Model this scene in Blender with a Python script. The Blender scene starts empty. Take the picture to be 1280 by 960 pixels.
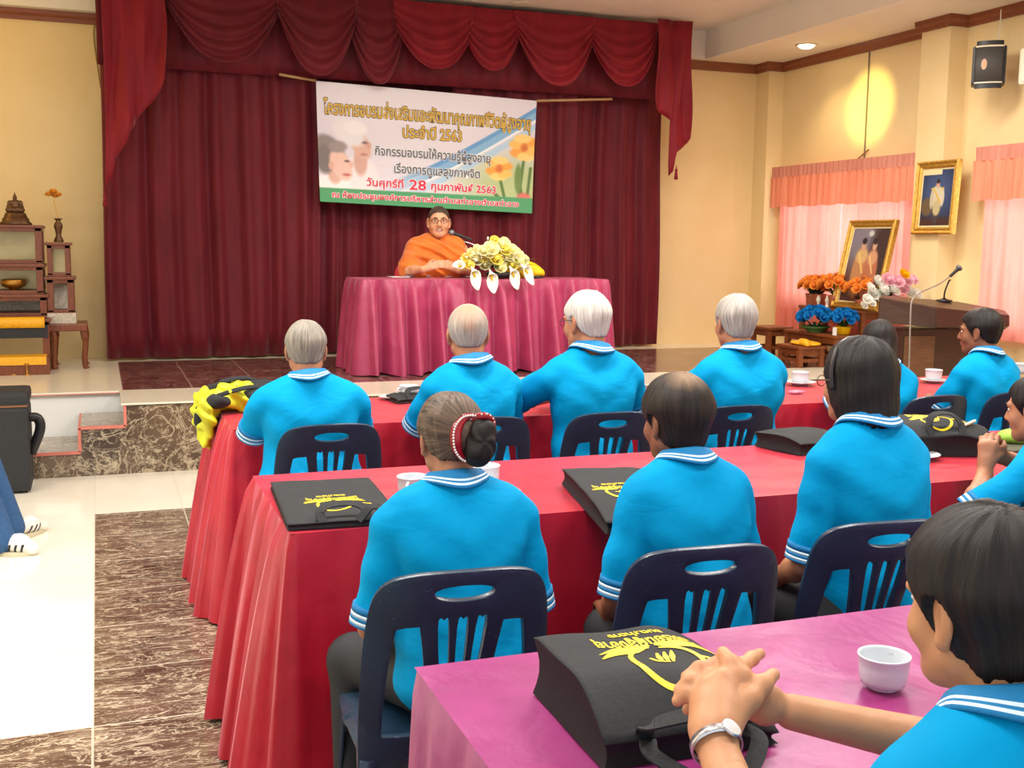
import bpy, bmesh, math, random
import numpy as np
from mathutils import Vector, Matrix
from mathutils.geometry import delaunay_2d_cdt
random.seed(7)
RNG = np.random.default_rng(5)
SC = bpy.context.scene
COL = SC.collection

# ------------------------------------------------------------------ camera
F_PX = 1385.0
CAM_H = 1.50
_th, _p, _r = math.radians(20.46), math.radians(7.25), math.radians(0.676)
FW = np.array([math.sin(_th)*math.cos(_p), math.cos(_th)*math.cos(_p), -math.sin(_p)])
_rt0 = np.array([math.cos(_th), -math.sin(_th), 0.0])
_up0 = np.cross(_rt0, FW)
RT = _rt0*math.cos(_r) + _up0*math.sin(_r)
UP = _up0*math.cos(_r) - _rt0*math.sin(_r)
CAM = np.array([0.0, 0.0, CAM_H])
cd = bpy.data.cameras.new('camera')
cd.sensor_fit = 'HORIZONTAL'
cd.sensor_width = 36.0
cd.lens = F_PX/1280.0*36.0
cd.clip_end = 200
cam = bpy.data.objects.new('camera', cd)
COL.objects.link(cam)
cam.matrix_world = Matrix(((RT[0], UP[0], -FW[0], 0), (RT[1], UP[1], -FW[1], 0), (RT[2], UP[2], -FW[2], CAM_H), (0, 0, 0, 1)))
SC.camera = cam

# surveying helpers: where the sight line of a photo point meets a real plane of the room
def _ray(u, v): return FW + RT*(u-640)/F_PX + UP*(480-v)/F_PX
def atz(u, v, z):
    d = _ray(u, v); return CAM + d*((z-CAM_H)/d[2])
def aty(u, v, y):
    d = _ray(u, v); return CAM + d*(y/d[1])
def atx(u, v, x):
    d = _ray(u, v); return CAM + d*(x/d[0])

# ------------------------------------------------------------------ light
w = bpy.data.worlds.new('world'); SC.world = w; w.use_nodes = True
bg = w.node_tree.nodes['Background']
bg.inputs[0].default_value = (0.92, 0.96, 1.0, 1)
bg.inputs[1].default_value = 1.0
SC.view_settings.view_transform = 'Standard'
SC.view_settings.look = 'None'
SC.view_settings.gamma = 1.0
SC.view_settings.use_curve_mapping = False
SC.view_settings.exposure = 0.26

def area(name, loc, sx, sy, power, col=(1, 1, 1), rot=(0, 0, 0)):
    l = bpy.data.lights.new(name, 'AREA'); l.shape = 'RECTANGLE'; l.size = sx; l.size_y = sy
    l.energy = power; l.color = col
    o = bpy.data.objects.new(name, l); o.location = loc; o.rotation_euler = rot; COL.objects.link(o); return o
def spot(name, loc, target, power, angle, blend, col, r=0.04):
    l = bpy.data.lights.new(name, 'SPOT'); l.energy = power; l.spot_size = math.radians(angle); l.spot_blend = blend
    l.color = col; l.shadow_soft_size = r
    o = bpy.data.objects.new(name, l); o.location = loc
    o.rotation_euler = (Vector(target)-Vector(loc)).to_track_quat('-Z', 'Y').to_euler(); COL.objects.link(o); return o
CEIL = 3.38
# fluorescent tubes above the audience; added fill lamps brighten left floor and right wall
for i, (lx, ly, pw) in enumerate([(0.2, 1.4, 40), (2.6, 1.4, 44), (0.4, 4.0, 74), (2.8, 4.0, 74), (5.0, 3.4, 52), (4.9, 6.4, 46), (-1.8, 3.6, 50), (-1.8, 5.2, 30)]):
    area('fluorescent_and_fill_light', (lx, ly, CEIL-0.03), 1.2, 0.3, pw, (1.0, 0.97, 0.92))
# stage front lights
for lx in (2.2, 4.6):
    area('stage_light', (lx, 8.0, CEIL-0.03), 1.0, 0.3, 26, (1.0, 0.93, 0.82))
# ceiling spots turned to the stage
for sx_, tx_ in ((1.6, 2.2), (4.2, 3.6)):
    spot('stage_spot', (sx_, 5.9, CEIL-0.05), (tx_, 8.8, 1.2), 130, 46, 0.6, (1.0, 0.95, 0.86), 0.08)
# daylight outside the two curtained windows
for wy, wl in ((8.97, 1.95), (6.2, 1.95)):
    area('window_daylight', (7.75, wy, 1.75), wl, 1.6, 42, (0.97, 0.99, 1.0), (0, math.radians(90), 0))
# daylight from the open doors on the left of the hall
area('door_daylight', (-3.2, 4.8, 1.5), 3.5, 2.4, 30, (0.97, 1.0, 1.0), (0, math.radians(-90), 0))
# ------------------------------------------------------------------ helpers
def lin(c):
    c = c/255.0
    return c/12.92 if c <= 0.04045 else ((c+0.055)/1.055)**2.4
def rgb(r, g, b): return (lin(r), lin(g), lin(b), 1.0)

class NT:
    """small wrapper that builds a node tree"""
    def __init__(s, name):
        s.m = bpy.data.materials.new(name); s.m.use_nodes = True
        s.t = s.m.node_tree; s.t.nodes.clear()
        s.out = s.t.nodes.new('ShaderNodeOutputMaterial')
    def n(s, typ, ins=None, **kw):
        nd = s.t.nodes.new('ShaderNode'+typ)
        for k, v in kw.items(): setattr(nd, k, v)
        for k, v in (ins or {}).items():
            sock = nd.inputs[k]
            if isinstance(v, bpy.types.NodeSocket): s.t.links.new(v, sock)
            else: sock.default_value = v
        return nd
    def math(s, op, a, b=0.0, c=0.0):
        nd = s.n('Math', {0: a, 1: b, 2: c}, operation=op); return nd.outputs[0]
    def mix(s, f, a, b):
        nd = s.n('Mix', None, data_type='RGBA')
        for i, v in ((0, f), (6, a), (7, b)):
            if isinstance(v, bpy.types.NodeSocket): s.t.links.new(v, nd.inputs[i])
            else: nd.inputs[i].default_value = v
        return nd.outputs[2]
    def ramp(s, f, stops):
        nd = s.n('ValToRGB', {0: f}); e = nd.color_ramp.elements
        e[0].position, e[0].color = stops[0]; e[1].position, e[1].color = stops[-1]
        for p, c in stops[1:-1]:
            x = e.new(p); x.color = c
        return nd.outputs[0]
    def coord(s, which='Object', scale=(1, 1, 1), rot=(0, 0, 0)):
        tc = s.n('TexCoord'); mp = s.n('Mapping', {0: tc.outputs[which]})
        mp.inputs['Scale'].default_value = scale; mp.inputs['Rotation'].default_value = rot
        return mp.outputs[0]
    def noise(s, vec, scale, detail=3, rough=0.55, dist=0.0):
        return s.n('TexNoise', {'Vector': vec, 'Scale': scale, 'Detail': detail, 'Roughness': rough, 'Distortion': dist}).outputs[0]
    def bump(s, h, strength=0.3, dist=0.01, normal=None):
        d = {'Height': h, 'Strength': strength, 'Distance': dist}
        if normal: d['Normal'] = normal
        return s.n('Bump', d).outputs[0]
    def bsdf(s, col, rough=0.5, normal=None, **kw):
        d = {'Base Color': col, 'Roughness': rough}
        if normal: d['Normal'] = normal
        d.update(kw)
        b = s.n('BsdfPrincipled', d)
        s.t.links.new(b.outputs[0], s.out.inputs[0]); return b

MATS = {}
def mat(name, c, rough=0.5, var=0.12, scale=30.0, bump=0.15, stretch=(1, 1, 1), metal=0.0, spec=0.5, **kw):
    """procedural material: a base colour with noise variation and a fine bump"""
    if name in MATS: return MATS[name]
    t = NT(name); v = t.coord('Object', stretch)
    f = t.noise(v, scale, 4)
    dark = tuple(x*(1-var) for x in c[:3])+(1,); lite = tuple(min(1, x*(1+var)) for x in c[:3])+(1,)
    col = t.ramp(f, [(0.3, dark), (0.7, lite)])
    nrm = t.bump(f, bump, 0.004) if bump else None
    t.bsdf(col, rough, nrm, **{'Metallic': metal, 'Specular IOR Level': spec, **kw})
    MATS[name] = t.m
    return t.m

def mesh_obj(name, verts, faces, m, parent=None, smooth=False, fm=None):
    me = bpy.data.meshes.new(name)
    verts = np.asarray(verts, dtype=np.float64)
    if isinstance(faces, np.ndarray):
        k = faces.shape[1]; nf = len(faces)
        me.vertices.add(len(verts)); me.vertices.foreach_set('co', verts.ravel())
        me.loops.add(nf*k); me.loops.foreach_set('vertex_index', faces.ravel().astype(np.int32))
        me.polygons.add(nf); me.polygons.foreach_set('loop_start', np.arange(0, nf*k, k, dtype=np.int32))
        me.update(calc_edges=True)
    else:
        me.from_pydata([tuple(v) for v in verts], [], [tuple(f) for f in faces])
    for x in (m if isinstance(m, (list, tuple)) else [m]): me.materials.append(x)
    if fm is not None: me.polygons.foreach_set('material_index', np.asarray(fm, dtype=np.int32))
    if smooth: me.polygons.foreach_set('use_smooth', [True]*len(me.polygons))
    me.validate(); me.update()
    o = bpy.data.objects.new(name, me); COL.objects.link(o)
    if parent is not None: o.parent = parent
    return o

def recalc(o):
    bm = bmesh.new(); bm.from_mesh(o.data); bmesh.ops.recalc_face_normals(bm, faces=bm.faces); bm.to_mesh(o.data); bm.free(); return o

def tag(o, label=None, cat=None, group=None, kind=None):
    if label: o['label'] = label
    if cat: o['category'] = cat
    if group: o['group'] = group
    if kind: o['kind'] = kind
    return o
def empty(name, loc=(0, 0, 0), rz=0.0, label=None, cat=None, group=None):
    o = bpy.data.objects.new(name, None); o.empty_display_size = 0.1
    o.location = tuple(float(x) for x in loc); o.rotation_euler = (0, 0, rz); COL.objects.link(o)
    return tag(o, label, cat, group)
def copy_tree(o, parent=None):
    c = o.copy(); COL.objects.link(c)
    if parent is not None: c.parent = parent
    for ch in list(o.children): copy_tree(ch, c)
    return c

class MB:
    """collects shapes into ONE mesh"""
    def __init__(s): s.v = []; s.f = []; s.fm = []
    def add(s, vs, fs, mi=0, M=None):
        b = len(s.v)
        for p in vs:
            p = Vector(p); s.v.append(tuple(M @ p) if M is not None else tuple(p))
        for f in fs: s.f.append(tuple(b+i for i in f)); s.fm.append(mi)
        return s
    def box(s, c, d, bev=0.0, mi=0, M=None):
        bm = bmesh.new(); bmesh.ops.create_cube(bm, size=1.0)
        for v in bm.verts: v.co = Vector((v.co.x*d[0], v.co.y*d[1], v.co.z*d[2]))
        if bev: bmesh.ops.bevel(bm, geom=list(bm.edges), offset=min(bev, min(d)*0.45), segments=2, affect='EDGES', profile=0.7)
        bm.verts.ensure_lookup_table()
        T = Matrix.Translation(Vector([float(x) for x in c]))
        if M is not None: T = M @ T
        s.add([v.co for v in bm.verts], [[v.index for v in f.verts] for f in bm.faces], mi, T); bm.free(); return s
    def hexa(s, lo, hi, mi=0):
        """prism between two quads"""
        vs = list(lo)+list(hi)
        s.add(vs, [(3, 2, 1, 0), (4, 5, 6, 7), (0, 1, 5, 4), (1, 2, 6, 5), (2, 3, 7, 6), (3, 0, 4, 7)], mi); return s
    def lathe(s, prof, seg=24, M=None, mi=0, sx=1.0, sy=1.0, closed=False):
        vs = []; fs = []
        for r, z in prof:
            for k in range(seg):
                a = 2*math.pi*k/seg; vs.append((r*math.cos(a)*sx, r*math.sin(a)*sy, z))
        n = len(prof)
        for i in range(n-1 if not closed else n):
            j = (i+1) % n
            for k in range(seg):
                q = (k+1) % seg; fs.append((i*seg+k, i*seg+q, j*seg+q, j*seg+k))
        if not closed:
            if prof[0][0] > 1e-5: fs.append(tuple(range(seg-1, -1, -1)))
            if prof[-1][0] > 1e-5: fs.append(tuple((n-1)*seg+k for k in range(seg)))
        s.add(vs, fs, mi, M); return s
    def tube(s, pts, r, seg=8, mi=0, M=None, flat=1.0):
        pts = [Vector([float(x) for x in p]) for p in pts]; n = len(pts)
        rs = r if isinstance(r, (list, tuple)) else [r]*n
        t0 = (pts[1]-pts[0]).normalized()
        u = t0.orthogonal().normalized(); vs = []; fs = []
        for i, p in enumerate(pts):
            t = ((pts[min(i+1, n-1)]-pts[max(i-1, 0)])).normalized()
            u = (u - t*u.dot(t)).normalized(); w_ = t.cross(u)
            for k in range(seg):
                a = 2*math.pi*k/seg
                vs.append(p + u*(math.cos(a)*rs[i]) + w_*(math.sin(a)*rs[i]*flat))
        for i in range(n-1):
            for k in range(seg):
                q = (k+1) % seg; fs.append((i*seg+k, i*seg+q, (i+1)*seg+q, (i+1)*seg+k))
        fs.append(tuple(range(seg-1, -1, -1))); fs.append(tuple((n-1)*seg+k for k in range(seg)))
        s.add(vs, fs, mi, M); return s
    def ball(s, c, r, seg=12, mi=0, M=None):
        r = tuple(float(q) for q in r) if isinstance(r, (list, tuple, np.ndarray)) else (float(r),)*3
        prof = [(max(math.cos(a), 0.0), math.sin(a)) for a in [math.pi*(i/(seg//2)-0.5) for i in range(seg//2+1)]]
        prof[0] = (0.001, -1); prof[-1] = (0.001, 1)
        T = Matrix.Translation(Vector([float(x) for x in c])) @ Matrix.Diagonal((r[0], r[1], r[2], 1))
        if M is not None: T = M @ T
        return s.lathe(prof, seg, T, mi)
    def grid(s, P, mi=0, loopu=False):
        """P[i][j] points"""
        P = np.asarray(P, float); nu, nv = P.shape[:2]; b = len(s.v)
        s.v += [tuple(p) for p in P.reshape(-1, 3)]
        for i in range(nu if loopu else nu-1):
            for j in range(nv-1):
                a = (i+1) % nu
                s.f.append((b+i*nv+j, b+a*nv+j, b+a*nv+j+1, b+i*nv+j+1)); s.fm.append(mi)
        return s
    def build(s, name, m, parent=None, smooth=False, solid=0.0, auto=None):
        o = mesh_obj(name, s.v, s.f, m, parent, smooth, s.fm if isinstance(m, (list, tuple)) else None)
        if solid:
            md = o.modifiers.new('solid', 'SOLIDIFY'); md.thickness = solid; md.offset = 0
        if auto is not None:
            o.data.polygons.foreach_set('use_smooth', [True]*len(o.data.polygons))
            bm = bmesh.new(); bm.from_mesh(o.data)
            for e in bm.edges:
                if len(e.link_faces) == 2 and e.calc_face_angle(0) > auto: e.smooth = False
            bm.to_mesh(o.data); bm.free()
        return o

def arc(pts, n=10):
    """Catmull-Rom through points"""
    P = [np.array(p, float) for p in pts]; P = [2*P[0]-P[1]]+P+[2*P[-1]-P[-2]]; out = []
    for i in range(1, len(P)-2):
        for k in range(n):
            t = k/n; a, b, c, d = P[i-1:i+3]
            out.append(0.5*(2*b+(c-a)*t+(2*a-5*b+4*c-d)*t*t+(3*b-a-3*c+d)*t**3))
    out.append(P[-2]); return out

def cdt_sheet(outer, holes, step=0.02):
    """triangulated 2D plate with holes"""
    pts = []; edges = []
    def loop(L):
        b = len(pts); n = len(L)
        for p in L: pts.append(Vector((float(p[0]), float(p[1]))))
        for i in range(n): edges.append((b+i, b+(i+1) % n))
    loop(outer)
    for h in holes: loop(h)
    A = np.array(outer)
    def inside(P, L):
        x, y = P[:, 0], P[:, 1]; r = np.zeros(len(P), bool); n = len(L)
        for i in range(n):
            x1, y1 = L[i]; x2, y2 = L[(i+1) % n]
            c = ((y1 > y) != (y2 > y)); 
            with np.errstate(divide='ignore', invalid='ignore'):
                xi = (x2-x1)*(y-y1)/(y2-y1+1e-12)+x1
            r ^= c & (x < xi)
        return r
    gx, gy = np.meshgrid(np.arange(A[:, 0].min(), A[:, 0].max(), step), np.arange(A[:, 1].min(), A[:, 1].max(), step))
    G = np.stack([gx.ravel()+0.0003, gy.ravel()+0.0007], 1)
    ok = inside(G, outer)
    for h in holes: ok &= ~inside(G, h)
    B = np.array([tuple(p) for p in pts])
    G = G[ok]
    if len(G):
        d = np.min(np.hypot(G[:, None, 0]-B[None, :, 0], G[:, None, 1]-B[None, :, 1]), axis=1); G = G[d > step*0.4]
        pts += [Vector((float(a), float(b))) for a, b in G]
    r = delaunay_2d_cdt(pts, edges, [], 0, 1e-6)
    V = np.array([tuple(v) for v in r[0]]); Fc = [f for f in r[2]]
    C = np.array([V[list(f)].mean(0) for f in Fc])
    ok = inside(C, outer)
    for h in holes: ok &= ~inside(C, h)
    return V, [tuple(f) for f, k in zip(Fc, ok) if k]

def ellipse(cx, cy, rx, ry, n=24, p=2.0):
    out = []
    for i in range(n):
        a = 2*math.pi*i/n; c, s_ = math.cos(a), math.sin(a)
        out.append((cx+rx*math.copysign(abs(c)**(2/p), c), cy+ry*math.copysign(abs(s_)**(2/p), s_)))
    return out

def text_mesh(body, size=1.0, bold=0.0, align='CENTER'):
    """flat 2D outline of a line of writing, as verts and faces"""
    cu = bpy.data.curves.new('t', 'FONT'); cu.body = body; cu.size = size; cu.offset = bold; cu.resolution_u = 2
    cu.align_x = align; cu.align_y = 'CENTER'
    o = bpy.data.objects.new('t', cu); COL.objects.link(o); bpy.context.view_layer.update()
    me = bpy.data.meshes.new_from_object(o.evaluated_get(bpy.context.evaluated_depsgraph_get()))
    V = np.array([tuple(v.co) for v in me.vertices]); Fs = [tuple(p.vertices) for p in me.polygons]
    bpy.data.objects.remove(o); bpy.data.curves.remove(cu); bpy.data.meshes.remove(me)
    return V, Fs

# ------------------------------------------------------------------ implicit surfaces (one continuous skin per body)
class Field:
    def __init__(s): s.p = []
    def cap(s, a, b, ra, rb=None, k=0.02, op='u'):
        rb = ra if rb is None else rb; a = np.array(a, float); b = np.array(b, float); R = max(ra, rb)
        lo = np.minimum(a, b)-R; hi = np.maximum(a, b)+R
        def fn(X, Y, Z):
            d = b-a; L = max(d@d, 1e-12)
            t = np.clip(((X-a[0])*d[0]+(Y-a[1])*d[1]+(Z-a[2])*d[2])/L, 0, 1)
            return np.sqrt((X-a[0]-t*d[0])**2+(Y-a[1]-t*d[1])**2+(Z-a[2]-t*d[2])**2)-(ra+(rb-ra)*t)
        s.p.append((fn, lo, hi, k, op)); return s
    def ell(s, c, r, R=None, k=0.02, op='u'):
        c = np.array(c, float); r = np.array(r, float); m = r.max() if R is not None else r
        lo = c-m; hi = c+m
        def fn(X, Y, Z):
            x, y, z = X-c[0], Y-c[1], Z-c[2]
            if R is not None:
                x, y, z = (R[0][0]*x+R[1][0]*y+R[2][0]*z, R[0][1]*x+R[1][1]*y+R[2][1]*z, R[0][2]*x+R[1][2]*y+R[2][2]*z)
            k0 = np.sqrt((x/r[0])**2+(y/r[1])**2+(z/r[2])**2); k1 = np.sqrt((x/r[0]**2)**2+(y/r[1]**2)**2+(z/r[2]**2)**2)
            return np.where(k1 > 1e-9, k0*(k0-1)/np.maximum(k1, 1e-9), -r.min())
        s.p.append((fn, lo, hi, k, op)); return s
    def fn(s, f, lo, hi, k=0.01, op='u'):
        s.p.append((f, np.array(lo, float), np.array(hi, float), k, op)); return s
    def chain(s, pts, rs, k=0.02):
        for i in range(len(pts)-1): s.cap(pts[i], pts[i+1], rs[i], rs[i+1], k)
        return s
    def evaluate(s, lo, hi, res):
        ax = [np.arange(lo[i], hi[i]+res, res) for i in range(3)]
        D = np.full([len(a) for a in ax], 1.0, np.float32)
        for fn, l, h, k, op in s.p:
            m = k+3*res; sl = []
            for i in range(3):
                a = int(np.searchsorted(ax[i], l[i]-m)); b = int(np.searchsorted(ax[i], h[i]+m)); sl.append(slice(a, b))
            if any(x.start >= x.stop for x in sl): continue
            X = ax[0][sl[0]][:, None, None]; Y = ax[1][sl[1]][None, :, None]; Z = ax[2][sl[2]][None, None, :]
            v = fn(X, Y, Z); o = D[tuple(sl)]
            if op == 'u':
                hh = np.maximum(k-np.abs(o-v), 0)/k; r = np.minimum(o, v)-hh*hh*k*0.25
            elif op == 's':
                hh = np.maximum(k-np.abs(o+v), 0)/k; r = np.maximum(o, -v)+hh*hh*k*0.25
            else:
                hh = np.maximum(k-np.abs(o-v), 0)/k; r = np.maximum(o, v)+hh*hh*k*0.25
            D[tuple(sl)] = r
        return D, ax
    def mesh(s, lo, hi, res):
        D, ax = s.evaluate(lo, hi, res); return nets(D, ax)
    def bounds(s):
        L = [l for f, l, h, k, op in s.p if op == 'u']; Hh = [h for f, l, h, k, op in s.p if op == 'u']
        return np.min(L, 0)-0.03, np.max(Hh, 0)+0.03

def nets(D, ax):
    """naive surface nets"""
    S = D < 0
    n = np.array(D.shape)-1
    acc = np.zeros(tuple(n)+(3,), np.float32); cnt = np.zeros(tuple(n), np.float32)
    for axis in range(3):
        o1, o2 = [i for i in range(3) if i != axis]
        for da in (0, 1):
            for db in (0, 1):
                sa = [None]*3; sb = [None]*3
                sa[axis] = slice(0, n[axis]); sb[axis] = slice(1, n[axis]+1)
                sa[o1] = sb[o1] = slice(da, n[o1]+da); sa[o2] = sb[o2] = slice(db, n[o2]+db)
                A = D[tuple(sa)]; B = D[tuple(sb)]
                m = (A < 0) != (B < 0)
                if not m.any(): continue
                t = (A[m]/(A[m]-B[m]))
                tmp = np.zeros((len(t), 3), np.float32); tmp[:, axis] = t; tmp[:, o1] = da; tmp[:, o2] = db
                acc[m] += tmp; cnt[m] += 1
    act = cnt > 0
    idx = np.full(tuple(n), -1, np.int64); idx[act] = np.arange(act.sum())
    ijk = np.argwhere(act); off = acc[act]/cnt[act][:, None]
    V = np.stack([ax[i][ijk[:, i]] + off[:, i]*(ax[i][1]-ax[i][0]) for i in range(3)], 1)
    Q = []
    for axis in range(3):
        o1, o2 = (axis+1) % 3, (axis+2) % 3
        sl = [slice(None)]*3; sl2 = [slice(None)]*3
        sl[axis] = slice(0, n[axis]); sl2[axis] = slice(1, n[axis]+1)
        for q in (sl, sl2):
            q[o1] = slice(1, n[o1]); q[o2] = slice(1, n[o2])
        A = S[tuple(sl)]; B = S[tuple(sl2)]
        for flip, m in ((False, A & ~B), (True, ~A & B)):
            e = np.argwhere(m)
            if not len(e): continue
            e[:, o1] += 1; e[:, o2] += 1
            def c(a, b):
                f = e.copy(); f[:, o1] -= a; f[:, o2] -= b; return idx[f[:, 0], f[:, 1], f[:, 2]]
            q = np.stack([c(1, 1), c(0, 1), c(0, 0), c(1, 0)], 1)
            Q.append(q[:, ::-1] if flip else q)
    Fq = np.concatenate(Q) if Q else np.zeros((0, 4), int)
    Fq = Fq[(Fq >= 0).all(1)]
    return V, Fq

def rotm(rx=0, ry=0, rz=0):
    return np.array((Matrix.Rotation(rz, 3, 'Z') @ Matrix.Rotation(ry, 3, 'Y') @ Matrix.Rotation(rx, 3, 'X')))

def join(parts):
    V = []; Fs = []; b = 0
    for v, f in parts:
        V.append(v); Fs.append(f+b); b += len(v)
    return np.concatenate(V), np.concatenate(Fs)
# ------------------------------------------------------------------ materials of the room
def m_wall():
    t = NT('wall_paint'); v = t.coord('Object')
    f = t.noise(v, 1.3, 4, 0.6); col = t.ramp(f, [(0.25, rgb(232, 205, 147)), (0.75, rgb(241, 219, 168))])
    t.bsdf(col, 0.75, t.bump(t.noise(v, 120, 2), 0.08, 0.003)); return t.m
def m_floor():
    t = NT('floor_tiles'); v = t.coord('Object')
    sp = t.n('SeparateXYZ', {0: v}); x, y = sp.outputs[0], sp.outputs[1]
    TS = 0.4675
    inner = t.math('MULTIPLY', t.math('GREATER_THAN', x, -0.062), t.math('LESS_THAN', y, 6.345))
    dark = t.math('MAXIMUM', inner, t.math('LESS_THAN', y, 3.508))
    def seam(c, off, wd):
        q = t.math('FRACT', t.math('DIVIDE', t.math('SUBTRACT', c, off), TS))
        d = t.math('MINIMUM', q, t.math('SUBTRACT', 1.0, q)); return t.math('LESS_THAN', d, wd/TS)
    sm = t.math('MAXIMUM', seam(x, -0.062, 0.0035), seam(y, 3.508, 0.0035))
    # dark emperador marble, veins run across the tile
    v2 = t.n('Mapping', {0: v}); v2.inputs['Scale'].default_value = (1.0, 2.6, 1)
    n1 = t.n('TexNoise', {'Vector': v2.outputs[0], 'Scale': 4.2, 'Detail': 6, 'Roughness': 0.62, 'Distortion': 1.2})
    n2 = t.n('TexNoise', {'Vector': v2.outputs[0], 'Scale': 9.0, 'Detail': 5, 'Roughness': 0.6, 'Distortion': 1.6})
    def vein(o, wd):
        a = t.math('ABSOLUTE', t.math('SUBTRACT', o, 0.5))
        return t.math('SUBTRACT', 1.0, t.math('MINIMUM', t.math('DIVIDE', a, wd), 1.0))
    vn = t.math('MAXIMUM', vein(n1.outputs[0], 0.022), t.math('MULTIPLY', vein(n2.outputs[0], 0.018), 0.7))
    base = t.ramp(t.noise(v2.outputs[0], 3.0, 5), [(0.3, rgb(66, 46, 38)), (0.5, rgb(100, 76, 64)), (0.7, rgb(122, 100, 84))])
    darkc = t.mix(t.math('MULTIPLY', vn, 0.85), base, rgb(216, 200, 172))
    dseam = t.mix(sm, darkc, rgb(196, 186, 168))
    white = t.ramp(t.noise(v, 2.0, 3), [(0.3, rgb(232, 226, 208)), (0.7, rgb(240, 236, 222))])
    wseam = t.mix(t.math('MULTIPLY', sm, 0.35), white, rgb(206, 198, 180))
    t.bsdf(t.mix(dark, wseam, dseam), 0.16, None, **{'Specular IOR Level': 0.45}); return t.m
def m_marble(name, sc=1.0, seams=True, tint=1.0, grey=False):
    t = NT(name); v = t.coord('Object')
    n1 = t.n('TexNoise', {'Vector': v, 'Scale': 4.5*sc, 'Detail': 6, 'Roughness': 0.62, 'Distortion': 1.4})
    n2 = t.n('TexNoise', {'Vector': v, 'Scale': 9.0*sc, 'Detail': 5, 'Roughness': 0.62, 'Distortion': 1.0})
    def vein(o, wd):
        a = t.math('ABSOLUTE', t.math('SUBTRACT', o, 0.5))
        return t.math('SUBTRACT', 1.0, t.math('MINIMUM', t.math('DIVIDE', a, wd), 1.0))
    vn = t.math('MAXIMUM', vein(n1.outputs[0], 0.03), t.math('MULTIPLY', vein(n2.outputs[0], 0.025), 0.6))
    if grey: base = t.ramp(t.noise(v, 5, 5), [(0.3, rgb(120, 112, 100)), (0.7, rgb(160, 152, 138))])
    else: base = t.ramp(t.noise(v, 3.0, 5), [(0.3, rgb(58, 44, 34)), (0.5, rgb(92, 74, 58)), (0.7, rgb(120, 100, 80))])
    t.bsdf(t.mix(t.math('MULTIPLY', vn, 0.75), base, rgb(206, 190, 160)), 0.2); return t.m
def m_stage_top():
    t = NT('stage_tiles'); v = t.coord('Object'); sp = t.n('SeparateXYZ', {0: v}); x, y = sp.outputs[0], sp.outputs[1]
    TS = 0.4675
    def seam(c, off):
        q = t.math('FRACT', t.math('DIVIDE', t.math('SUBTRACT', c, off), TS))
        d = t.math('MINIMUM', q, t.math('SUBTRACT', 1.0, q)); return t.math('LESS_THAN', d, 0.012)
    sm = t.math('MAXIMUM', seam(x, 0.13), seam(y, 8.05))
    n1 = t.n('TexNoise', {'Vector': v, 'Scale': 5, 'Detail': 6, 'Roughness': 0.65, 'Distortion': 1.2})
    a = t.math('ABSOLUTE', t.math('SUBTRACT', n1.outputs[0], 0.5)); vn = t.math('SUBTRACT', 1.0, t.math('MINIMUM', t.math('DIVIDE', a, 0.025), 1.0))
    base = t.ramp(t.noise(v, 4, 5), [(0.3, rgb(74, 44, 40)), (0.7, rgb(108, 72, 66))])
    c = t.mix(t.math('MULTIPLY', vn, 0.5), base, rgb(190, 165, 150)); c = t.mix(t.math('MULTIPLY', sm, 0.7), c, rgb(180, 150, 140))
    wh = t.math('MAXIMUM', t.math('LESS_THAN', x, 0.13), t.math('LESS_THAN', y, 8.05))
    wh = t.math('MAXIMUM', wh, t.math('GREATER_THAN', y, 9.93))
    t.bsdf(t.mix(wh, c, rgb(232, 226, 205)), 0.18); return t.m
M_WALL = m_wall(); M_FLOOR = m_floor(); M_MARB = m_marble('stage_marble', 1.2); M_STAGE = m_stage_top(); M_GREYM = m_marble('step_stone', 1.5, grey=True)
M_CEIL = mat('ceiling_paint', rgb(236, 228, 212), 0.8, 0.03, 2.0, 0.03)
M_WHITE = mat('white_plaster', rgb(222, 224, 222), 0.7, 0.03, 3, 0.03)
M_TRIM = mat('cornice_wood', rgb(134, 74, 44), 0.45, 0.15, 18, 0.1, (1, 1, 6))
M_PINKTRIM = mat('pink_edging', rgb(206, 120, 105), 0.5, 0.08, 20, 0.05)
M_WOOD = mat('dark_wood', rgb(118, 62, 34), 0.38, 0.28, 14, 0.12, (6, 6, 1))
M_BROWN = mat('lectern_wood', rgb(66, 40, 30), 0.35, 0.25, 10, 0.1, (1, 1, 6))
M_BRASS = mat('brass', rgb(170, 120, 50), 0.35, 0.2, 20, 0.1, metal=0.8)
M_GOLD = mat('gilt', rgb(196, 150, 62), 0.35, 0.25, 40, 0.3, metal=0.55)
M_BLACK = mat('black_plastic', rgb(26, 26, 28), 0.45, 0.2, 60, 0.1)
M_CHROME = mat('chrome', rgb(200, 200, 205), 0.22, 0.05, 30, 0.02, metal=0.9)
M_CREAM = mat('cream_plastic', rgb(232, 224, 200), 0.45, 0.04, 20, 0.03)

def struct(o): o['kind'] = 'structure'; return o
XR, YB = 6.75, 10.35; STG = 0.46; YS = 7.41

# floor
struct(MB().box((1.6, 5.0, -0.05), (11.0, 13.2, 0.1)).build('floor', M_FLOOR))
# back wall
struct(MB().box((1.4, YB+0.08, 1.85), (11.0, 0.16, 3.9)).build('wall_back', M_WALL))
# left wall
struct(MB().box((-4.08, 5.9, 1.85), (0.16, 9.2, 3.7)).build('wall_left', M_WALL))
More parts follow.
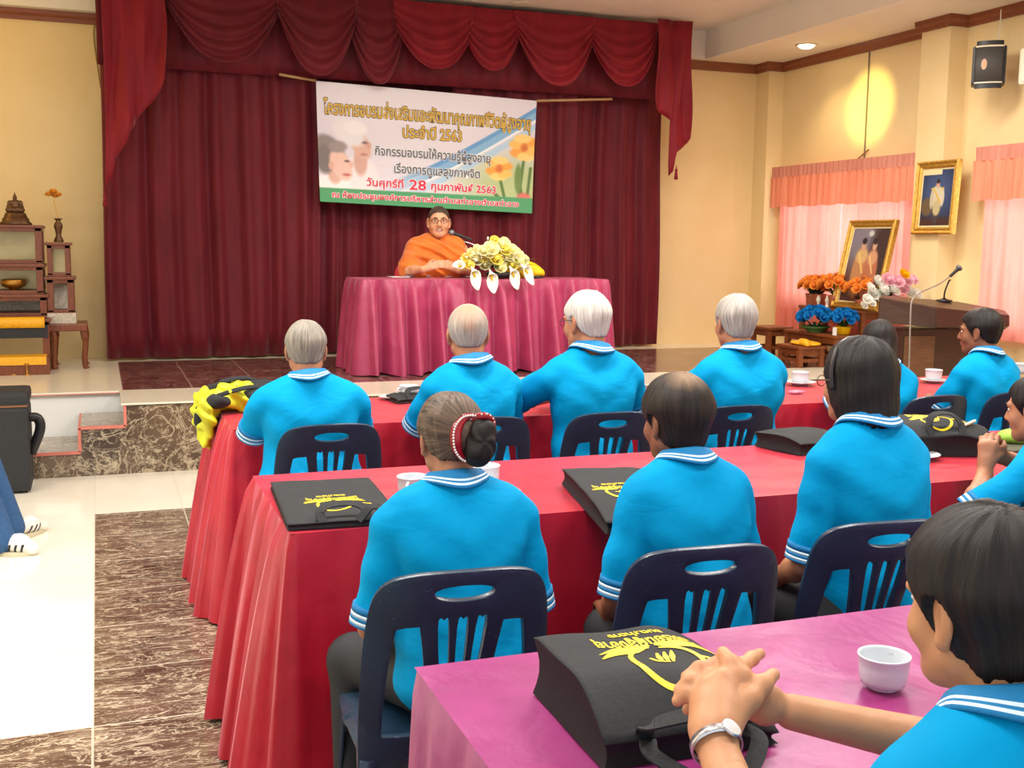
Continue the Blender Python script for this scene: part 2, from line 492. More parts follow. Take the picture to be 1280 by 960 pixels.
# right wall with two window openings
mb = MB()
W1 = (8.0, 9.95, 0.95, 2.25); W2 = (5.2, 7.15, 0.85, 2.25)
ys = [-1.0, W2[0], W2[1], W1[0], W1[1], YB]
for i in range(5):
    a, b = ys[i], ys[i+1]
    if i in (1, 3):
        z0, z1 = (W2 if i == 1 else W1)[2:]
        mb.box((XR+0.08, (a+b)/2, z0/2), (0.16, b-a, z0)); mb.box((XR+0.08, (a+b)/2, (z1+3.7)/2), (0.16, b-a, 3.7-z1))
    else: mb.box((XR+0.08, (a+b)/2, 1.85), (0.16, b-a, 3.7))
struct(mb.build('wall_right', M_WALL))
# windows in the openings
M_ALU = mat('window_frame_paint', rgb(225, 222, 215), 0.4, 0.03, 20, 0.02)
def m_pane():
    t = NT('window_pane'); a = t.n('BsdfTransparent', {0: (0.93, 0.97, 0.96, 1)}); b = t.n('BsdfGlossy', {'Roughness': 0.03})
    mx = t.n('MixShader', {0: 0.07, 1: a.outputs[0], 2: b.outputs[0]}); t.t.links.new(mx.outputs[0], t.out.inputs[0]); return t.m
M_PANE = m_pane()
for i, Wn in enumerate((W1, W2)):
    y0, y1, z0, z1 = Wn; f = MB(); xx = XR+0.1
    for yy in np.linspace(y0+0.025, y1-0.025, 4): f.box((xx, yy, (z0+z1)/2), (0.06, 0.05, z1-z0))
    for zz in (z0+0.025, z1-0.025): f.box((xx, (y0+y1)/2, zz), (0.06, y1-y0-0.1, 0.05))
    wn = struct(f.build('window_%d' % (i+1), M_ALU))
    MB().box((xx, (y0+y1)/2, (z0+z1)/2), (0.008, y1-y0-0.08, z1-z0-0.08)).build('pane', M_PANE, wn)
# pilasters (corner post and the wide one between the windows)
struct(MB().box((XR-0.09, YB-0.12, 1.68), (0.18, 0.24, 3.36)).build('trim_1', M_WALL))
struct(MB().box((XR-0.09, 7.66, 1.69), (0.18, 0.34, 3.38)).build('trim_2', M_WALL))
# ceiling: lower border round a raised tray
TX = 5.86; TY = 10.2; TZ = CEIL+0.27
struct(MB().box(((TX+XR)/2+0.1, 4.7, CEIL+0.2), (XR-TX+0.2, 11.4, 0.4)).box((1.1-0.22, YB-0.05, CEIL+0.2), (9.96, 0.2, 0.4)).box((1.0, 4.62, TZ+0.06), (TX*2-2, 11.2, 0.1)).build('ceiling', M_CEIL))
# dark wooden cornice along back wall, corner post, right wall and wide pilaster
def cornice(a, b, n, nm):
    """a,b ends on the wall line, n = direction into the room"""
    a = Vector((a[0], a[1], 0)); b = Vector((b[0], b[1], 0)); n = Vector((n[0], n[1], 0))
    prof = [(0.0, 0.0), (0.028, 0.0), (0.035, 0.03), (0.055, 0.05), (0.06, 0.085), (0.0, 0.085)]
    vs = [tuple(p + n*x + Vector((0, 0, CEIL-0.086+z))) for p in (a, b) for x, z in prof]; k = len(prof)
    fs = [(i, (i+1) % k, k+(i+1) % k, k+i) for i in range(k)]+[tuple(range(k-1, -1, -1)), tuple(range(k, 2*k))]
    return struct(recalc(mesh_obj(nm, vs, fs, M_TRIM)))
cornice((-4.1, YB), (XR-0.18, YB), (0, -1), 'trim_3')
cornice((XR-0.18, YB), (XR-0.18, YB-0.24), (-1, 0), 'trim_4'); cornice((XR-0.24, YB-0.24), (XR, YB-0.24), (0, -1), 'trim_5')
cornice((XR, YB-0.24), (XR, 7.83), (-1, 0), 'trim_6'); cornice((XR-0.18, 7.86), (XR-0.18, 7.46), (-1, 0), 'trim_7')
cornice((XR-0.24, 7.49), (XR, 7.49), (0, -1), 'trim_8'); cornice((XR, 7.49), (XR, -1.0), (-1, 0), 'trim_9')
# thin conduit down the right wall
# stage platform
X1 = 0.13; YN = 8.05
struct(MB().box(((X1+XR)/2, (YS+0.02+YB)/2, (STG-0.015)/2), (XR-X1, YB-YS-0.02, STG-0.015)).box(((-4.1+X1)/2, (YN+0.02+YB)/2, (STG-0.015)/2), (X1+4.1, YB-YN-0.02, STG-0.015)).build('stage_base', M_WHITE))
struct(MB().box(((X1+XR)/2-0.01, (YS+YB)/2-0.01, STG-0.006), (XR-X1+0.02, YB-YS+0.02, 0.012)).box(((-4.1+X1-0.02)/2, (YN+YB)/2-0.01, STG-0.006), (X1-0.02+4.1, YB-YN+0.02, 0.012)).build('stage_floor', M_STAGE))
struct(MB().box(((X1+XR)/2, YS+0.008, (STG-0.02)/2), (XR-X1, 0.016, STG-0.02)).build('stage_front', M_MARB))
# two side steps cut in the corner
stp = MB()
for (xa, xb, z) in ((-0.145, X1, 0.31), (-0.42, -0.145, 0.155)):
    stp.box(((xa+xb)/2, YS+0.009, z/2-0.006), (xb-xa, 0.018, z-0.012), mi=0)
    stp.box(((xa+xb)/2, (YS+YN)/2+0.01, z/2-0.006), (xb-xa, YN-YS-0.02, z-0.012), mi=1)
    stp.box(((xa+xb)/2, (YS+YN)/2, z-0.006), (xb-xa, YN-YS, 0.012), mi=2)
struct(stp.build('stage_steps', [M_MARB, M_WHITE, M_GREYM]))
ed = MB()
ed.box((-0.28, YS-0.004, 0.155), (0.28, 0.014, 0.02)).box((-0.008, YS-0.004, 0.31), (0.28, 0.014, 0.02)).box((-0.145, YS-0.004, 0.235), (0.018, 0.014, 0.15)).box((X1, YS-0.004, 0.385), (0.018, 0.014, 0.15))
ed.box((-0.145, (YS+YN)/2, 0.302), (0.014, YN-YS, 0.018)).box((X1, (YS+YN)/2, STG-0.01), (0.014, YN-YS, 0.018)).box((-1.9, YN-0.012, STG-0.01), (4.05, 0.014, 0.018))
struct(ed.build('trim_10', M_PINKTRIM))

# recessed downlight that glows in the border ceiling
def m_emit(name, c, s):
    t = NT(name); e = t.n('Emission', {0: c, 1: s}); t.t.links.new(e.outputs[0], t.out.inputs[0]); return t.m
M_LAMP = m_emit('lamp_glow', (1.0, 0.86, 0.6, 1), 14)
M_LAMPOFF = mat('lamp_dark', rgb(90, 75, 60), 0.4)
def downlight(x, y, z, lit, label):
    o = empty('ceiling_downlight', (x, y, z), 0, label, 'ceiling light', 'recessed ceiling downlights')
    MB().lathe([(0.072, -0.004), (0.095, -0.006), (0.102, 0.0), (0.07, 0.004)], 28).build('rim', M_CREAM, o, True)
    if lit: MB().ball((0, 0, 0.0), (0.075, 0.075, 0.035), 24).build('bulb', M_LAMP, o, True)
    else: MB().lathe([(0.001, 0.003), (0.05, 0.003), (0.052, -0.003)], 24).build('reflector', M_LAMPOFF, o, True)
    return o
dl = atz(1008, 56, CEIL)
downlight(dl[0], dl[1], CEIL-0.003, True, 'lit round downlight in the ceiling border by the right wall')
d2 = atz(856, 26, TZ); d3 = atz(652, 6, TZ)
downlight(d2[0], d2[1], TZ+0.007, False, 'unlit round downlight right above the curtain corner')
downlight(d3[0], d3[1], TZ+0.007, False, 'unlit round downlight above the middle of the swagged pelmet')
spot('downlight_lamp', (dl[0], dl[1], CEIL-0.06), (dl[0]+0.1, dl[1]-0.1, 0), 24, 120, 0.8, (1.0, 0.72, 0.38), 0.05)
# adjustable spot that throws the yellow patch on the right wall
spot('wall_spot', (5.0, 8.3, CEIL-0.06), tuple(atx(1088, 132, XR)), 190, 24, 0.7, (1.0, 0.80, 0.22), 0.05)
# lamp that warms the left part of the back wall
spot('left_lamp', (-2.2, 9.0, CEIL-0.06), (-0.9, YB, 1.9), 40, 120, 0.6, (1.0, 0.64, 0.10), 0.06)

# ------------------------------------------------------------------ stage curtains
def m_velvet(name, c1, c2):
    t = NT(name); v = t.coord('Object', (1, 1, 0.25))
    col = t.ramp(t.noise(v, 9, 4), [(0.3, c1), (0.7, c2)])
    t.bsdf(col, 0.62, t.bump(t.noise(v, 90, 3), 0.12, 0.004), **{'Sheen Weight': 0.35, 'Sheen Roughness': 0.4, 'Sheen Tint': (1, 0.45, 0.45, 1), 'Specular IOR Level': 0.25}); return t.m
M_VELV = m_velvet('maroon_curtain', rgb(88, 16, 28), rgb(106, 22, 35))
M_VELV2 = m_velvet('red_curtain', rgb(118, 18, 32), rgb(136, 24, 38))
def folds(x, seed, amp=0.045, per=0.17):
    r = random.Random(seed); ph = [r.uniform(0, 6.28) for _ in range(4)]
    q = 2*math.pi/per
    return amp*(0.6*math.sin(q*x+ph[0]+0.8*math.sin(q*0.37*x+ph[1]))+0.3*math.sin(q*1.9*x+ph[2])+0.25*math.sin(q*0.43*x+ph[3]))
YC = 10.02
def drop(x0, x1, seed, z0, z1, y=YC, m=None, amp=0.05, per=0.24, nx=None):
    nx = nx or int((x1-x0)/0.016); P = []
    for i in range(nx+1):
        x = x0+(x1-x0)*i/nx; row = []
        for j in range(15):
            t = j/14; z = z1+(z0-z1)*t
            row.append((x+0.012*math.sin(5*t+x*3), y+folds(x, seed, amp*(0.55+0.45*t), per)*1.15+0.01*math.sin(9*t+x*2), z))
        P.append(row)
    return MB().grid(P).build('stage_curtain', m or M_VELV, None, True, solid=0.006)
cl = ['maroon stage curtain hanging left of the banner beside the altar', 'maroon stage curtain hanging behind the left half of the banner', 'maroon stage curtain behind the right half of the banner', 'maroon stage curtain hanging at the right end of the stage']
xs = [0.06, 1.86, 3.15, 4.35, 5.38]
for i in range(4):
    tag(drop(xs[i]-0.02*(i > 0), xs[i+1]+0.02*(i < 3), 11+i, STG+0.02, TZ-0.02, YC+0.15*(i % 2)), cl[i], 'curtain', 'stage curtains')
# swagged pelmet: flat heading, overlapping swags, a tail at either end
val = empty('curtain_pelmet', (2.7, YC-0.12, TZ-0.02), 0, 'maroon swagged pelmet with side tails along the top of the stage curtain', 'curtain')
ox, oy, oz = 2.7, YC-0.12, TZ-0.02
P = []
for i in range(260):
    x = 0.05+5.38*i/259
    P.append([(x-ox, folds(x, 5, 0.012, 0.22)+0.03, -z) for z in (0.0, 0.15, 0.35, 0.55, 0.72)])
MB().grid(P).build('heading', M_VELV, val, True, solid=0.005)
def swag(x0, x1, drop_, lift, y, seed):
    """hanging swag: nested U-shaped folds between two gather points"""
    P = []; nn = 44; mm = 60
    for i in range(nn+1):
        a = i/nn
        row = []
        for j in range(mm+1):
            b = j/mm
            s_ = 2*a-1
            top = -0.02-0.0*s_*s_; low = -drop_*(1-abs(s_)**2.3)-lift*abs(s_)**2.3
            z = top+(low-top)*b
            x = x0+(x1-x0)*(0.5+0.5*s_*(1-0.06*b))
            # folds follow the U: crease phase depends on b, deeper toward the lower rim
            ridge = 0.022*math.sin(b*2*math.pi*(5.0 if seed % 2 else 4.4)+seed+1.2*abs(s_))*min(1, b*2.2)*(0.35+0.65*min(1, (b*1.15)))
            y_ = y-0.10*b**0.8*(1-s_*s_)**0.5-0.01-ridge*(0.5+0.5*(1-s_*s_)**0.5)
            row.append((x-ox, y_-oy, z))
        P.append(row)
    return MB().grid(P).build('swag', M_VELV2 if seed > 3 else M_VELV, val, True, solid=0.006)
def xat(px, yy): return aty(px, 60, yy)[0]
yy = YC-0.18
sw = [(205, 352, 78, 30), (345, 447, 95, 40), (435, 505, 105, 60), (490, 590, 86, 58), (575, 650, 88, 58), (640, 742, 108, 60), (730, 822, 108, 62)]
for k, (a, b, zl, zg) in enumerate(sw):
    mid = (a+b)/2
    zt = TZ-0.02
    dz = zt-aty(mid, zl, yy-0.1)[2]; lz = zt-aty(b, zg, yy)[2]
    swag(xat(a, yy), xat(b, yy), dz, max(0.12, lz*0.75), yy-0.02*(k % 2), k+1)
def tail(xa, xb, zlow, side):
    """pleated cascade tail, cut on the slant"""
    P = []; n = 60
    for i in range(n+1):
        t = i/n; x = xa+(xb-xa)*t
        saw = abs(((t*3.0) % 1.0)-0.5)*2
        low = zlow(t)
        P.append([(x-ox+0.02*math.sin(q*4+i*0.2)*q, -0.16-0.05*saw*(0.4+0.6*q)-0.02*math.sin(q*6+t*9), (low-oz)*q) for q in np.linspace(0, 1, 12)])
    o = MB().grid(P).build('tail', M_VELV2, val, True, solid=0.006)
    return o
Lx0, Lx1 = xat(128, yy), xat(206, yy)
zf = lambda px, py: aty(px, py, yy)[2]
def lowL(t):
    a = [(0, zf(133, 236)), (0.12, zf(140, 222)), (0.16, zf(140, 198)), (0.3, zf(152, 178)), (0.38, zf(160, 160)), (0.42, zf(163, 163)), (0.75, zf(193, 130)), (0.95, zf(203, 100)), (1.0, zf(206, 70))]
    return float(np.interp(t, [p[0] for p in a], [p[1] for p in a]))
tl = tail(Lx0, Lx1, lowL, -1)
Rx0, Rx1 = xat(814, yy), xat(857, yy)
def lowR(t):
    a = [(0, zf(818, 125)), (0.1, zf(820, 140)), (0.45, zf(836, 160)), (0.52, zf(838, 222)), (0.62, zf(842, 215)), (0.66, zf(842, 192)), (1.0, zf(858, 174))]
    return float(np.interp(t, [p[0] for p in a], [p[1] for p in a]))
tr_ = tail(Rx0, Rx1, lowR, 1)
for par, (px, py) in ((tl, (131, 250)), (tr_, (839, 218))):
    p = aty(px, py, yy)
    MB().lathe([(0.003, 0.08), (0.006, 0.05), (0.016, 0.035), (0.012, 0.02), (0.02, -0.05), (0.015, -0.055)], 12, Matrix.Translation((p[0]-ox, -0.16, p[2]-oz))).build('tassel', M_VELV2, par, True)
# ------------------------------------------------------------------ pictures printed on flat things
def m_print(name, rough=0.5):
    t = NT(name); a = t.n('Attribute', None, attribute_name='print')
    nz = t.noise(t.coord('Object'), 60, 2); c = t.mix(0.04, a.outputs[0], t.ramp(nz, [(0.3, (0.4, 0.4, 0.4, 1)), (0.7, (0.7, 0.7, 0.7, 1))]))
    t.bsdf(c, rough, None, **{'Specular IOR Level': 0.3}); return t.m
M_PRINT = m_print('printed_picture')
def picture(name, P, nu, nv, paint, parent, m=None):
    """P(u,v)->point; paint(U,V)->rgb 0..255"""
    U, V = np.meshgrid(np.linspace(0, 1, nu), np.linspace(0, 1, nv), indexing='ij')
    pts = P(U, V).reshape(-1, 3); c = paint(U, V).reshape(-1, 3)/255.0
    c = np.where(c <= 0.04045, c/12.92, ((c+0.055)/1.055)**2.4)
    idx = np.arange(nu*nv).reshape(nu, nv)
    F = np.stack([idx[:-1, :-1], idx[1:, :-1], idx[1:, 1:], idx[:-1, 1:]], -1).reshape(-1, 4)
    o = mesh_obj(name, pts, F, m or M_PRINT, parent, True)
    at = o.data.color_attributes.new('print', 'FLOAT_COLOR', 'POINT')
    at.data.foreach_set('color', np.concatenate([c, np.ones((len(c), 1))], 1).astype(np.float32).ravel()); return o
class Paint:
    def __init__(s, U, V, base): s.U, s.V = U, V; s.c = np.ones(U.shape+(3,))*np.array(base, float)
    def blend(s, m, col): s.c = s.c*(1-m[..., None])+np.array(col, float)*m[..., None]; return s
    def blob(s, cx, cy, rx, ry, col, soft=0.25, rot=0.0, amt=1.0):
        c, n = math.cos(rot), math.sin(rot); x = s.U-cx; y = s.V-cy
        d = np.sqrt(((x*c+y*n)/rx)**2+((-x*n+y*c)/ry)**2); return s.blend(np.clip((1-d)/soft+0.5, 0, 1)*amt, col)
    def line(s, a, b, wd, col, soft=0.5, asp=1.0, amt=1.0):
        ax, ay = a; bx, by = b; dx, dy = (bx-ax)*asp, by-ay; L = dx*dx+dy*dy
        t = np.clip(((s.U-ax)*asp*dx+(s.V-ay)*dy)/L, 0, 1)
        d = np.hypot((s.U-ax)*asp-t*dx, s.V-ay-t*dy)/wd; return s.blend(np.clip((1-d)/soft+0.5, 0, 1)*amt, col)

# banner strung up on a cord in front of the curtain
YBN = YC-0.14
c00, c10, c11, c01 = [np.array(aty(u, v, YBN)) for u, v in ((400, 252), (665, 267), (671, 126), (395, 101))]
org = c00.copy()
def BP(U, V, off=0.0):
    U = np.asarray(U, float)[..., None]; V = np.asarray(V, float)[..., None]
    p = (c00*(1-U)*(1-V)+c10*U*(1-V)+c11*U*V+c01*(1-U)*V)-org
    p[..., 1] += -off+0.012*np.sin(U[..., 0]*7+1)*np.sin(V[..., 0]*3)
    return p
def banner_paint(U, V):
    p = Paint(U, V, (212, 206, 220))
    p.blob(0.45, 0.95, 0.5, 0.35, (228, 224, 232), 0.9); p.blob(0.55, 0.42, 0.35, 0.3, (222, 218, 226), 0.9)
    p.blob(0.95, 0.2, 0.3, 0.28, (170, 188, 120), 0.9, amt=0.85)
    # sweeping blue bands
    for off, wd, col in ((0.0, 0.05, (120, 176, 216)), (-0.10, 0.03, (170, 205, 230)), (0.055, 0.02, (88, 150, 205)), (-0.045, 0.012, (240, 244, 248))):
        curve = 0.12+off+0.75*np.clip((U-0.28)/0.72, 0, 1)**1.25
        p.blend(np.clip((1-np.abs(V-curve)/wd)/0.5+0.5, 0, 1)*np.clip((U-0.28)*4, 0, 1)*0.9, col)
    # elderly couple at the left: white-haired man behind, woman in front
    p.blob(0.18, 0.2, 0.085, 0.2, (232, 224, 226), 0.3); p.blob(0.185, 0.36, 0.03, 0.12, (206, 164, 150), 0.4)
    p.blob(0.185, 0.5, 0.042, 0.12, (214, 172, 156), 0.25, 0.2); p.blob(0.222, 0.5, 0.012, 0.03, (204, 158, 142), 0.6)
    p.blob(0.135, 0.6, 0.062, 0.12, (224, 222, 226), 0.35, 0.3); p.blob(0.165, 0.64, 0.05, 0.06, (232, 230, 233), 0.4, 0.3)
    p.blob(0.205, 0.52, 0.012, 0.012, (90, 70, 70), 0.8, amt=0.7); p.blob(0.2, 0.42, 0.016, 0.012, (170, 110, 105), 0.8, amt=0.7)
    p.blob(0.055, 0.14, 0.085, 0.1, (238, 234, 234), 0.3); p.blob(0.07, 0.24, 0.03, 0.08, (214, 172, 156), 0.4)
    p.blob(0.05, 0.44, 0.06, 0.13, (136, 126, 124), 0.3, 0.25); p.blob(0.03, 0.36, 0.04, 0.12, (120, 110, 108), 0.35)
    p.blob(0.098, 0.32, 0.046, 0.13, (228, 190, 176), 0.25, 0.15); p.blob(0.142, 0.33, 0.012, 0.03, (222, 180, 166), 0.6)
    p.blob(0.085, 0.47, 0.04, 0.05, (150, 140, 137), 0.45, -0.3); p.blob(0.125, 0.355, 0.012, 0.01, (80, 62, 62), 0.8, amt=0.8)
    p.blob(0.122, 0.24, 0.018, 0.012, (190, 96, 96), 0.8, amt=0.9); p.blob(0.055, 0.31, 0.012, 0.035, (214, 168, 152), 0.6)
    # yellow daylily flowers with stems
    for a, b in (((0.83, 0.33), (0.86, 0.12)), ((0.95, 0.48), (0.93, 0.12)), ((0.92, 0.35), (0.95, 0.12)), ((0.78, 0.2), (0.85, 0.1)), ((0.985, 0.4), (0.97, 0.1))): p.line(a, b, 0.014, (82, 116, 52), 0.6, 1.9)
    p.blob(0.925, 0.3, 0.018, 0.13, (104, 134, 66), 0.4)
    for cx, cy, R in ((0.83, 0.38, 0.062), (0.95, 0.58, 0.07)):
        for k in range(6):
            a = k*math.pi/3+cx*3
            p.blob(cx+R*0.55*math.cos(a), cy+R*1.15*math.sin(a), R*0.55, R*0.62, ((246, 190, 92), (236, 160, 60), (250, 206, 120))[k % 3], 0.4, a)
        p.blob(cx, cy, 0.018, 0.035, (206, 110, 40), 0.8)
    p.blob(0.955, 0.13, 0.035, 0.05, (214, 110, 96), 0.5)
    # green foot strip
    p.blend(np.clip((0.125+0.015*U-V)*120, 0, 1), (70, 152, 98))
    return p.c
ban = empty('banner', org, 0, 'printed event banner with green foot strip hung before the stage curtain', 'banner')
cloth = picture('banner_sheet', lambda U, V: BP(U, V), 330, 170, banner_paint, ban)
md = cloth.modifiers.new('solid', 'SOLIDIFY'); md.thickness = 0.002; md.offset = 1
def flat(name, c, rough=0.5): return mat(name, c, rough, 0.05, 60, 0.0)
def bline(body, u0, u1, v, hgt, fill, edge, eb=0.035, bold=0.012, name='lettering', tilt=0.0):
    L = (u1-u0)
    for k, (m, b, off) in enumerate(((edge, eb, 0.0045), (fill, bold, 0.007))):
        if m is None: continue
        V, Fs = text_mesh(body, 1.0, b)
        if k == 0 or edge is None:
            V0, _ = text_mesh(body, 1.0, 0.0); mn, mx = V0.min(0), V0.max(0)
        x = (V[:, 0]-mn[0])/(mx[0]-mn[0]); y = V[:, 1]
        # height: a Thai body letter is about 0.55 of the type size
        U = u0+x*L; W = v+y*hgt/0.62+tilt*(x-0.5)
        mesh_obj(name if k else name+'_outline', BP(U, W, off), Fs, m, ban)
M_TGOLD = flat('gold_ink', rgb(206, 168, 62)); M_TDARK = flat('dark_ink', rgb(60, 46, 22)); M_TGREY = flat('grey_ink', rgb(96, 98, 106)); M_TWHITE = flat('white_ink', rgb(240, 240, 240)); M_TRED = flat('red_ink', rgb(214, 40, 70))
bline('โครงการอบรมส่งเสริมและพัฒนาคุณภาพชีวิตผู้สูงอายุ', 0.03, 0.975, 0.785, 0.095, M_TGOLD, M_TDARK, 0.06, 0.028)
bline('ประจำปี 2563', 0.375, 0.645, 0.63, 0.082, M_TGOLD, M_TDARK, 0.06, 0.028)
bline('กิจกรรมอบรมให้ความรู้ผู้สูงอายุ', 0.25, 0.785, 0.455, 0.065, M_TGREY, M_TWHITE, 0.065, 0.022)
bline('เรื่องการดูแลสุขภาพจิต', 0.335, 0.735, 0.315, 0.065, M_TGREY, M_TWHITE, 0.065, 0.022)
bline('วันศุกร์ที่', 0.21, 0.375, 0.185, 0.056, M_TRED, M_TWHITE, 0.065, 0.024)
bline('28', 0.405, 0.48, 0.185, 0.075, M_TRED, M_TWHITE, 0.05, 0.02)
bline('กุมภาพันธ์ 2563', 0.505, 0.815, 0.185, 0.056, M_TRED, M_TWHITE, 0.065, 0.024)
bline('ณ ห้องประชุมองค์การบริหารส่วนตำบลท่าฉางตำบลท่าฉาง', 0.055, 0.93, 0.068, 0.04, M_TRED, M_TWHITE, 0.075, 0.028, tilt=0.008)
M_CORD = mat('cord', rgb(176, 140, 96), 0.7)
for a, b in (((349, 93), (395, 101)), ((671, 126), (765, 124))):
    MB().tube([aty(a[0], a[1], YBN)-org, aty(b[0], b[1], YBN)-org], 0.012, 8).build('hanging_rod', M_CORD, ban, True)
# ------------------------------------------------------------------ tables under satin cloths
def m_satin(name, c, c2, rough=0.40):
    t = NT(name); v = t.coord('Object')
    f = t.noise(v, 5, 5, 0.6, 0.5); col = t.ramp(f, [(0.3, c), (0.7, c2)])
    wr = t.noise(t.coord('Object', (1.2, 1.0, 0.7)), 5, 4, 0.5, 0.5)
    fine = t.noise(t.coord('Object', (1, 1, 1)), 260, 1)
    nb = t.bump(wr, 0.35, 0.03); nb = t.bump(fine, 0.06, 0.002, nb)
    t.bsdf(col, rough, nb, **{'Sheen Weight': 0.32, 'Sheen Roughness': 0.35, 'Sheen Tint': (1, 0.45, 0.55, 1), 'Specular IOR Level': 0.42}); return t.m
M_RED = m_satin('red_satin', rgb(160, 14, 34), rgb(184, 24, 48))
M_MAG = m_satin('magenta_satin', rgb(136, 36, 100), rgb(156, 50, 118))
M_ROSE = m_satin('rose_satin', rgb(150, 44, 80), rgb(170, 60, 98))
M_TABLE = mat('table_laminate', rgb(170, 140, 100), 0.4); M_STEEL = mat('table_steel', rgb(90, 92, 95), 0.35, metal=0.7)
def hem(loop_pts, normals, z_top, z_bot, flare, amp, per, seed, rows=14, r0=0.012):
    pass
def table_cloth(name, x0, x1, y0, y1, z, m, fl=(0.05, 0.12, 0.03, 0.05), amp=0.02, per=0.16, seed=1, zb=0.02, sag=0.0):
    """cloth over a table: fl = flare of (front -y, left -x, back, right)"""
    r = random.Random(seed); ph = [r.uniform(0, 6.28) for _ in range(6)]
    rc = 0.02; path = []
    def side(a, b, n, fa):
        L = math.dist(a, b); k = max(2, int(L/0.018))
        for i in range(k): path.append((a[0]+(b[0]-a[0])*i/k, a[1]+(b[1]-a[1])*i/k, n[0], n[1], fa))
    def corner(cx, cy, a0, fa, fb):
        for i in range(8):
            a = a0+math.pi/2*i/8; path.append((cx+rc*math.cos(a), cy+rc*math.sin(a), math.cos(a), math.sin(a), fa+(fb-fa)*i/8))
    F, Lf, Bk, Rt = fl
    side((x0+rc, y0), (x1-rc, y0), (0, -1), F); corner(x1-rc, y0+rc, -math.pi/2, F, Rt)
    side((x1, y0+rc), (x1, y1-rc), (1, 0), Rt); corner(x1-rc, y1-rc, 0, Rt, Bk)
    side((x1-rc, y1), (x0+rc, y1), (0, 1), Bk); corner(x0+rc, y1-rc, math.pi/2, Bk, Lf)
    side((x0, y1-rc), (x0, y0+rc), (-1, 0), Lf); corner(x0+rc, y0+rc, math.pi, Lf, F)
    n = len(path); s = 0; S = [0]
    for i in range(1, n): s += math.dist(path[i][:2], path[i-1][:2]); S.append(s)
    S = np.array(S); Ltot = s+0.01; q = 2*math.pi*round(Ltot/per)/Ltot
    P = np.array(path); rows = 18
    wav = 0.55*np.sin(q*S+ph[0]+0.9*np.sin(2*math.pi*3*S/Ltot+ph[1]))+0.3*np.sin(2*math.pi*round(Ltot/per*1.8)*S/Ltot+ph[2])+0.3*np.sin(2*math.pi*round(Ltot/per*0.45)*S/Ltot+ph[3])
    fl_ = P[:, 4]
    for _ in range(30): fl_ = (np.roll(fl_, 1)+fl_*2+np.roll(fl_, -1))/4
    vs = []
    for j in range(rows+1):
        t = j/rows; d = (z-zb)*t**1.05
        g = t**0.55; off = fl_*t+amp*np.where(fl_ > 0.05, 2.3, 1.0)*(wav+0.4)*g*np.minimum(fl_/0.03, 1.0)*(0.6+np.minimum(fl_/0.08, 1.4)*0.6)
        rr = 0.004
        if j == 0: off = off*0
        zz = z-d+0*S
        zz = np.where(j == rows, zz+0.008*np.sin(q*S*0.5), zz)
        vs += list(np.stack([P[:, 0]+P[:, 2]*(off+(rr if j else 0)), P[:, 1]+P[:, 3]*(off+(rr if j else 0)), zz-(0.006 if j else 0)], 1))
    fs = []
    for j in range(rows):
        for i in range(n):
            k = (i+1) % n; fs.append((j*n+i, (j+1)*n+i, (j+1)*n+k, j*n+k))
    # top as a grid of its own joined to the rim
    nx = int((x1-x0)/0.04); ny = int((y1-y0)/0.04); b = len(vs)
    for i in range(nx+1):
        for j in range(ny+1):
            x = x0+(x1-x0)*i/nx; y = y0+(y1-y0)*j/ny
            w_ = 0.0012*(math.sin(x*23+ph[4]+2*math.sin(y*9))+math.sin(y*31+ph[5]+2*math.sin(x*6)))
            vs.append((x, y, z+w_*(0 if i in (0, nx) or j in (0, ny) else 1)))
    for i in range(nx):
        for j in range(ny): a = b+i*(ny+1)+j; fs.append((a, a+ny+1, a+ny+2, a+1))
    o = mesh_obj(name, vs, fs, m, None, True); bm = bmesh.new(); bm.from_mesh(o.data)
    bmesh.ops.recalc_face_normals(bm, faces=bm.faces)
    bm.to_mesh(o.data); bm.free()
    return o
def folding_table(x0, x1, y0, y1, z, label, group):
    t = empty('folding_table', ((x0+x1)/2, (y0+y1)/2, 0), 0, label, 'table', group)
    hx, hy = (x1-x0)/2, (y1-y0)/2
    MB().box((0, 0, z-0.018), (2*hx-0.012, 2*hy-0.012, 0.026), 0.004).build('tabletop', M_TABLE, t)
    for sx in (-1, 1):
        for sy in (-1, 1): MB().tube([(sx*(hx-0.12), sy*(hy-0.08), z-0.03), (sx*(hx-0.12), sy*(hy-0.08), 0.0)], 0.014, 10).build('leg', M_STEEL, t, True)
TZT = 0.77
def dressed(x0, x1, y0, y1, m, lab, seed, fl, grp, amp=0.024, z=TZT, zb=0.02, per=0.16):
    o = table_cloth('tablecloth', x0, x1, y0, y1, z, m, fl, amp, per, seed, zb); tag(o, lab, 'tablecloth', grp); return o
G = 'satin cloths on the long tables'
R1F, R1B = 4.34, 5.07; R2F, R2B = 2.73, 3.46; R3F, R3B = 1.06, 1.78
dressed(0.47, 2.27, R1F, R1B, M_RED, 'red satin cloth on the table nearest the stage, under the yellow bag', 1, (0.03, 0.09, 0.03, 0.0), G, per=0.14)
dressed(2.28, 4.6, R1F, R1B, M_RED, 'red satin cloth on the table nearest the stage before the lectern', 2, (0.03, 0.0, 0.03, 0.05), G)
dressed(0.43, 2.33, R2F, R2B, M_RED, "red satin cloth on the middle row's left table under the flat black bag", 3, (0.02, 0.08, 0.02, 0.0), G, per=0.14)
dressed(2.34, 4.2, R2F, R2B, M_RED, "red satin cloth on the middle row's right table under the bulging black bag", 4, (0.02, 0.0, 0.02, 0.05), G)
dressed(0.49, 2.45, R3F, R3B, M_MAG, 'magenta satin cloth on the nearest table under the clasped hands', 5, (0.02, 0.03, 0.02, 0.05), G)

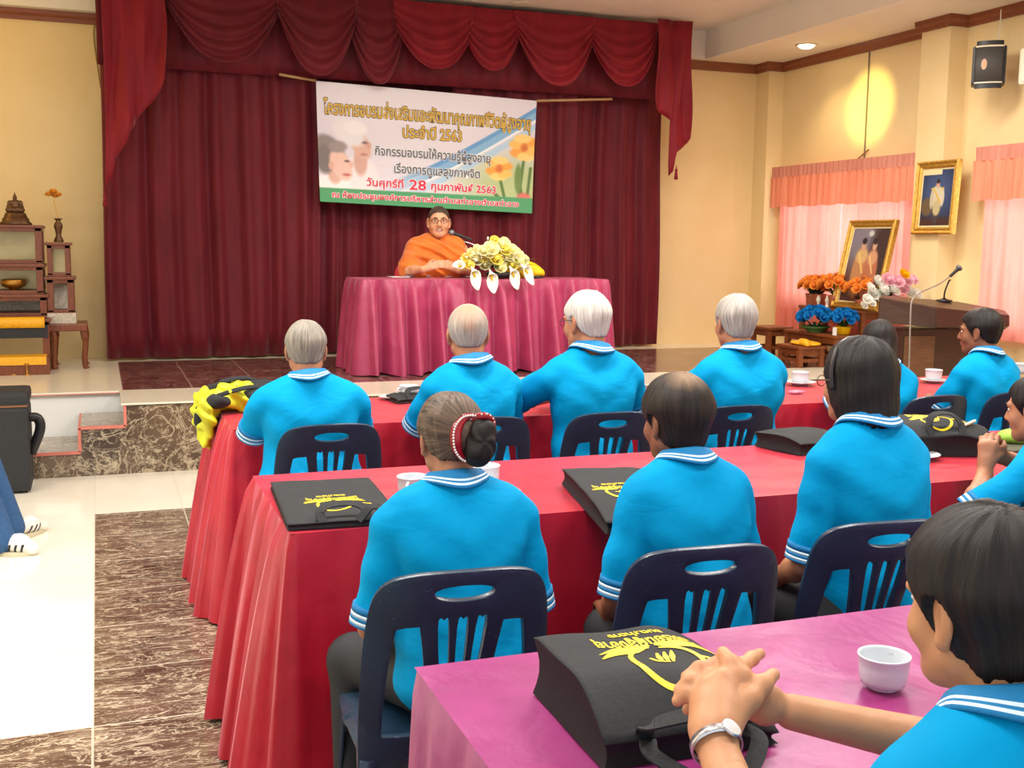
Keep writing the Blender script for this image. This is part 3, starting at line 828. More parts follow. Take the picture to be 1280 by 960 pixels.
# ------------------------------------------------------------------ blue plastic chairs
def m_chair():
    t = NT('navy_plastic'); v = t.coord('Object')
    f = t.noise(v, 8, 5); col = t.ramp(f, [(0.3, rgb(16, 38, 58)), (0.7, rgb(28, 54, 76))])
    sc = t.noise(t.coord('Object', (1, 1, 3)), 70, 3); col = t.mix(t.math('MULTIPLY', t.math('GREATER_THAN', sc, 0.68), 0.25), col, rgb(120, 140, 160))
    t.bsdf(col, 0.34, t.bump(t.noise(v, 150, 2), 0.06, 0.002), **{'Specular IOR Level': 0.55}); return t.m
M_CHAIR = m_chair()
def chair_proto(label, group):
    root = empty('plastic_chair', (0, 0, 0), 0, label, 'chair', group)
    # backrest: plate with a carrying slot, two side windows and three slots between slats
    out = []
    prof = [(-0.222, 0.40), (-0.226, 0.52), (-0.222, 0.66), (-0.214, 0.75), (-0.200, 0.805), (-0.170, 0.838), (-0.12, 0.852), (-0.06, 0.857), (0, 0.858)]
    L = arc(prof, 4); out = [(p[0], p[1]) for p in L]+[(-p[0], p[1]) for p in reversed(L[:-1])]
    holes = [ellipse(0, 0.812, 0.070, 0.017, 24, 2.2)]
    for s in (-1, 1):
        h = [(s*0.098, 0.742), (s*0.140, 0.738), (s*0.152, 0.722), (s*0.166, 0.62), (s*0.172, 0.50), (s*0.162, 0.485), (s*0.072, 0.485), (s*0.064, 0.50), (s*0.084, 0.66)]
        holes.append([(p[0], p[1]) for p in arc(h+[h[0]], 3)[:-1]])
    for k in (-1, 0, 1):
        c0, c1 = k*0.024, k*0.044
        holes.append([(p[0], p[1]) for p in arc([(c0-0.006, 0.50), (c1-0.013, 0.735), (c1, 0.755), (c1+0.013, 0.735), (c0+0.006, 0.50), (c0, 0.488), (c0-0.006, 0.50)], 4)[:-1]])
    V, Fs = cdt_sheet(out, holes, 0.022)
    def bend(V):
        u, z = V[:, 0], V[:, 1]; t = (z-0.43)/0.43
        y = -0.185-0.085*t-0.045*(1-(u/0.22)**2)*np.clip(t+0.15, 0, 1)-0.01*np.clip(t-0.93, 0, 1)*14*0.05
        return np.stack([u, y, z], 1)
    b = mesh_obj('backrest', bend(V), Fs, M_CHAIR, root, True); recalc(b)
    md = b.modifiers.new('solid', 'SOLIDIFY'); md.thickness = 0.014; md.offset = 0
    md = b.modifiers.new('bevel', 'BEVEL'); md.width = 0.004; md.segments = 2; md.limit_method = 'ANGLE'; md.angle_limit = math.radians(50)
    # seat: dished plate with rolled front
    S = ellipse(0, 0.02, 0.215, 0.215, 40, 5); V, Fs = cdt_sheet(S, [], 0.03)
    x, y = V[:, 0], V[:, 1]
    z = 0.435-0.012*np.exp(-((x/0.13)**2+((y-0.0)/0.13)**2))-0.05*np.clip((y-0.17)/0.07, 0, 1)**2-0.012*np.clip((np.abs(x)-0.17)/0.05, 0, 1)**2
    s_ = mesh_obj('seat', np.stack([x, y, z], 1), Fs, M_CHAIR, root, True); recalc(s_)
    md = s_.modifiers.new('solid', 'SOLIDIFY'); md.thickness = 0.012; md.offset = -1
    for sx in (-1, 1):
        for fr in (1, 0):
            if fr: pts = [(sx*0.195, 0.19, 0.42), (sx*0.205, 0.215, 0.22), (sx*0.215, 0.235, 0.0)]
            else: pts = [(sx*0.218, -0.188, 0.45), (sx*0.222, -0.215, 0.25), (sx*0.226, -0.262, 0.0)]
            P = arc(pts, 4); rows = []
            for i, p in enumerate(P):
                t = i/(len(P)-1); w1 = 0.036-0.008*t; w2 = 0.03-0.006*t; d = -1 if fr else 1
                rows.append([(p[0]-sx*w1, p[1], p[2]), (p[0]-sx*w1*0.5, p[1]+0.002*d, p[2]), (p[0], p[1], p[2]), (p[0]-0.002*sx, p[1]+w2*0.5*d, p[2]), (p[0], p[1]+w2*d, p[2])])
            g = MB().grid(rows).build('leg', M_CHAIR, root, True)
            md = g.modifiers.new('solid', 'SOLIDIFY'); md.thickness = 0.009; md.offset = 0
    return root
CG = 'navy plastic stacking chairs'
CH = [
 ((415, 536), 3.84, 0, 'navy plastic chair behind the grey-haired person at the left end of the front row'),
 ((612, 522), 3.84, -2, 'navy plastic chair of the balding person with thin grey hair'),
 ((768, 516), 3.82, 0, 'navy plastic chair of the white-haired person with spectacles'),
 ((926, 510), 3.84, 1, 'navy plastic chair of the person with cropped white hair'),
 ((1176, 500), 3.86, 3, 'navy plastic chair right above the bulging black bag'),
 ((1287, 490), 3.86, -4, 'dark plastic chair at the right edge behind the raised fist'),
 ((592, 716), 2.02, -3, 'navy plastic chair of the woman with the red hair clip'),
 ((902, 690), 2.02, -4, 'navy plastic chair of the person with short hair thinning at the crown'),
 ((1128, 655), 2.08, -5, 'navy plastic chair of the woman with the headband, left of the nearest head'),
]
proto = None
for i, ((pu, pv), yy, a, lab) in enumerate(CH):
    p = aty(pu, pv, yy)
    o = chair_proto(lab, CG) if proto is None else copy_tree(proto)
    if proto is None: proto = o
    o['label'] = lab
    # the top of the backrest stands 0.27 behind the seat centre
    o.location = (float(p[0]), yy+0.30, 0.0); o.rotation_euler = (0, 0, math.radians(a)); o.scale = (0.88, 0.96, 1.0)
# ------------------------------------------------------------------ people
def m_skin(name, c, c2):
    t = NT(name); v = t.coord('Object')
    f = t.noise(v, 14, 4); col = t.ramp(f, [(0.3, c), (0.7, c2)])
    nb = t.bump(t.noise(v, 220, 3), 0.10, 0.002)
    t.bsdf(col, 0.5, nb, **{'Subsurface Weight': 0.08, 'Subsurface Radius': (0.02, 0.008, 0.004), 'Subsurface Scale': 0.3, 'Specular IOR Level': 0.4}); return t.m
SK_TAN = m_skin('tan_skin', rgb(168, 112, 82), rgb(184, 128, 96))
SK_MID = m_skin('warm_skin', rgb(196, 138, 104), rgb(210, 154, 120))
SK_BROWN = m_skin('brown_skin', rgb(128, 80, 56), rgb(146, 94, 68))
SK_LIGHT = m_skin('light_skin', rgb(184, 128, 90), rgb(200, 144, 104))
M_LIP = mat('lip_skin', rgb(150, 82, 72), 0.4, 0.05, 40, 0.05)
M_TEETH = mat('teeth', rgb(236, 232, 222), 0.3, 0.02, 40, 0)
M_EYE = mat('eye_dark', rgb(40, 28, 24), 0.2, 0.05, 40, 0)
M_EYEW = mat('eye_white', rgb(226, 220, 212), 0.25, 0.02, 40, 0)
def m_hair(name, root, tip, scalp):
    t = NT(name); a = t.n('Attribute', None, attribute_name='strand'); b = t.n('Attribute', None, attribute_name='bald')
    n1 = t.noise(a.outputs['Vector'], 1.0, 4, 0.65); col = t.ramp(n1, [(0.32, root), (0.68, tip)])
    n2 = t.noise(a.outputs['Vector'], 3.2, 2)
    f = t.math('MULTIPLY', b.outputs['Fac'], t.math('ADD', 0.55, t.math('MULTIPLY', n2, 0.7)))
    col = t.mix(t.n('Clamp', {0: f}).outputs[0], col, scalp)
    t.bsdf(col, 0.5, t.bump(n2, 0.35, 0.004, t.bump(n1, 0.3, 0.006)), **{'Specular IOR Level': 0.3}); return t.m
H_BLACK = m_hair('black_hair', rgb(12, 10, 10), rgb(33, 26, 23), rgb(150, 112, 84))
H_DARK = m_hair('dark_brown_hair', rgb(18, 13, 10), rgb(48, 36, 29), rgb(166, 132, 98))
H_GREYBR = m_hair('greying_brown_hair', rgb(40, 30, 24), rgb(118, 96, 78), rgb(150, 120, 92))
H_GREY = m_hair('grey_hair', rgb(100, 94, 84), rgb(164, 156, 144), rgb(150, 120, 92))
H_WHITE = m_hair('white_hair', rgb(166, 162, 154), rgb(222, 218, 210), rgb(180, 140, 110))
H_SALT = m_hair('white_and_grey_hair', rgb(124, 118, 110), rgb(190, 184, 176), rgb(176, 136, 106))
H_STUB = m_hair('shaven_stubble', rgb(52, 40, 34), rgb(74, 58, 48), rgb(120, 84, 62))
def m_shirt():
    t = NT('turquoise_pique'); v = t.coord('Object')
    col = t.ramp(t.noise(v, 6, 3), [(0.3, rgb(0, 140, 194)), (0.7, rgb(0, 152, 206))])
    wr = t.bump(t.noise(t.coord('Object', (1, 1, 1.6)), 6, 3, 0.5, 0.7), 0.28, 0.03)
    t.bsdf(col, 0.72, t.bump(t.noise(v, 300, 1), 0.08, 0.002, wr), **{'Specular IOR Level': 0.08}); return t.m
M_SHIRT = m_shirt()
M_STRIPE = mat('white_knit', rgb(206, 226, 236), 0.7, 0.04, 60, 0.05)
M_COLLAR = mat('collar_knit', rgb(0, 116, 172), 0.75, 0.06, 60, 0.1)
M_TROUS = mat('dark_trousers', rgb(28, 32, 36), 0.75, 0.15, 20, 0.2)
M_SHOE = mat('dark_shoe', rgb(30, 26, 24), 0.5)
M_SNEAK = mat('white_leather', rgb(228, 226, 216), 0.5, 0.04, 40, 0.05)
M_SOLE = mat('sole_rubber', rgb(190, 180, 150), 0.7, 0.05, 40, 0.05)
M_JEANS = mat('blue_denim', rgb(44, 84, 128), 0.85, 0.14, 60, 0.3)
M_METAL = mat('spectacle_metal', rgb(120, 104, 84), 0.3, 0.05, 30, 0, metal=0.8)
M_SPECB = mat('spectacle_dark', rgb(40, 32, 30), 0.3, 0.05, 30, 0)

def head_field(F, c, R, s, ears=True, smile=False, female=False):
    """adds a head to field F; c = centre of the head, R = 3x3 turn, s = scale"""
    c = np.array(c, float)
    def W(p): return c+R@(np.array(p, float)*s)
    def E(p, r, k=0.015, op='u', rr=None): F.ell(W(p), np.array(r)*s, R if rr is None else R@rr, k*s, op)
    def C(a, b, ra, rb=None, k=0.012, op='u'): F.cap(W(a), W(b), ra*s, (ra if rb is None else rb)*s, k*s, op)
    E((0, -0.014, 0.026), (0.0735, 0.093, 0.086), 0.02)
    E((0, 0.026, -0.028), (0.060, 0.060, 0.082), 0.03)
    C((-0.047, 0.0, -0.06), (-0.016, 0.058, -0.090), 0.018, 0.018, 0.03); C((0.047, 0.0, -0.06), (0.016, 0.058, -0.090), 0.018, 0.018, 0.03)
    E((0, 0.064, -0.092), (0.02, 0.018, 0.017), 0.025)
    for q in (-1, 1):
        E((q*0.040, 0.052, -0.032), (0.024, 0.024, 0.024), 0.02)
        C((q*0.012, 0.084, 0.022), (q*0.048, 0.070, 0.02), 0.008, 0.007, 0.014)
        E((q*0.031, 0.094, 0.003), (0.016, 0.013, 0.011), 0.012, 's')
        E((q*0.013, 0.088, -0.035), (0.009, 0.010, 0.008), 0.008)
        if ears:
            e = rotm(0.0, 0.0, q*0.45)
            E((q*0.076, -0.010, -0.006), (0.009, 0.021, 0.034), 0.008, 'u', e)
            E((q*0.074, -0.004, -0.036), (0.008, 0.010, 0.011), 0.008)
            E((q*0.087, -0.003, -0.002), (0.007, 0.011, 0.019), 0.006, 's', e)
    C((0, 0.084, 0.008), (0, 0.101, -0.028), 0.0085, 0.012, 0.012)
    # lips
    if smile:
        E((0, 0.084, -0.060), (0.026, 0.012, 0.011), 0.006, 's')
        C((-0.028, 0.076, -0.052), (0, 0.090, -0.050), 0.004, 0.005, 0.006); C((0.028, 0.076, -0.052), (0, 0.090, -0.050), 0.004, 0.005, 0.006)
        C((-0.027, 0.074, -0.055), (0, 0.086, -0.073), 0.0045, 0.006, 0.006); C((0.027, 0.074, -0.055), (0, 0.086, -0.073), 0.0045, 0.006, 0.006)
    else:
        C((-0.021, 0.080, -0.058), (0, 0.090, -0.055), 0.004, 0.0055, 0.006); C((0.021, 0.080, -0.058), (0, 0.090, -0.055), 0.004, 0.0055, 0.006)
        C((-0.019, 0.079, -0.063), (0, 0.088, -0.066), 0.004, 0.0065, 0.006); C((0.019, 0.079, -0.063), (0, 0.088, -0.066), 0.004, 0.0065, 0.006)
    return W

def hand_field(F, wr, d, n, side, s=1.0, curl=0.5, spread=0.05, k=0.006):
    """hand: wrist wr, direction d, back-of-hand normal n, side +1 = thumb on the (d x n) side"""
    wr = np.array(wr, float); d = np.array(d, float); d /= np.linalg.norm(d); n = np.array(n, float); n -= d*(n@d); n /= np.linalg.norm(n)
    t = np.cross(d, n)*side      # towards the thumb
    P = lambda a, b, c: wr+(d*a+t*b+n*c)*s
    for i, b in enumerate((0.027, 0.009, -0.009, -0.026)):
        F.cap(P(0.005, b*0.55, 0), P(0.085-0.004*abs(i-1), b, 0.002), 0.014*s, 0.0115*s, 0.014*s)
    F.cap(P(-0.03, 0, 0), P(0.02, 0, 0), 0.026*s, 0.022*s, 0.02*s)
    Ls = [(0.042, 0.026, 0.021), (0.046, 0.029, 0.022), (0.043, 0.027, 0.021), (0.034, 0.021, 0.019)]
    for i, b in enumerate((0.027, 0.009, -0.009, -0.026)):
        p = P(0.086-0.004*abs(i-1), b, 0.002); a = curl*0.55; sp = spread*(1.2-i)*1.0
        r = (0.0098, 0.0088, 0.0080, 0.0068) if i < 3 else (0.0085, 0.0075, 0.0068, 0.006)
        for j, L in enumerate(Ls[i]):
            v = (d*math.cos(a)-n*math.sin(a)); v = v+t*sp; v /= np.linalg.norm(v)
            q = p+v*L*s; F.cap(p, q, r[j]*s, r[j+1]*s, k*s); p = q; a += curl*(0.9 if j == 0 else 0.7)
    # thumb leaves the side of the palm near its base
    p0 = P(0.018, 0.020, -0.006); p1 = P(0.048, 0.046, -0.014); p2 = P(0.075, 0.054, -0.022-0.012*curl); p3 = P(0.098, 0.050, -0.028-0.02*curl)
    F.cap(p0, p1, 0.015*s, 0.0125*s, 0.012*s); F.cap(p1, p2, 0.011*s, 0.0098*s, k*s); F.cap(p2, p3, 0.0098*s, 0.0075*s, k*s)

def hair_mesh(name, style, c, R, s, m, parent, res=0.005, bald=None, seed=0):
    """hair as one mass; style: short, bob, long, bun, stubble"""
    c = np.array(c, float); H = Field()
    th = {'stubble': 0.0022, 'crop': 0.0095, 'short': 0.014, 'full': 0.021}.get(style, 0.017)
    Ri = R.T
    def loc(X, Y, Z):
        x, y, z = X-c[0], Y-c[1], Z-c[2]
        return ((Ri[0, 0]*x+Ri[0, 1]*y+Ri[0, 2]*z)/s, (Ri[1, 0]*x+Ri[1, 1]*y+Ri[1, 2]*z)/s, (Ri[2, 0]*x+Ri[2, 1]*y+Ri[2, 2]*z)/s)
    rg = random.Random(seed); ph = [rg.uniform(0, 6.28) for _ in range(5)]
    def f(X, Y, Z):
        x, y, z = loc(X, Y, Z)
        zz = z-0.026
        # skull shell; hangs straight below its widest level for the longer cuts
        low = {'bob': -0.115, 'long': -0.10}.get(style, -0.2)
        if style in ('bob', 'long'): zs = np.where(zz < 0, zz*0.28, zz)
        else: zs = np.where(zz < 0, zz*0.72, zz)
        a = np.arctan2(x, y+0.04)
        rip = 0.0014*np.sin(a*11+ph[0]+z*20)+0.0009*np.sin(a*27+ph[1]-z*34)+0.0022*np.sin(a*5+z*40+ph[2])*np.cos(z*31-a*3+ph[4])
        if style in ('crop', 'stubble'): rip = rip*0.3
        if style in ('bob', 'long'): te = th
        else:
            q_ = np.clip((z+0.045)/0.085, 0, 1); te = th*(0.30+0.70*q_*q_*(3-2*q_))
        rx, ry, rz = 0.0735+te, 0.093+te, 0.086+th
        yy = y+0.014
        k0 = np.sqrt((x/rx)**2+(yy/ry)**2+(zs/rz)**2); k1 = np.sqrt((x/rx**2)**2+(yy/ry**2)**2+(zs/rz**2)**2)
        d = k0*(k0-1)/np.maximum(k1, 1e-6)-rip
        # hairline: a surface rising from nape to forehead
        nape = {'bob': -0.125, 'long': -0.11, 'short': -0.068, 'full': -0.102, 'crop': -0.06, 'stubble': -0.05, 'bun': -0.062}[style]
        line = np.interp(y, [-0.11, -0.06, -0.022, 0.014, 0.03, 0.055, 0.075, 0.10], {
            'bob': [nape, nape, nape+0.004, -0.095, -0.06, 0.02, 0.055, 0.068], 'long': [nape, nape, nape, -0.03, 0.005, 0.04, 0.06, 0.072]}.get(style,
            [nape, nape+0.006, nape+0.05 if style != 'full' else nape+0.045, -0.022, 0.005, 0.045, 0.062, 0.075]))
        g = (line-z)+0.003*np.sin(a*23+ph[3])+0.002*np.sin(a*41)
        k = 0.006
        h = np.maximum(k-np.abs(d-g), 0)/k
        v = np.maximum(d, g)+h*h*k*0.25
        # leave the ears free
        if style not in ('bob', 'long'):
            for q in (-1, 1):
                e = np.sqrt(((x-q*0.088)/0.020)**2+((y+0.004)/0.024)**2+((z+0.012)/0.036)**2)-1
                v = np.maximum(v, -e*0.022)
        return v*s
    m_ = 0.15*s
    H.fn(f, c-m_, c+m_, 0.01)
    if style == 'bun':
        W = lambda p: c+R@(np.array(p, float)*s)
        H.ell(W((0.030, -0.085, 0.0)), np.array((0.045, 0.034, 0.05))*s, R, 0.03*s)
    if style == 'long':
        W = lambda p: c+R@(np.array(p, float)*s)
        H.chain([W((0.0, -0.085, -0.06)), W((0.01, -0.105, -0.14)), W((0.012, -0.11, -0.24)), W((0.01, -0.105, -0.34))], [0.05*s, 0.043*s, 0.036*s, 0.016*s], 0.04*s)
    lo, hi = H.bounds(); V, Q = H.mesh(lo, hi, res)
    # strand coordinates: angle around the crown and distance from it
    L = ((V-c)@R)/s; crown = np.array((0.0, -0.05, 0.09)); D = L-crown
    ang = np.arctan2(D[:, 0], D[:, 1]); rad = np.linalg.norm(D, axis=1)
    if style == 'bun': ang = np.arctan2(L[:, 0]-0.03, L[:, 2]-0.01); rad = L[:, 1]
    st = np.stack([np.cos(ang)*14, np.sin(ang)*14, rad*16], 1)
    o = mesh_obj(name, V, Q, m, parent, True)
    at = o.data.attributes.new('strand', 'FLOAT_VECTOR', 'POINT'); at.data.foreach_set('vector', st.astype(np.float32).ravel())
    b = np.zeros(len(V))
    for (bx, by, bz, br, amt) in (bald or []):
        b = np.maximum(b, amt*np.clip(1.25-np.linalg.norm(L-np.array((bx, by, bz)), axis=1)/br, 0, 1))
    at = o.data.attributes.new('bald', 'FLOAT', 'POINT'); at.data.foreach_set('value', b.astype(np.float32)); return o

def glasses(W, s, m, parent, full=True, lens=None):
    mb = MB()
    for q in (-1, 1):
        L = [W((q*0.032+0.022*math.cos(a), 0.101-0.10*abs(0.022*math.cos(a))*0-0.006*abs(q*0.032+0.022*math.cos(a))/0.05, 0.0+0.0155*math.sin(a))) for a in np.linspace(0, 2*math.pi, 25)]
        mb.tube(L, 0.0016*s, 6)
        mb.tube(arc([W((q*0.054, 0.094, 0.004)), W((q*0.078, 0.06, 0.006)), W((q*0.083, 0.0, 0.006)), W((q*0.082, -0.02, -0.004))], 4), 0.0016*s, 6)
    mb.tube([W((-0.011, 0.1, 0.003)), W((0, 0.104, 0.005)), W((0.011, 0.1, 0.003))], 0.0015*s, 6)
    return mb.build('spectacles', m, parent, True)

def person(label, hip, yaw, top, headyaw=0.0, pitch=0.0, tilt=0.0, lean=0.12, wid=1.0, hair='short', hm=None, skin=SK_TAN, bald=None,
           arms=(None, None), specs=None, group='people in turquoise polo shirts', hres=0.005, bres=0.009, head=None, fem=False, hands=None,
           cat='person', shirt=True, fat=1.0, legs=True, hs=1.0, seed=0, shoulder_drop=0.0, trous=None, zf=0.0, legpts=None, fine=None, extra=None, sneakers=False):
    """seated person. hip=(x,y) world, yaw turn about z (0 = facing the stage), top = height of the crown.
    arms: for left and right (elbow, wrist, hand dir, palm back normal) in world metres or None for a resting arm"""
    root_loc = np.array((hip[0], hip[1], zf)); Rz = rotm(0, 0, yaw)
    seat = 0.445; k = (top-seat)/0.835     # body scale from the sitting height
    cl, sl = math.cos(lean), math.sin(lean)
    def S(x, y, z):      # spine frame: x across, y forward, z above seat, leaning forward
        z2 = z*k; y2 = y*k
        return Rz@np.array((x*k, y2*cl+z2*sl, seat+0.09*k*0+(z2*cl-y2*sl)))
    def w2l(p): return np.array(p, float)-root_loc
    B = Field(); T = Field()
    RB = Rz@rotm(-lean, 0, 0)
    f_ = fat
    # ---- trunk
    def trunk(F, o, sc=1.0):
        F.ell(S(0, -0.01, 0.10), np.array((0.165*wid*f_, 0.125*f_, 0.12))*k+o, RB, 0.05)
        F.ell(S(0, 0.012, 0.23), np.array((0.152*wid*f_, 0.118*f_, 0.15))*k+o, RB, 0.06)
        F.ell(S(0, -0.002, 0.40), np.array((0.165*wid, 0.108, 0.165))*k+o, RB, 0.06)
        for q in (-1, 1):
            F.cap(S(q*0.055, -0.012, 0.535-shoulder_drop*0.3), S(q*0.155*wid, -0.012, 0.505-shoulder_drop), 0.055*k+o, 0.054*k+o, 0.05)
            F.cap(S(q*0.02, -0.014, 0.585), S(q*0.11*wid, -0.016, 0.535-shoulder_drop*0.7), 0.04*k+o, 0.045*k+o, 0.05)
            F.ell(S(q*0.08*wid, -0.06, 0.43), np.array((0.075, 0.055, 0.10))*k+o, RB, 0.04)
    trunk(B, -0.012)
    # ---- neck and head
    hc = S(0, 0.03, 0.722) if head is None else w2l(head)
    hs_ = 0.985*k*hs
    RH = Rz@rotm(0, 0, headyaw)@rotm(pitch, 0, 0)@rotm(0, tilt, 0)
    B.cap(S(0, -0.012, 0.52), hc+RH@np.array((0, -0.028, -0.055))*hs_, 0.056*k, 0.052*k, 0.03)
    W = head_field(B, hc, RH, hs_, True, hair == 'stubble', fem)
    # ---- arms
    aw = 1.0 if not fem else 0.95
    hand_boxes = []
    shl = []
    for i, q in enumerate((-1, 1)):
        sh = S(q*0.178*wid, -0.008, 0.497-shoulder_drop)
        a = arms[i]
        if a is None:
            el = S(q*0.235*wid, 0.03, 0.235); wr = S(q*0.13, 0.24, 0.15); hd = Rz@np.array((-q*0.4, 1, -0.1)); hn = np.array((0, 0, 1.0))
        else:
            el, wr = w2l(a[0]), w2l(a[1]); hd = np.array(a[2] if len(a) > 2 else (wr-el)); hn = np.array(a[3] if len(a) > 3 else (0, 0, 1.0))
        shl.append((sh, el, wr))
        B.chain([sh, sh*0.5+el*0.5, el, el*0.6+wr*0.4, wr], [0.050*k*aw, 0.044*k*aw, 0.037*k*aw, 0.036*k*aw, 0.0255*k*aw], 0.02)
        if hands is None or hands[i] is not False:
            hand_field(B, wr+hd/np.linalg.norm(hd)*0.03*k, hd, hn, 1 if q < 0 else -1, 0.95*k, a[4] if a is not None and len(a) > 4 else 0.55)
    # ---- legs
    knees = []
    for q in (-1, 1):
        h = Rz@np.array((q*0.085*k, 0.02, seat+0.075*k)); kn = Rz@np.array((q*0.10*k, 0.31*k, 0.475)); an = Rz@np.array((q*0.10*k, 0.22*k, 0.09)); toe = Rz@np.array((q*0.115*k, 0.37*k, 0.035))
        if legpts is not None: kn, an, toe = [w2l(p) for p in legpts[0 if q < 0 else 1]]
        knees.append((h, kn, an, toe))
        B.chain([h, kn, an], [0.075*k, 0.052*k, 0.034*k], 0.03); B.cap(an-np.array((0, 0, 0.045)), toe, 0.034*k, 0.026*k, 0.02)
    # ---- body mesh: coarse trunk and limbs, finer head
    lo, hi = B.bounds(); hb0 = hc-0.16*k; hb1 = hc+0.16*k
    zc = hc[2]-0.125*hs_
    if extra is not None: extra(B, w2l)
    if fine is not None:
        fl, fh, fr = w2l(fine[0]), w2l(fine[1]), fine[2]
        V0, Q0 = B.mesh(lo, np.array((hi[0], hi[1], zc+bres)), bres)
        ins = ((V0 > fl+bres) & (V0 < fh-bres)).all(1); parts = [(V0, Q0[~ins[Q0].all(1)]), B.mesh(fl, fh, fr)]
    else: parts = [B.mesh(lo, np.array((hi[0], hi[1], zc+bres)), bres)]
    V1, Q1 = B.mesh(np.array((hb0[0], hb0[1], zc)), np.array((hb1[0], hb1[1], hc[2]+0.16*k)), hres)
    V, Q = join(parts+[(V1, Q1)])
    fm = np.zeros(len(Q), int)
    # lips coloured
    Lc = ((V-hc)@RH)/hs_; fc = Lc[Q].mean(1)
    lip = (np.abs(fc[:, 0]) < 0.024) & (fc[:, 1] > 0.078) & (fc[:, 2] < -0.052) & (fc[:, 2] > -0.0705)
    fm[lip] = 1
    me = MB(); 
    for q in (-1, 1):
        e = W((q*0.031, 0.0722, 0.002)); me.ball(e, np.array((0.0115, 0.0112, 0.0066))*hs_, 12, 3, )
        me.ball(W((q*0.031, 0.0805, 0.002)), np.array((0.0062, 0.0045, 0.0056))*hs_, 10, 2)
        me.tube([W((q*0.014, 0.0945, 0.020)), W((q*0.032, 0.0875, 0.026)), W((q*0.050, 0.073, 0.020))], [0.0028*hs_, 0.0034*hs_, 0.0018*hs_], 6, 2)
    if hair == 'stubble': me.box((0, 0, 0), (0.044*hs_, 0.010*hs_, 0.013*hs_), 0.002, 4, Matrix.Translation(Vector(W((0, 0.077, -0.0585)))) @ Matrix(RH).to_4x4())
    bverts = np.concatenate([V, np.array(me.v)]); off = len(V)
    faces = [tuple(x) for x in Q.tolist()]+[tuple(off+i for i in f) for f in me.f]
    o = mesh_obj('person', bverts, faces, [skin, M_LIP, M_EYE, M_EYEW, M_TEETH], None, True, list(fm)+me.fm)
    o.location = tuple(root_loc); tag(o, label, cat, group)
    # ---- clothes
    if shirt:
        trunk(T, 0.012)
        T.ell(S(0, -0.035, 0.16), np.array((0.15*wid*f_, 0.12*f_, 0.17))*k+0.008, RB, 0.06)
        for (sh, el, wr) in shl:
            d = (el-sh); L = np.linalg.norm(d); ce = sh+d*min(0.80, 0.235*k/L)
            T.cap(sh, ce, 0.060*k, 0.060*k, 0.014)
        n0 = S(0, -0.012, 0.60); n1 = hc+RH@np.array((0, -0.028, -0.03))*hs_
        T.cap(n0, n1, 0.062*k, 0.06*k, 0.01, 's')
        T.ell(S(0, 0.07, 0.60), np.array((0.045, 0.06, 0.05))*k, RB, 0.015, 's')
        def cut(X, Y, Z): return (seat-0.02)-Z
        l2, h2 = T.bounds()
        T.fn(cut, l2, np.array((h2[0], h2[1], seat+0.05)), 0.02, 'i')
        V, Q = T.mesh(l2, h2, 0.009)
        # drape wrinkles
        ph = seed*1.7; loc = (V-S(0, 0, 0.3))@Rz
        w_ = 0.0042*np.sin(loc[:, 2]*38+loc[:, 0]*np.sign(loc[:, 0])*26+ph)*np.exp(-((loc[:, 2]+0.10)/0.16)**2)+0.0036*np.sin(loc[:, 0]*34+loc[:, 2]*16+ph*2)*np.exp(-((loc[:, 2]+0.05)/0.2)**2)+0.0022*np.sin(loc[:, 2]*55-np.abs(loc[:, 0])*40+ph)
        ctr = np.array((S(0, 0, 0.3)[0], S(0, 0, 0.3)[1])); dv = V[:, :2]-ctr; dv /= np.maximum(np.linalg.norm(dv, axis=1), 0.05)[:, None]
        V[:, :2] += dv*w_[:, None]
        # white piping band at the sleeve ends
        sh_o = mesh_obj('polo_shirt', V, Q, M_SHIRT, o, True)
        for (sh, el, wr) in shl:
            d = (el-sh); L = np.linalg.norm(d); ce = sh+d*min(0.80, 0.235*k/L); u = d/L
            prof = []; r0 = 0.0635*k
            Mx = Matrix.Translation(Vector(ce+u*0.030*k)) @ Vector(u).to_track_quat('Z', 'Y').to_matrix().to_4x4()
            cuff = MB(); r1 = 0.0625*k
            for a, b, mi in ((-0.028, -0.012, 0), (-0.012, -0.004, 1), (-0.004, 0.004, 0), (0.004, 0.012, 1), (0.012, 0.018, 0)):
                cuff.lathe([(r1+0.0015, a), (r1+0.0015, b)], 26, Mx, mi)
            # open end turned inward
            cuff.v = cuff.v; cuff.lathe([(r1+0.0015, 0.018), (r1-0.004, 0.019), (r1-0.010, 0.008)], 26, Mx, 0)
            cuff.build('sleeve_cuff', [M_COLLAR, M_STRIPE], sh_o, True)
        # collar folded down around the neck, white double stripe near its edge
        nb = S(0, -0.014, 0.575); nt = hc+RH@np.array((0, -0.028, -0.06))*hs_; ax = (nt-nb); ax /= np.linalg.norm(ax)
        fw = Rz@np.array((0, 1.0, 0)); fw = fw-ax*(fw@ax); fw /= np.linalg.norm(fw); sx = np.cross(fw, ax)
        prof = [(0.060, 0.012, 0), (0.0615, 0.034, 0), (0.0655, 0.040, 0), (0.072, 0.034, 0), (0.083, 0.012, 1), (0.0855, 0.006, 0), (0.0885, 0.000, 1), (0.091, -0.006, 0), (0.0935, -0.014, 0)]
        nA = 44; vs = []; fs = []; fmi = []
        for j, (r, z, mi) in enumerate(prof):
            for i in range(nA+1):
                a = math.radians(-158)+math.radians(316)*i/nA     # open at the throat
                front = max(0, -math.cos(a)); rr = r*k*(1.0+0.05*front); side = abs(math.sin(a))
                zz = (z-0.018*front-0.006*side*(r/0.09))*k
                drop = k*0.036*side**1.5*max(0, (r-0.062)/0.031)
                vs.append(nb+ax*(zz+0.020*k+drop)-fw*math.cos(a)*rr*0.98+sx*math.sin(a)*rr)
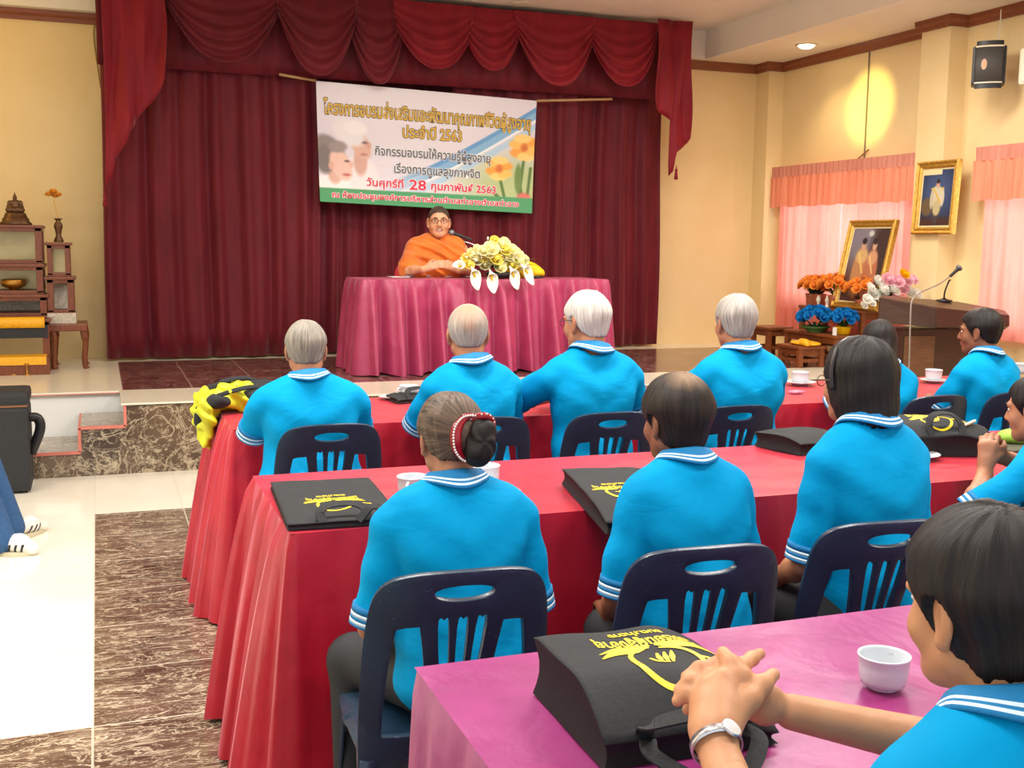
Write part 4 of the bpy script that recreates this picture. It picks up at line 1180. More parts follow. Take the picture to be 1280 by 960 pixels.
        for j in range(len(prof)-1):
            for i in range(nA): fs.append((j*(nA+1)+i, j*(nA+1)+i+1, (j+1)*(nA+1)+i+1, (j+1)*(nA+1)+i)); fmi.append(prof[j][2])
        co = mesh_obj('collar', vs, fs, [M_COLLAR, M_STRIPE], sh_o, True, fmi)
        md = co.modifiers.new('solid', 'SOLIDIFY'); md.thickness = 0.003; md.offset = 0
    if legs:
        Tr = Field()
        for (h, kn, an, toe) in knees:
            Tr.chain([h, kn, an-np.array((0, 0, 0.03 if sneakers else 0.02))], [0.092*k, 0.07*k, (0.066 if sneakers else 0.054)*k], 0.03)
        Tr.ell(S(0, -0.01, 0.10), np.array((0.165*wid, 0.125, 0.11))*k, RB, 0.04)
        l2, h2 = Tr.bounds(); V, Q = Tr.mesh(l2, h2, 0.013); mesh_obj('trousers', V, Q, trous or M_TROUS, o, True)
        for (h, kn, an, toe) in knees:
            sf = Field(); sf.chain([an-np.array((0, 0, 0.04)), an*0.4+toe*0.6, toe], [0.042*k, 0.04*k, 0.034*k], 0.03)
            sf.fn(lambda X, Y, Z: 0.0-Z, np.array((-3, -3, -1)), np.array((3, 3, 0.02)), 0.01, 'i')
            l2, h2 = sf.bounds(); V, Q = sf.mesh(l2, h2, 0.01); V[:, 2] = np.maximum(V[:, 2], 0.0); sho = mesh_obj('shoe', V, Q, M_SNEAK if sneakers else M_SHOE, o, True)
            if sneakers:
                sf2 = Field(); sf2.chain([an-np.array((0, 0, 0.04)), an*0.4+toe*0.6, toe], [0.0436*k, 0.0416*k, 0.0356*k], 0.03)
                fx = toe-an; fx[2] = 0; fx /= np.linalg.norm(fx); sd = np.array((fx[1], -fx[0], 0)); mid = an*0.40+toe*0.60
                def stripes(X, Y, Z):
                    a = (X-mid[0])*fx[0]+(Y-mid[1])*fx[1]-(Z-mid[2])*0.35; b = np.abs((X-mid[0])*sd[0]+(Y-mid[1])*sd[1])
                    st_ = np.minimum(np.minimum(np.abs(a+0.030)-0.0065, np.abs(a)-0.0065), np.abs(a-0.030)-0.0065)
                    return np.maximum(np.maximum(st_, 0.016-b), np.maximum(0.018-Z, Z-0.062))
                sf2.fn(stripes, np.array((-9, -9, -1)), np.array((9, 9, 2)), 0.002, 'i'); l2, h2 = sf2.bounds(); V, Q = sf2.mesh(l2, h2, 0.004)
                if len(Q): mesh_obj('side_stripes', V, Q, M_BLACK, sho, True)
                sole = MB(); c0 = an-np.array((0, 0, an[2]-0.012)); c1 = toe-np.array((0, 0, toe[2]-0.012))
                pr = []
                for i in range(28):
                    t_ = 2*math.pi*i/28; u_ = 0.5+0.62*math.cos(t_); pr.append(c0+(c1-c0)*u_+sd*0.043*math.sin(t_)*(1-0.12*math.cos(t_)))
                sole.grid([[p-np.array((0, 0, 0.012)), p+np.array((0, 0, 0.010)), (c0+c1)/2+np.array((0, 0, 0.01))] for p in pr], 0, True); sole.build('sole', M_SOLE, sho, True)
    if hair: hair_mesh('hair', hair, hc, RH, hs_, hm, o, hres, bald, seed)
    if specs is not None: glasses(W, hs_, specs, o)
    return o, W, hs_, RH, hc, k
# ------------------------------------------------------------------ the audience
def place(px, py, yh): p = aty(px, py, yh); return float(p[0]), float(p[2])
D = math.radians
def front(px, py, yh=4.17, lean=0.12, **kw):
    x, top = place(px, py, yh)
    k = (top-0.445)/0.835
    yaw = kw.get('yaw', 0.0); off = (0.03*math.cos(lean)+0.722*math.sin(lean))*k
    hip = (x+off*math.sin(yaw), yh-off*math.cos(yaw)); kw.pop('yaw', None)
    return person(hip=hip, yaw=yaw, top=top+0.722*k*(1-math.cos(lean)), lean=lean, **kw)
def table_arms(x, y, z=0.82, w_=0.27, fy=0.10, wy=0.26, wx=0.07):
    return ((np.array((x-w_, y+fy, z)), np.array((x-wx, y+wy, z+0.02)), (0.5, 0.6, -0.05)), (np.array((x+w_, y+fy, z)), np.array((x+wx, y+wy, z+0.02)), (-0.5, 0.6, -0.05)))
PG = 'seated people in turquoise polo shirts'
x, z = place(382, 402, 4.15)
front(382, 402, 4.15, 0.12, label='grey-haired person in turquoise polo leaning on the front table beside the yellow bag', headyaw=D(-9), pitch=D(-10), wid=1.08, fat=1.14, hair='short', hm=H_GREY, arms=table_arms(x, 4.10, 0.79, 0.20, 0.06, 0.30), group=PG, seed=1)
x, z = place(585, 381, 4.13)
front(585, 381, 4.13, 0.10, label='balding person with thin grey hair in turquoise polo, below the middle of the stage table', headyaw=D(-14), pitch=D(-6), wid=0.86, hair='crop', hm=H_SALT, skin=SK_TAN, bald=[(0.0, -0.07, 0.085, 0.075, 1.0), (0, -0.104, 0.035, 0.035, 0.9)], arms=table_arms(x, 4.10, 0.78, 0.19, 0.08, 0.28), group=PG, seed=2)
x, z = place(733, 365, 4.12)
front(733, 365, 4.12, 0.08, label='white-haired person wearing spectacles in turquoise polo, head turned to the left', headyaw=D(20), pitch=D(-5), wid=0.93, hair='short', hm=H_WHITE, specs=M_SPECB, arms=((np.array((x-0.27, 4.22, 0.86)), np.array((x-0.02, 4.42, 0.84)), (0.6, 0.5, 0)), (np.array((x+0.235, 4.14, 0.84)), np.array((x+0.08, 4.42, 0.84)), (-0.5, 0.6, 0))), group=PG, seed=3)
x, z = place(920, 369, 4.13)
front(920, 369, 4.13, 0.09, label='person with cropped white hair in turquoise polo sitting right of the white-haired one with spectacles', headyaw=D(-4), pitch=D(-3), wid=0.92, hair='short', hm=H_SALT, arms=table_arms(x, 4.10, 0.83, 0.25, 0.12, 0.28), group=PG, seed=4)
x, z = place(1100, 402, 4.15)
front(1100, 402, 4.15, 0.10, label='person with a long black ponytail in turquoise polo, behind the woman with the headband', headyaw=D(-28), pitch=D(-12), wid=0.82, hair='long', hm=H_BLACK, fem=True, arms=table_arms(x, 4.12, 0.78, 0.20, 0.08, 0.28), group=PG, seed=5)
x, z = place(1226, 386, 4.14)
front(1226, 386, 4.14, 0.08, yaw=D(6), label='person with black hair seen in profile in turquoise polo before the lectern', headyaw=D(24), pitch=D(-4), wid=0.88, hair='short', hm=H_BLACK, skin=SK_BROWN, bald=[(0, 0.0, 0.12, 0.04, 0.5)], arms=table_arms(x, 4.10, 0.74, 0.205, 0.05, 0.27), group=PG, seed=6)
# middle row
wa = front(562, 494, 2.41, 0.12, label='woman with hair pinned up by a red jewelled clip in turquoise polo', headyaw=D(-1), pitch=D(-8), wid=0.97, fat=1.02, hair='bun', hm=H_GREYBR, skin=SK_TAN, fem=True, legpts=[((0.56, 2.60, 0.475), (0.54, 2.50, 0.09), (0.52, 2.64, 0.035)), ((0.99, 2.60, 0.475), (0.99, 2.50, 0.09), (1.01, 2.64, 0.035))], group=PG, seed=7, hres=0.004)
front(846, 474, 2.43, 0.14, label='person with short dark hair thinning at the crown, turquoise polo, behind the half-open black bag', yaw=D(4), headyaw=D(6), pitch=D(-6), wid=0.90, hair='full', hm=H_DARK, skin=SK_BROWN, bald=[(-0.005, -0.055, 0.105, 0.05, 0.85)], group=PG, seed=8, hres=0.004, hs=1.06)
wc = front(1074, 424, 2.45, 0.10, label='woman with a black headband, spectacles and bobbed dark hair, turquoise polo', yaw=D(3), headyaw=D(12), pitch=D(-4), wid=0.76, hair='bob', hm=H_BLACK, skin=SK_TAN, specs=M_METAL, fem=True, group=PG, seed=9, hres=0.004)
# headband
o, W, hs_, RH, hc, k = wc
MB().tube(arc([W(p) for p in ((-0.092, 0.012, -0.02), (-0.091, 0.014, 0.04), (-0.062, 0.014, 0.098), (0, 0.016, 0.122), (0.062, 0.014, 0.098), (0.091, 0.014, 0.04), (0.092, 0.012, -0.02))], 6), 0.004, 8, flat=1.6).build('headband', M_SPECB, o, True)
# right edge of the photo: elbow on the table, fist at the mouth
eL = np.array((2.36, 2.49, 0.735)); wL = np.array(aty(1231, 592, 2.62))
hx, hz = place(1300, 468, 2.52)
front(1300, 468, 2.52, 0.30, yaw=D(10), label='person at the right edge resting the mouth on raised fists beside the bulging black bag', headyaw=D(10), pitch=D(-8), wid=0.92, hair='short', hm=H_BLACK, skin=SK_TAN, arms=((eL, wL, (0.15, 0.1, 1.0), (-0.75, -0.6, 0.1), 1.35), (np.array((2.98, 2.5, 0.78)), np.array((2.66, 2.66, 0.845)), (-0.9, 0.0, 0.3), (0.2, 0.9, 0.3), 1.5)), group=PG, seed=10, hres=0.004, bres=0.007)

# woman's clip: a red claw set with stones around the bun
M_CLIP = mat('red_clip', rgb(140, 10, 26), 0.25, 0.2, 40, 0.05); M_GEM = mat('clear_stones', rgb(236, 226, 220), 0.15, 0.05, 60, 0)
def clip_parts(o, c, R, s):
    Wp = lambda p: c+R@(np.array(p)*s)
    Bn = Field(); Bn.ell(Wp((0.052, -0.122, -0.008)), np.array((0.040, 0.036, 0.052))*s, R, 0.01); Bn.ell(Wp((0.040, -0.128, -0.040)), np.array((0.036, 0.03, 0.034))*s, R, 0.02); Bn.ell(Wp((0.06, -0.118, 0.024)), np.array((0.03, 0.03, 0.03))*s, R, 0.02)
    l2, h2 = Bn.bounds(); V, Q = Bn.mesh(l2, h2, 0.004); L = ((V-c)@R)/s-np.array((0.05, -0.12, -0.008))
    a = np.arctan2(L[:, 2], L[:, 0]); V = V+((V-V.mean(0))/np.linalg.norm(V-V.mean(0), axis=1)[:, None])*(0.0022*np.sin(a*5+L[:, 1]*160))[:, None]
    bo = mesh_obj('hair_bun', V, Q, H_BLACK, o, True); bo['label'] = 'black coiled hair bun'
    at = bo.data.attributes.new('strand', 'FLOAT_VECTOR', 'POINT'); at.data.foreach_set('vector', np.stack([np.cos(a+L[:, 1]*30)*10, np.sin(a+L[:, 1]*30)*10, L[:, 1]*150], 1).astype(np.float32).ravel())
    at = bo.data.attributes.new('bald', 'FLOAT', 'POINT')
    rim = [Wp((0.030+0.050*math.cos(a), -0.128+0.012*abs(math.sin(a)), 0.0+0.062*math.sin(a))) for a in np.linspace(math.radians(80), math.radians(250), 24)]
    cl_ = MB().tube(rim, [0.006*s+0.010*s*math.sin(math.pi*i/23) for i in range(24)], 8, flat=0.6).build('hair_clip', M_CLIP, o, True)
    g = MB()
    for p in rim: g.ball(p-R[:, 1]*0.009*s-R[:, 0]*0.008*s, 0.0036*s, 6)
    g.build('stones', M_GEM, cl_, True)
    rim2 = [Wp((0.058+0.036*math.cos(a), -0.135+0.03*abs(math.cos(a)), 0.034+0.026*math.sin(a))) for a in np.linspace(math.radians(-20), math.radians(160), 16)]
    c2_ = MB().tube(rim2, 0.010*s, 8, flat=0.7).build('hair_clip', M_CLIP, o, True)
    g = MB()
    for p in rim2[::2]: g.ball(p-R[:, 1]*0.008*s+R[:, 2]*0.005*s, 0.003*s, 6)
    g.build('stones', M_GEM, c2_, True)
clip_parts(wa[0], wa[4], wa[3], wa[2])
# ------------------------------------------------------------------ person in the foreground with clasped hands
def q3(u, v, z): return np.array(atz(u, v, z))
def clasped(B, w2l):
    P = lambda u, v, z: w2l(q3(u, v, z))
    k = 0.006
    # left hand: back turned to the camera
    wr = P(894, 914, 0.905); K = [P(916, 846, 0.950), P(901, 849, 0.950), P(886, 857, 0.943), P(874, 869, 0.930)]
    base = [P(908, 902, 0.912), P(899, 902, 0.914), P(890, 903, 0.912), P(881, 905, 0.906)]
    for b, q in zip(base, K): B.cap(b, q, 0.0175, 0.0125, 0.016)
    B.cap(wr, P(896, 892, 0.918), 0.027, 0.024, 0.02)
    # left thumb, pointing up to the right
    B.chain([P(914, 898, 0.912), P(936, 874, 0.930), P(953, 856, 0.942), P(967, 843, 0.948)], [0.018, 0.0145, 0.0115, 0.0085], k*1.6)
    # left forefinger laid straight, pointing to the upper right
    B.chain([K[0], P(928, 832, 0.955), P(940, 823, 0.955), P(950, 817, 0.952)], [0.0125, 0.0105, 0.0092, 0.0075], k)
    # the other three left fingers bend over the back of the right hand
    for q, t in ((K[1], (908, 838)), (K[2], (897, 842)), (K[3], (888, 850))):
        a = P(t[0]+4, t[1]-3, 0.945); b = P(t[0]+14, t[1]+2, 0.925); c = P(t[0]+20, t[1]+10, 0.905)
        B.chain([q, a, b, c], [0.0115, 0.0100, 0.009, 0.0075], k)
    # right hand behind, coming from the right
    rw = P(986, 888, 0.895)
    RK = [P(916, 838, 0.930), P(906, 846, 0.925), P(899, 857, 0.918), P(895, 868, 0.908)]
    for q, b in zip(RK, ((962, 872, 0.912), (958, 878, 0.908), (956, 884, 0.902), (955, 889, 0.896))): B.cap(P(*b), q, 0.017, 0.012, 0.014)
    # right fingers wrap round the little-finger edge of the left hand, tips showing at the left
    tips = [[(895, 832, 0.948), (874, 836, 0.950), (858, 846, 0.942)], [(882, 845, 0.942), (862, 852, 0.942), (849, 862, 0.932)], [(876, 859, 0.930), (859, 867, 0.930), (847, 876, 0.920)], [(880, 872, 0.912), (868, 880, 0.910), (860, 887, 0.902)]]
    for q, tp in zip(RK, tips): B.chain([q]+[P(*t) for t in tp], [0.0115, 0.0108, 0.0097, 0.0078], k)
    # right thumb crossing on top
    B.chain([P(946, 866, 0.925), P(926, 846, 0.950), P(914, 830, 0.962), P(904, 816, 0.966)], [0.0165, 0.0128, 0.0112, 0.0088], k*1.4)
x, top = place(1236, 641, 0.96)
fl = q3(905, 870, 0.92)
wL = q3(892, 922, 0.900); eL = np.array((0.64, 0.90, 0.80))
wR = q3(990, 890, 0.893); eR = np.array((1.17, 1.06, 0.81))
fg = front(1236, 641, 0.96, 0.16, yaw=D(0), label='person with short black hair in the foreground, clasped hands on the thick black bag', headyaw=D(5), pitch=D(-7), wid=0.88, hair='full', hm=H_BLACK, skin=SK_LIGHT,
           bald=[(0.045, -0.02, 0.11, 0.03, 0.6), (0.02, -0.05, 0.105, 0.02, 0.4)], arms=((eL, wL), (eR, wR)), hands=(False, False), extra=clasped, fine=(fl-np.array((0.13, 0.13, 0.075)), fl+np.array((0.13, 0.13, 0.08)), 0.0026), group=PG, seed=12, hres=0.003, bres=0.006)
# wrist watch
o, W, hs_, RH, hc, k = fg
wloc = wL-np.array(o.location); ax = (wL-eL)/np.linalg.norm(wL-eL)
Mx = Matrix.Translation(Vector(wloc-ax*0.012)) @ Vector(ax).to_track_quat('Z', 'Y').to_matrix().to_4x4()
R_ = 0.0305*k
wt = MB(); prof = [(R_+0.002, -0.006), (R_+0.0042, -0.006), (R_+0.0042, 0.006), (R_+0.002, 0.006)]
wb = wt.lathe(prof, 40, Mx, 0, closed=True).build('wrist_watch', M_CHROME, o, True)
up_ = np.array((0.35, -0.45, 0.82)); up_ = up_-ax*(ax@up_); up_ /= np.linalg.norm(up_)
Mw = Matrix.Translation(Vector(wloc-ax*0.012+up_*(R_+0.004))) @ Matrix((tuple(np.cross(ax, up_)), tuple(ax), tuple(up_))).transposed().to_4x4()
M_DIAL = mat('watch_dial', rgb(225, 228, 230), 0.2, 0.03, 40, 0)
MB().lathe([(0.0125, -0.002), (0.0135, 0.001), (0.0125, 0.003), (0.0115, 0.003)], 28, Mw).build('watch_case', M_CHROME, wb, True)
MB().lathe([(0.0001, 0.0026), (0.0115, 0.0026)], 28, Mw).build('dial', M_DIAL, wb, True)

# ------------------------------------------------------------------ person seated at the left edge (jeans and sneakers in view)
lp = []
for (ank, toe, ky) in ((atz(14, 652, 0.10), atz(52, 657, 0.03), 6.02), (atz(2, 668, 0.10), atz(40, 686, 0.03), 5.70)):
    an = np.array(ank); kn = np.array((an[0]-0.13, an[1]+0.02, 0.49)); lp.append((kn, an, np.array(toe)))
px_ = lp[0][1][0]
pj = person('person in blue jeans and white sneakers with three dark stripes seated at the left edge', (px_-0.60, 5.78), D(-90), 1.26, hair='short', hm=H_BLACK, legpts=lp, sneakers=True, trous=M_JEANS, group=None, cat='person', seed=14)
pc = copy_tree(proto); pc.location = (px_-0.56, 5.78, 0); pc.rotation_euler = (0, 0, D(-90)); pc['label'] = 'navy plastic chair under the person in jeans beyond the left edge of the photo'

# ------------------------------------------------------------------ monk behind the stage table
M_ROBE = None
def m_robe():
    t = NT('saffron_robe'); v = t.coord('Object'); col = t.ramp(t.noise(v, 7, 4), [(0.3, rgb(196, 92, 6)), (0.7, rgb(218, 112, 14))])
    wr = t.bump(t.noise(t.coord('Object', (1, 1, 2.2), (0, 0.5, 0)), 5, 3, 0.5, 0.6), 0.3, 0.03)
    t.bsdf(col, 0.7, wr, **{'Sheen Weight': 0.2}); return t.m
M_ROBE = m_robe()
mx, mz = place(546, 258, 9.22)
md_ = person('monk in an orange robe and spectacles smiling behind the stage table', (mx+0.05, 9.33), D(180-16), mz-STG, headyaw=D(2), pitch=D(2), lean=0.12, wid=1.05, hair='stubble', hm=H_STUB, skin=SK_MID, specs=M_SPECB, group=None, zf=STG, hs=1.13,
             arms=((np.array(aty(586, 338, 8.98)), np.array(aty(574, 338, 8.80)), (-1, 0.1, 0.4), (0.0, -0.9, 0.35), 0.8), (np.array(aty(512, 338, 8.98)), np.array(aty(529, 337, 8.82)), (1, -0.05, 0.35), (0.0, -0.9, 0.35), 0.8)), shirt=False, seed=20)
o, W, hs_, RH, hc, k = md_
RF = Field(); loc0 = np.array(o.location)
L_ = lambda u, v, y: np.array(aty(u, v, y))-loc0
zf_ = STG
RF.ell(L_(546, 335, 9.22), (0.22, 0.16, 0.20), None, 0.05)
RF.ell(L_(546, 322, 9.22), (0.215, 0.145, 0.16), None, 0.06)
RF.cap(L_(524, 309, 9.24), L_(568, 309, 9.22), 0.085, 0.085, 0.06)
RF.cap(L_(535, 303, 9.26), L_(560, 303, 9.26), 0.08, 0.08, 0.05)
RF.cap(L_(519, 311, 9.24), L_(512, 335, 9.06), 0.085, 0.095, 0.05); RF.cap(L_(512, 335, 9.06), L_(524, 341, 8.98), 0.085, 0.062, 0.04)
RF.cap(L_(570, 311, 9.22), L_(576, 333, 9.06), 0.075, 0.085, 0.05); RF.cap(L_(576, 333, 9.06), L_(572, 339, 8.96), 0.08, 0.06, 0.04)
nb = hc+RH@np.array((0, -0.03, -0.08))*hs_
RF.cap(nb-np.array((0, -0.05, 0.06)), nb+np.array((0, -0.02, 0.14)), 0.064*k, 0.075*k, 0.02, 's')
l2, h2 = RF.bounds(); RF.fn(lambda X, Y, Z: 0.50-Z, l2, np.array((h2[0], h2[1], 0.6)), 0.02, 'i')
V, Q = RF.mesh(l2, h2, 0.008)
c = L_(546, 320, 9.22); dx = V[:, 0]-c[0]; dz = V[:, 2]-c[2]
A1 = dz*1.0+dx*0.45+0.10*dx*dx*8
w_ = 0.012*np.sin(A1*70+1.5*np.sin(dx*7))*np.clip((c[1]+0.02-V[:, 1])/0.06, 0, 1)+0.004*np.sin(A1*120+dx*20)*np.clip((c[1]+0.02-V[:, 1])/0.06, 0, 1)
V[:, 1] -= w_; V[:, 2] += w_*0.2
mesh_obj('robe', V, Q, M_ROBE, o, True)
# ------------------------------------------------------------------ stage table with its rose satin skirt
MTF, MTB = 8.50, 9.08
mL = aty(452, 345, MTF); mR = aty(762, 347, MTF); ZM = STG+0.745
mcl = table_cloth('tablecloth', float(mL[0]), float(mR[0]), MTF, MTB, ZM, M_ROSE, (0.09, 0.04, 0.02, 0.03), 0.048, 0.19, 21, STG+0.015)
tag(mcl, 'rose satin cloth hanging in deep pleats on the monk\'s stage table', 'tablecloth')
def onm(u, v): p = atz(u, v, ZM+0.004); return np.array((p[0], min(max(p[1], MTF+0.05), MTB-0.05), ZM+0.004))
# red plastic chair of the monk
M_REDCH = mat('red_plastic', rgb(200, 40, 56), 0.4, 0.05, 20, 0.03)
def red_chair(loc, rz):
    rc = copy_tree(proto); rc.name = 'plastic_chair'; rc.location = loc; rc.rotation_euler = (0, 0, rz)
    for ch in rc.children:
        ch.data = ch.data.copy(); ch.data.materials.clear(); ch.data.materials.append(M_REDCH)
    rc['label'] = 'red plastic chair the monk sits on'; del rc['group']; return rc
red_chair((float(mx)-0.10, 9.36, STG), D(180-10)).scale = (0.98, 0.96, 1.0)
# microphone on a desk stand
M_MIC = mat('mic_grille', rgb(120, 120, 124), 0.4, 0.2, 200, 0.4, metal=0.6)
def microphone(pts_stand, head, tail_, label, name='microphone', base=None):
    o = empty(name, pts_stand[0], 0, label, 'microphone'); g = np.array([float(q) for q in pts_stand[0]])
    h = np.array(head)-g; t = np.array(tail_)-g; d = (h-t)/np.linalg.norm(h-t)
    M = Matrix.Translation(Vector(t)) @ Vector(d).to_track_quat('Z', 'Y').to_matrix().to_4x4(); L = np.linalg.norm(h-t)
    MB().lathe([(0.008, 0), (0.011, 0.01), (0.012, L*0.5), (0.016, L*0.8), (0.017, L*0.82), (0.001, L*0.83)], 16, M).build('handle', M_BLACK, o, True)
    MB().lathe([(0.016, L*0.8), (0.024, L*0.86), (0.026, L*0.93), (0.021, L*1.0), (0.010, L*1.04), (0.001, L*1.045)], 16, M).build('grille', M_MIC, o, True)
    MB().tube(arc([np.array(p)-g for p in pts_stand], 6), 0.006, 8).build('gooseneck', M_CHROME if base is None else base, o, True)
    MB().lathe([(0.06, 0.0), (0.06, 0.012), (0.02, 0.02), (0.008, 0.03)], 20).build('base', M_BLACK, o, True)
    return o
ym = 8.88
b0 = onm(612, 342); b0[1] = 8.8
microphone([b0, np.array(aty(601, 312, 8.84)), np.array(aty(592, 306, 8.86)), np.array(aty(580, 302, 8.86))], np.array(aty(562, 290, 8.92)), np.array(aty(590, 300, 8.86)), 'black microphone on a bent stand in front of the monk')
# ------------------------------------------------------------------ flowers
M_LEAF = mat('leaf_green', rgb(38, 78, 36), 0.5, 0.3, 20, 0.2); M_STEM = mat('stem_green', rgb(60, 100, 44), 0.6, 0.2, 20, 0.1)
def m_petal(name, c):
    t = NT(name); v = t.coord('Object'); f = t.noise(v, 30, 3)
    col = t.ramp(f, [(0.3, tuple(x*0.92 for x in c[:3])+(1,)), (0.7, c)])
    d = t.n('BsdfDiffuse', {0: col}); tl_ = t.n('BsdfTranslucent', {0: col}); mx_ = t.n('MixShader', {0: 0.28, 1: d.outputs[0], 2: tl_.outputs[0]})
    t.t.links.new(mx_.outputs[0], t.out.inputs[0]); return t.m
M_YFL = m_petal('yellow_petals', rgb(255, 250, 200)); M_YFL2 = m_petal('deep_yellow_petals', rgb(252, 238, 120)); M_WFL = m_petal('white_petals', rgb(250, 250, 242))
M_OFL = m_petal('orange_petals', rgb(255, 170, 76)); M_BFL = m_petal('blue_petals', rgb(36, 140, 214)); M_PFL = m_petal('pink_petals', rgb(250, 200, 214)); M_YELL = m_petal('bright_yellow_petals', rgb(252, 204, 30))
def rose(mb, c, r, ax, seed, mi=0):
    """layered cupped petals round a bud"""
    rr = random.Random(seed); ax = Vector([float(q) for q in ax]).normalized()
    M = Matrix.Translation(Vector([float(q) for q in c])) @ ax.to_track_quat('Z', 'Y').to_matrix().to_4x4()
    mb.ball((0, 0, r*0.25), (r*0.36, r*0.36, r*0.5), 8, mi, M)
    for ring, (n, tl, rad, h) in enumerate(((3, 0.25, 0.42, 0.75), (5, 0.6, 0.7, 0.62), (6, 1.0, 1.0, 0.45))):
        for k in range(n):
            a0 = 2*math.pi*(k+rr.random()*0.4)/n; P = []
            for i in range(4):
                u = -1+2*i/3; row = []
                for j in range(4):
                    v = j/3; wd = (math.pi/n)*1.25*math.sin(0.5+1.9*v)
                    rad2 = r*rad*(0.25+0.75*math.sin(v*1.45)**(0.8+tl*0.3))+r*0.08*tl*v*v; z = r*(-0.35+(h+0.35)*v)-r*0.18*tl*max(0, v-0.6)*2
                    a = a0+u*wd; row.append((rad2*math.cos(a), rad2*math.sin(a), z-r*0.06*u*u))
                P.append(row)
            b = len(mb.v); mb.grid(P, mi)
            for q in range(b, len(mb.v)): mb.v[q] = tuple(M @ Vector(mb.v[q]))
    return mb
def leaf(mb, a, b, wd, sag=0.02, mi=0):
    a = np.array(a, float); b = np.array(b, float); d = b-a; s = np.cross(d, (0, 0, 1.0)); s /= max(np.linalg.norm(s), 1e-6); P = []
    for i in range(7):
        t = i/6; w_ = wd*math.sin(math.pi*min(1, t*0.92+0.04))**0.8; m = a+d*t+np.array((0, 0, sag*math.sin(math.pi*t)))
        P.append([m-s*w_+np.array((0, 0, 0.15*w_)), m, m+s*w_+np.array((0, 0, 0.15*w_))])
    return mb.grid(P, mi)
def calla(c, d, L, r, parent, base):
    """calla lily: rolled white trumpet with a pointed tip and yellow spadix"""
    d = Vector(d).normalized(); M = Matrix.Translation(Vector(np.array(c)-base)) @ d.to_track_quat('Z', 'Y').to_matrix().to_4x4()
    # the long tip lies on the lower side
    e_ = M.inverted().to_3x3() @ Vector((0, 0.35, -1)); M = M @ Matrix.Rotation(math.atan2(e_.y, e_.x), 4, 'Z')
    P = []
    for i in range(21):
        a = 2*math.pi*i/20; tip = (0.5+0.5*math.cos(a))
        row = []
        for j in range(7):
            v = j/6; rad = r*(0.12+0.88*v**1.6)*(0.75+0.35*tip*v)*(1-0.45*tip**4*v**4); row.append(M @ Vector((rad*math.cos(a), rad*math.sin(a)*0.9, L*v*(0.36+0.64*tip**2))))
        P.append([tuple(q) for q in row])
    o = MB().grid(P).build('calla_bloom', M_WFL, parent, True, solid=0.002)
    MB().tube([M @ Vector((0, 0, L*0.15)), M @ Vector((0.004, 0, L*0.5))], [r*0.14, r*0.1], 8).build('spadix', M_YELL, o, True)
fc = np.array(aty(624, 338, 8.66)); fc[2] = ZM+0.006
fa = empty('flower_arrangement', fc, 0, 'yellow and white flower arrangement with calla lilies on the stage table', 'flowers')
MB().lathe([(0.07, 0.0), (0.10, 0.01), (0.12, 0.04), (0.10, 0.05), (0.001, 0.05)], 20).build('bowl', M_BLACK, fa, True)
lv = MB(); rg = random.Random(3)
for k in range(30):
    a = rg.uniform(0, 6.28); R0 = rg.uniform(0.18, 0.30)
    leaf(lv, (0, 0, 0.06), (R0*1.25*math.cos(a), R0*0.5*math.sin(a), rg.uniform(0.03, 0.16)), 0.022, 0.03)
lv.build('foliage', M_LEAF, fa, True)
fp = [(590, 318, .037), (603, 322, .036), (614, 311, .045), (628, 306, .045), (606, 332, .034), (620, 324, .042), (634, 320, .042), (646, 318, .04), (625, 335, .036), (640, 332, .036), (653, 326, .038), (611, 318, .03), (597, 312, .03), (577, 331, .032), (586, 331, .032), (618, 300, .025), (597, 326, .034), (632, 313, .036), (648, 328, .034), (612, 325, .036), (640, 312, .034), (583, 323, .03), (655, 333, .03), (604, 314, .034), (626, 328, .034), (622, 316, .036)]
for i, (u, v, r) in enumerate(fp):
    p = np.array(aty(u, v, 8.60+0.03*math.sin(i*2.1)))-fc
    b = MB(); rose(b, p, r*1.45, (0.25*math.cos(i), -0.8, 0.55), i); b.build('rose', (M_YFL, M_YFL2, M_YFL, M_YFL)[i % 4] if i < 13 or i > 15 else M_YFL2, fa, True)
for (u, v, du, dv) in ((590, 333, 0.25, -1), (613, 337, 0.05, -1), (638, 333, 0.35, -1), (652, 330, 0.6, -0.8), (577, 335, -0.5, 0.2)):
    p = np.array(aty(u, v, 8.43)); calla(p+np.array((0, 0.02, 0)), (du*0.6, -0.62, dv*0.8), 0.21, 0.062, fa, fc)
bb = MB()
for k in range(30):
    t = rg.random(); u = 566+rg.random()*95; p = np.array(aty(u, 326-12*math.sin((u-566)/95*3.1)+rg.uniform(-4, 10), 8.56))-fc; bb.ball(p, 0.008, 6)
for k in range(9): bb.ball(np.array(aty(610+rg.uniform(-3, 4), 297+k*2.0, 8.66))-fc, 0.010, 6)
bb.build('gypsophila', M_WFL, fa, True)
MB().tube([np.array(aty(611, 326, 8.66))-fc, np.array(aty(610, 297, 8.66))-fc], 0.004, 6).build('stem', M_STEM, fa)
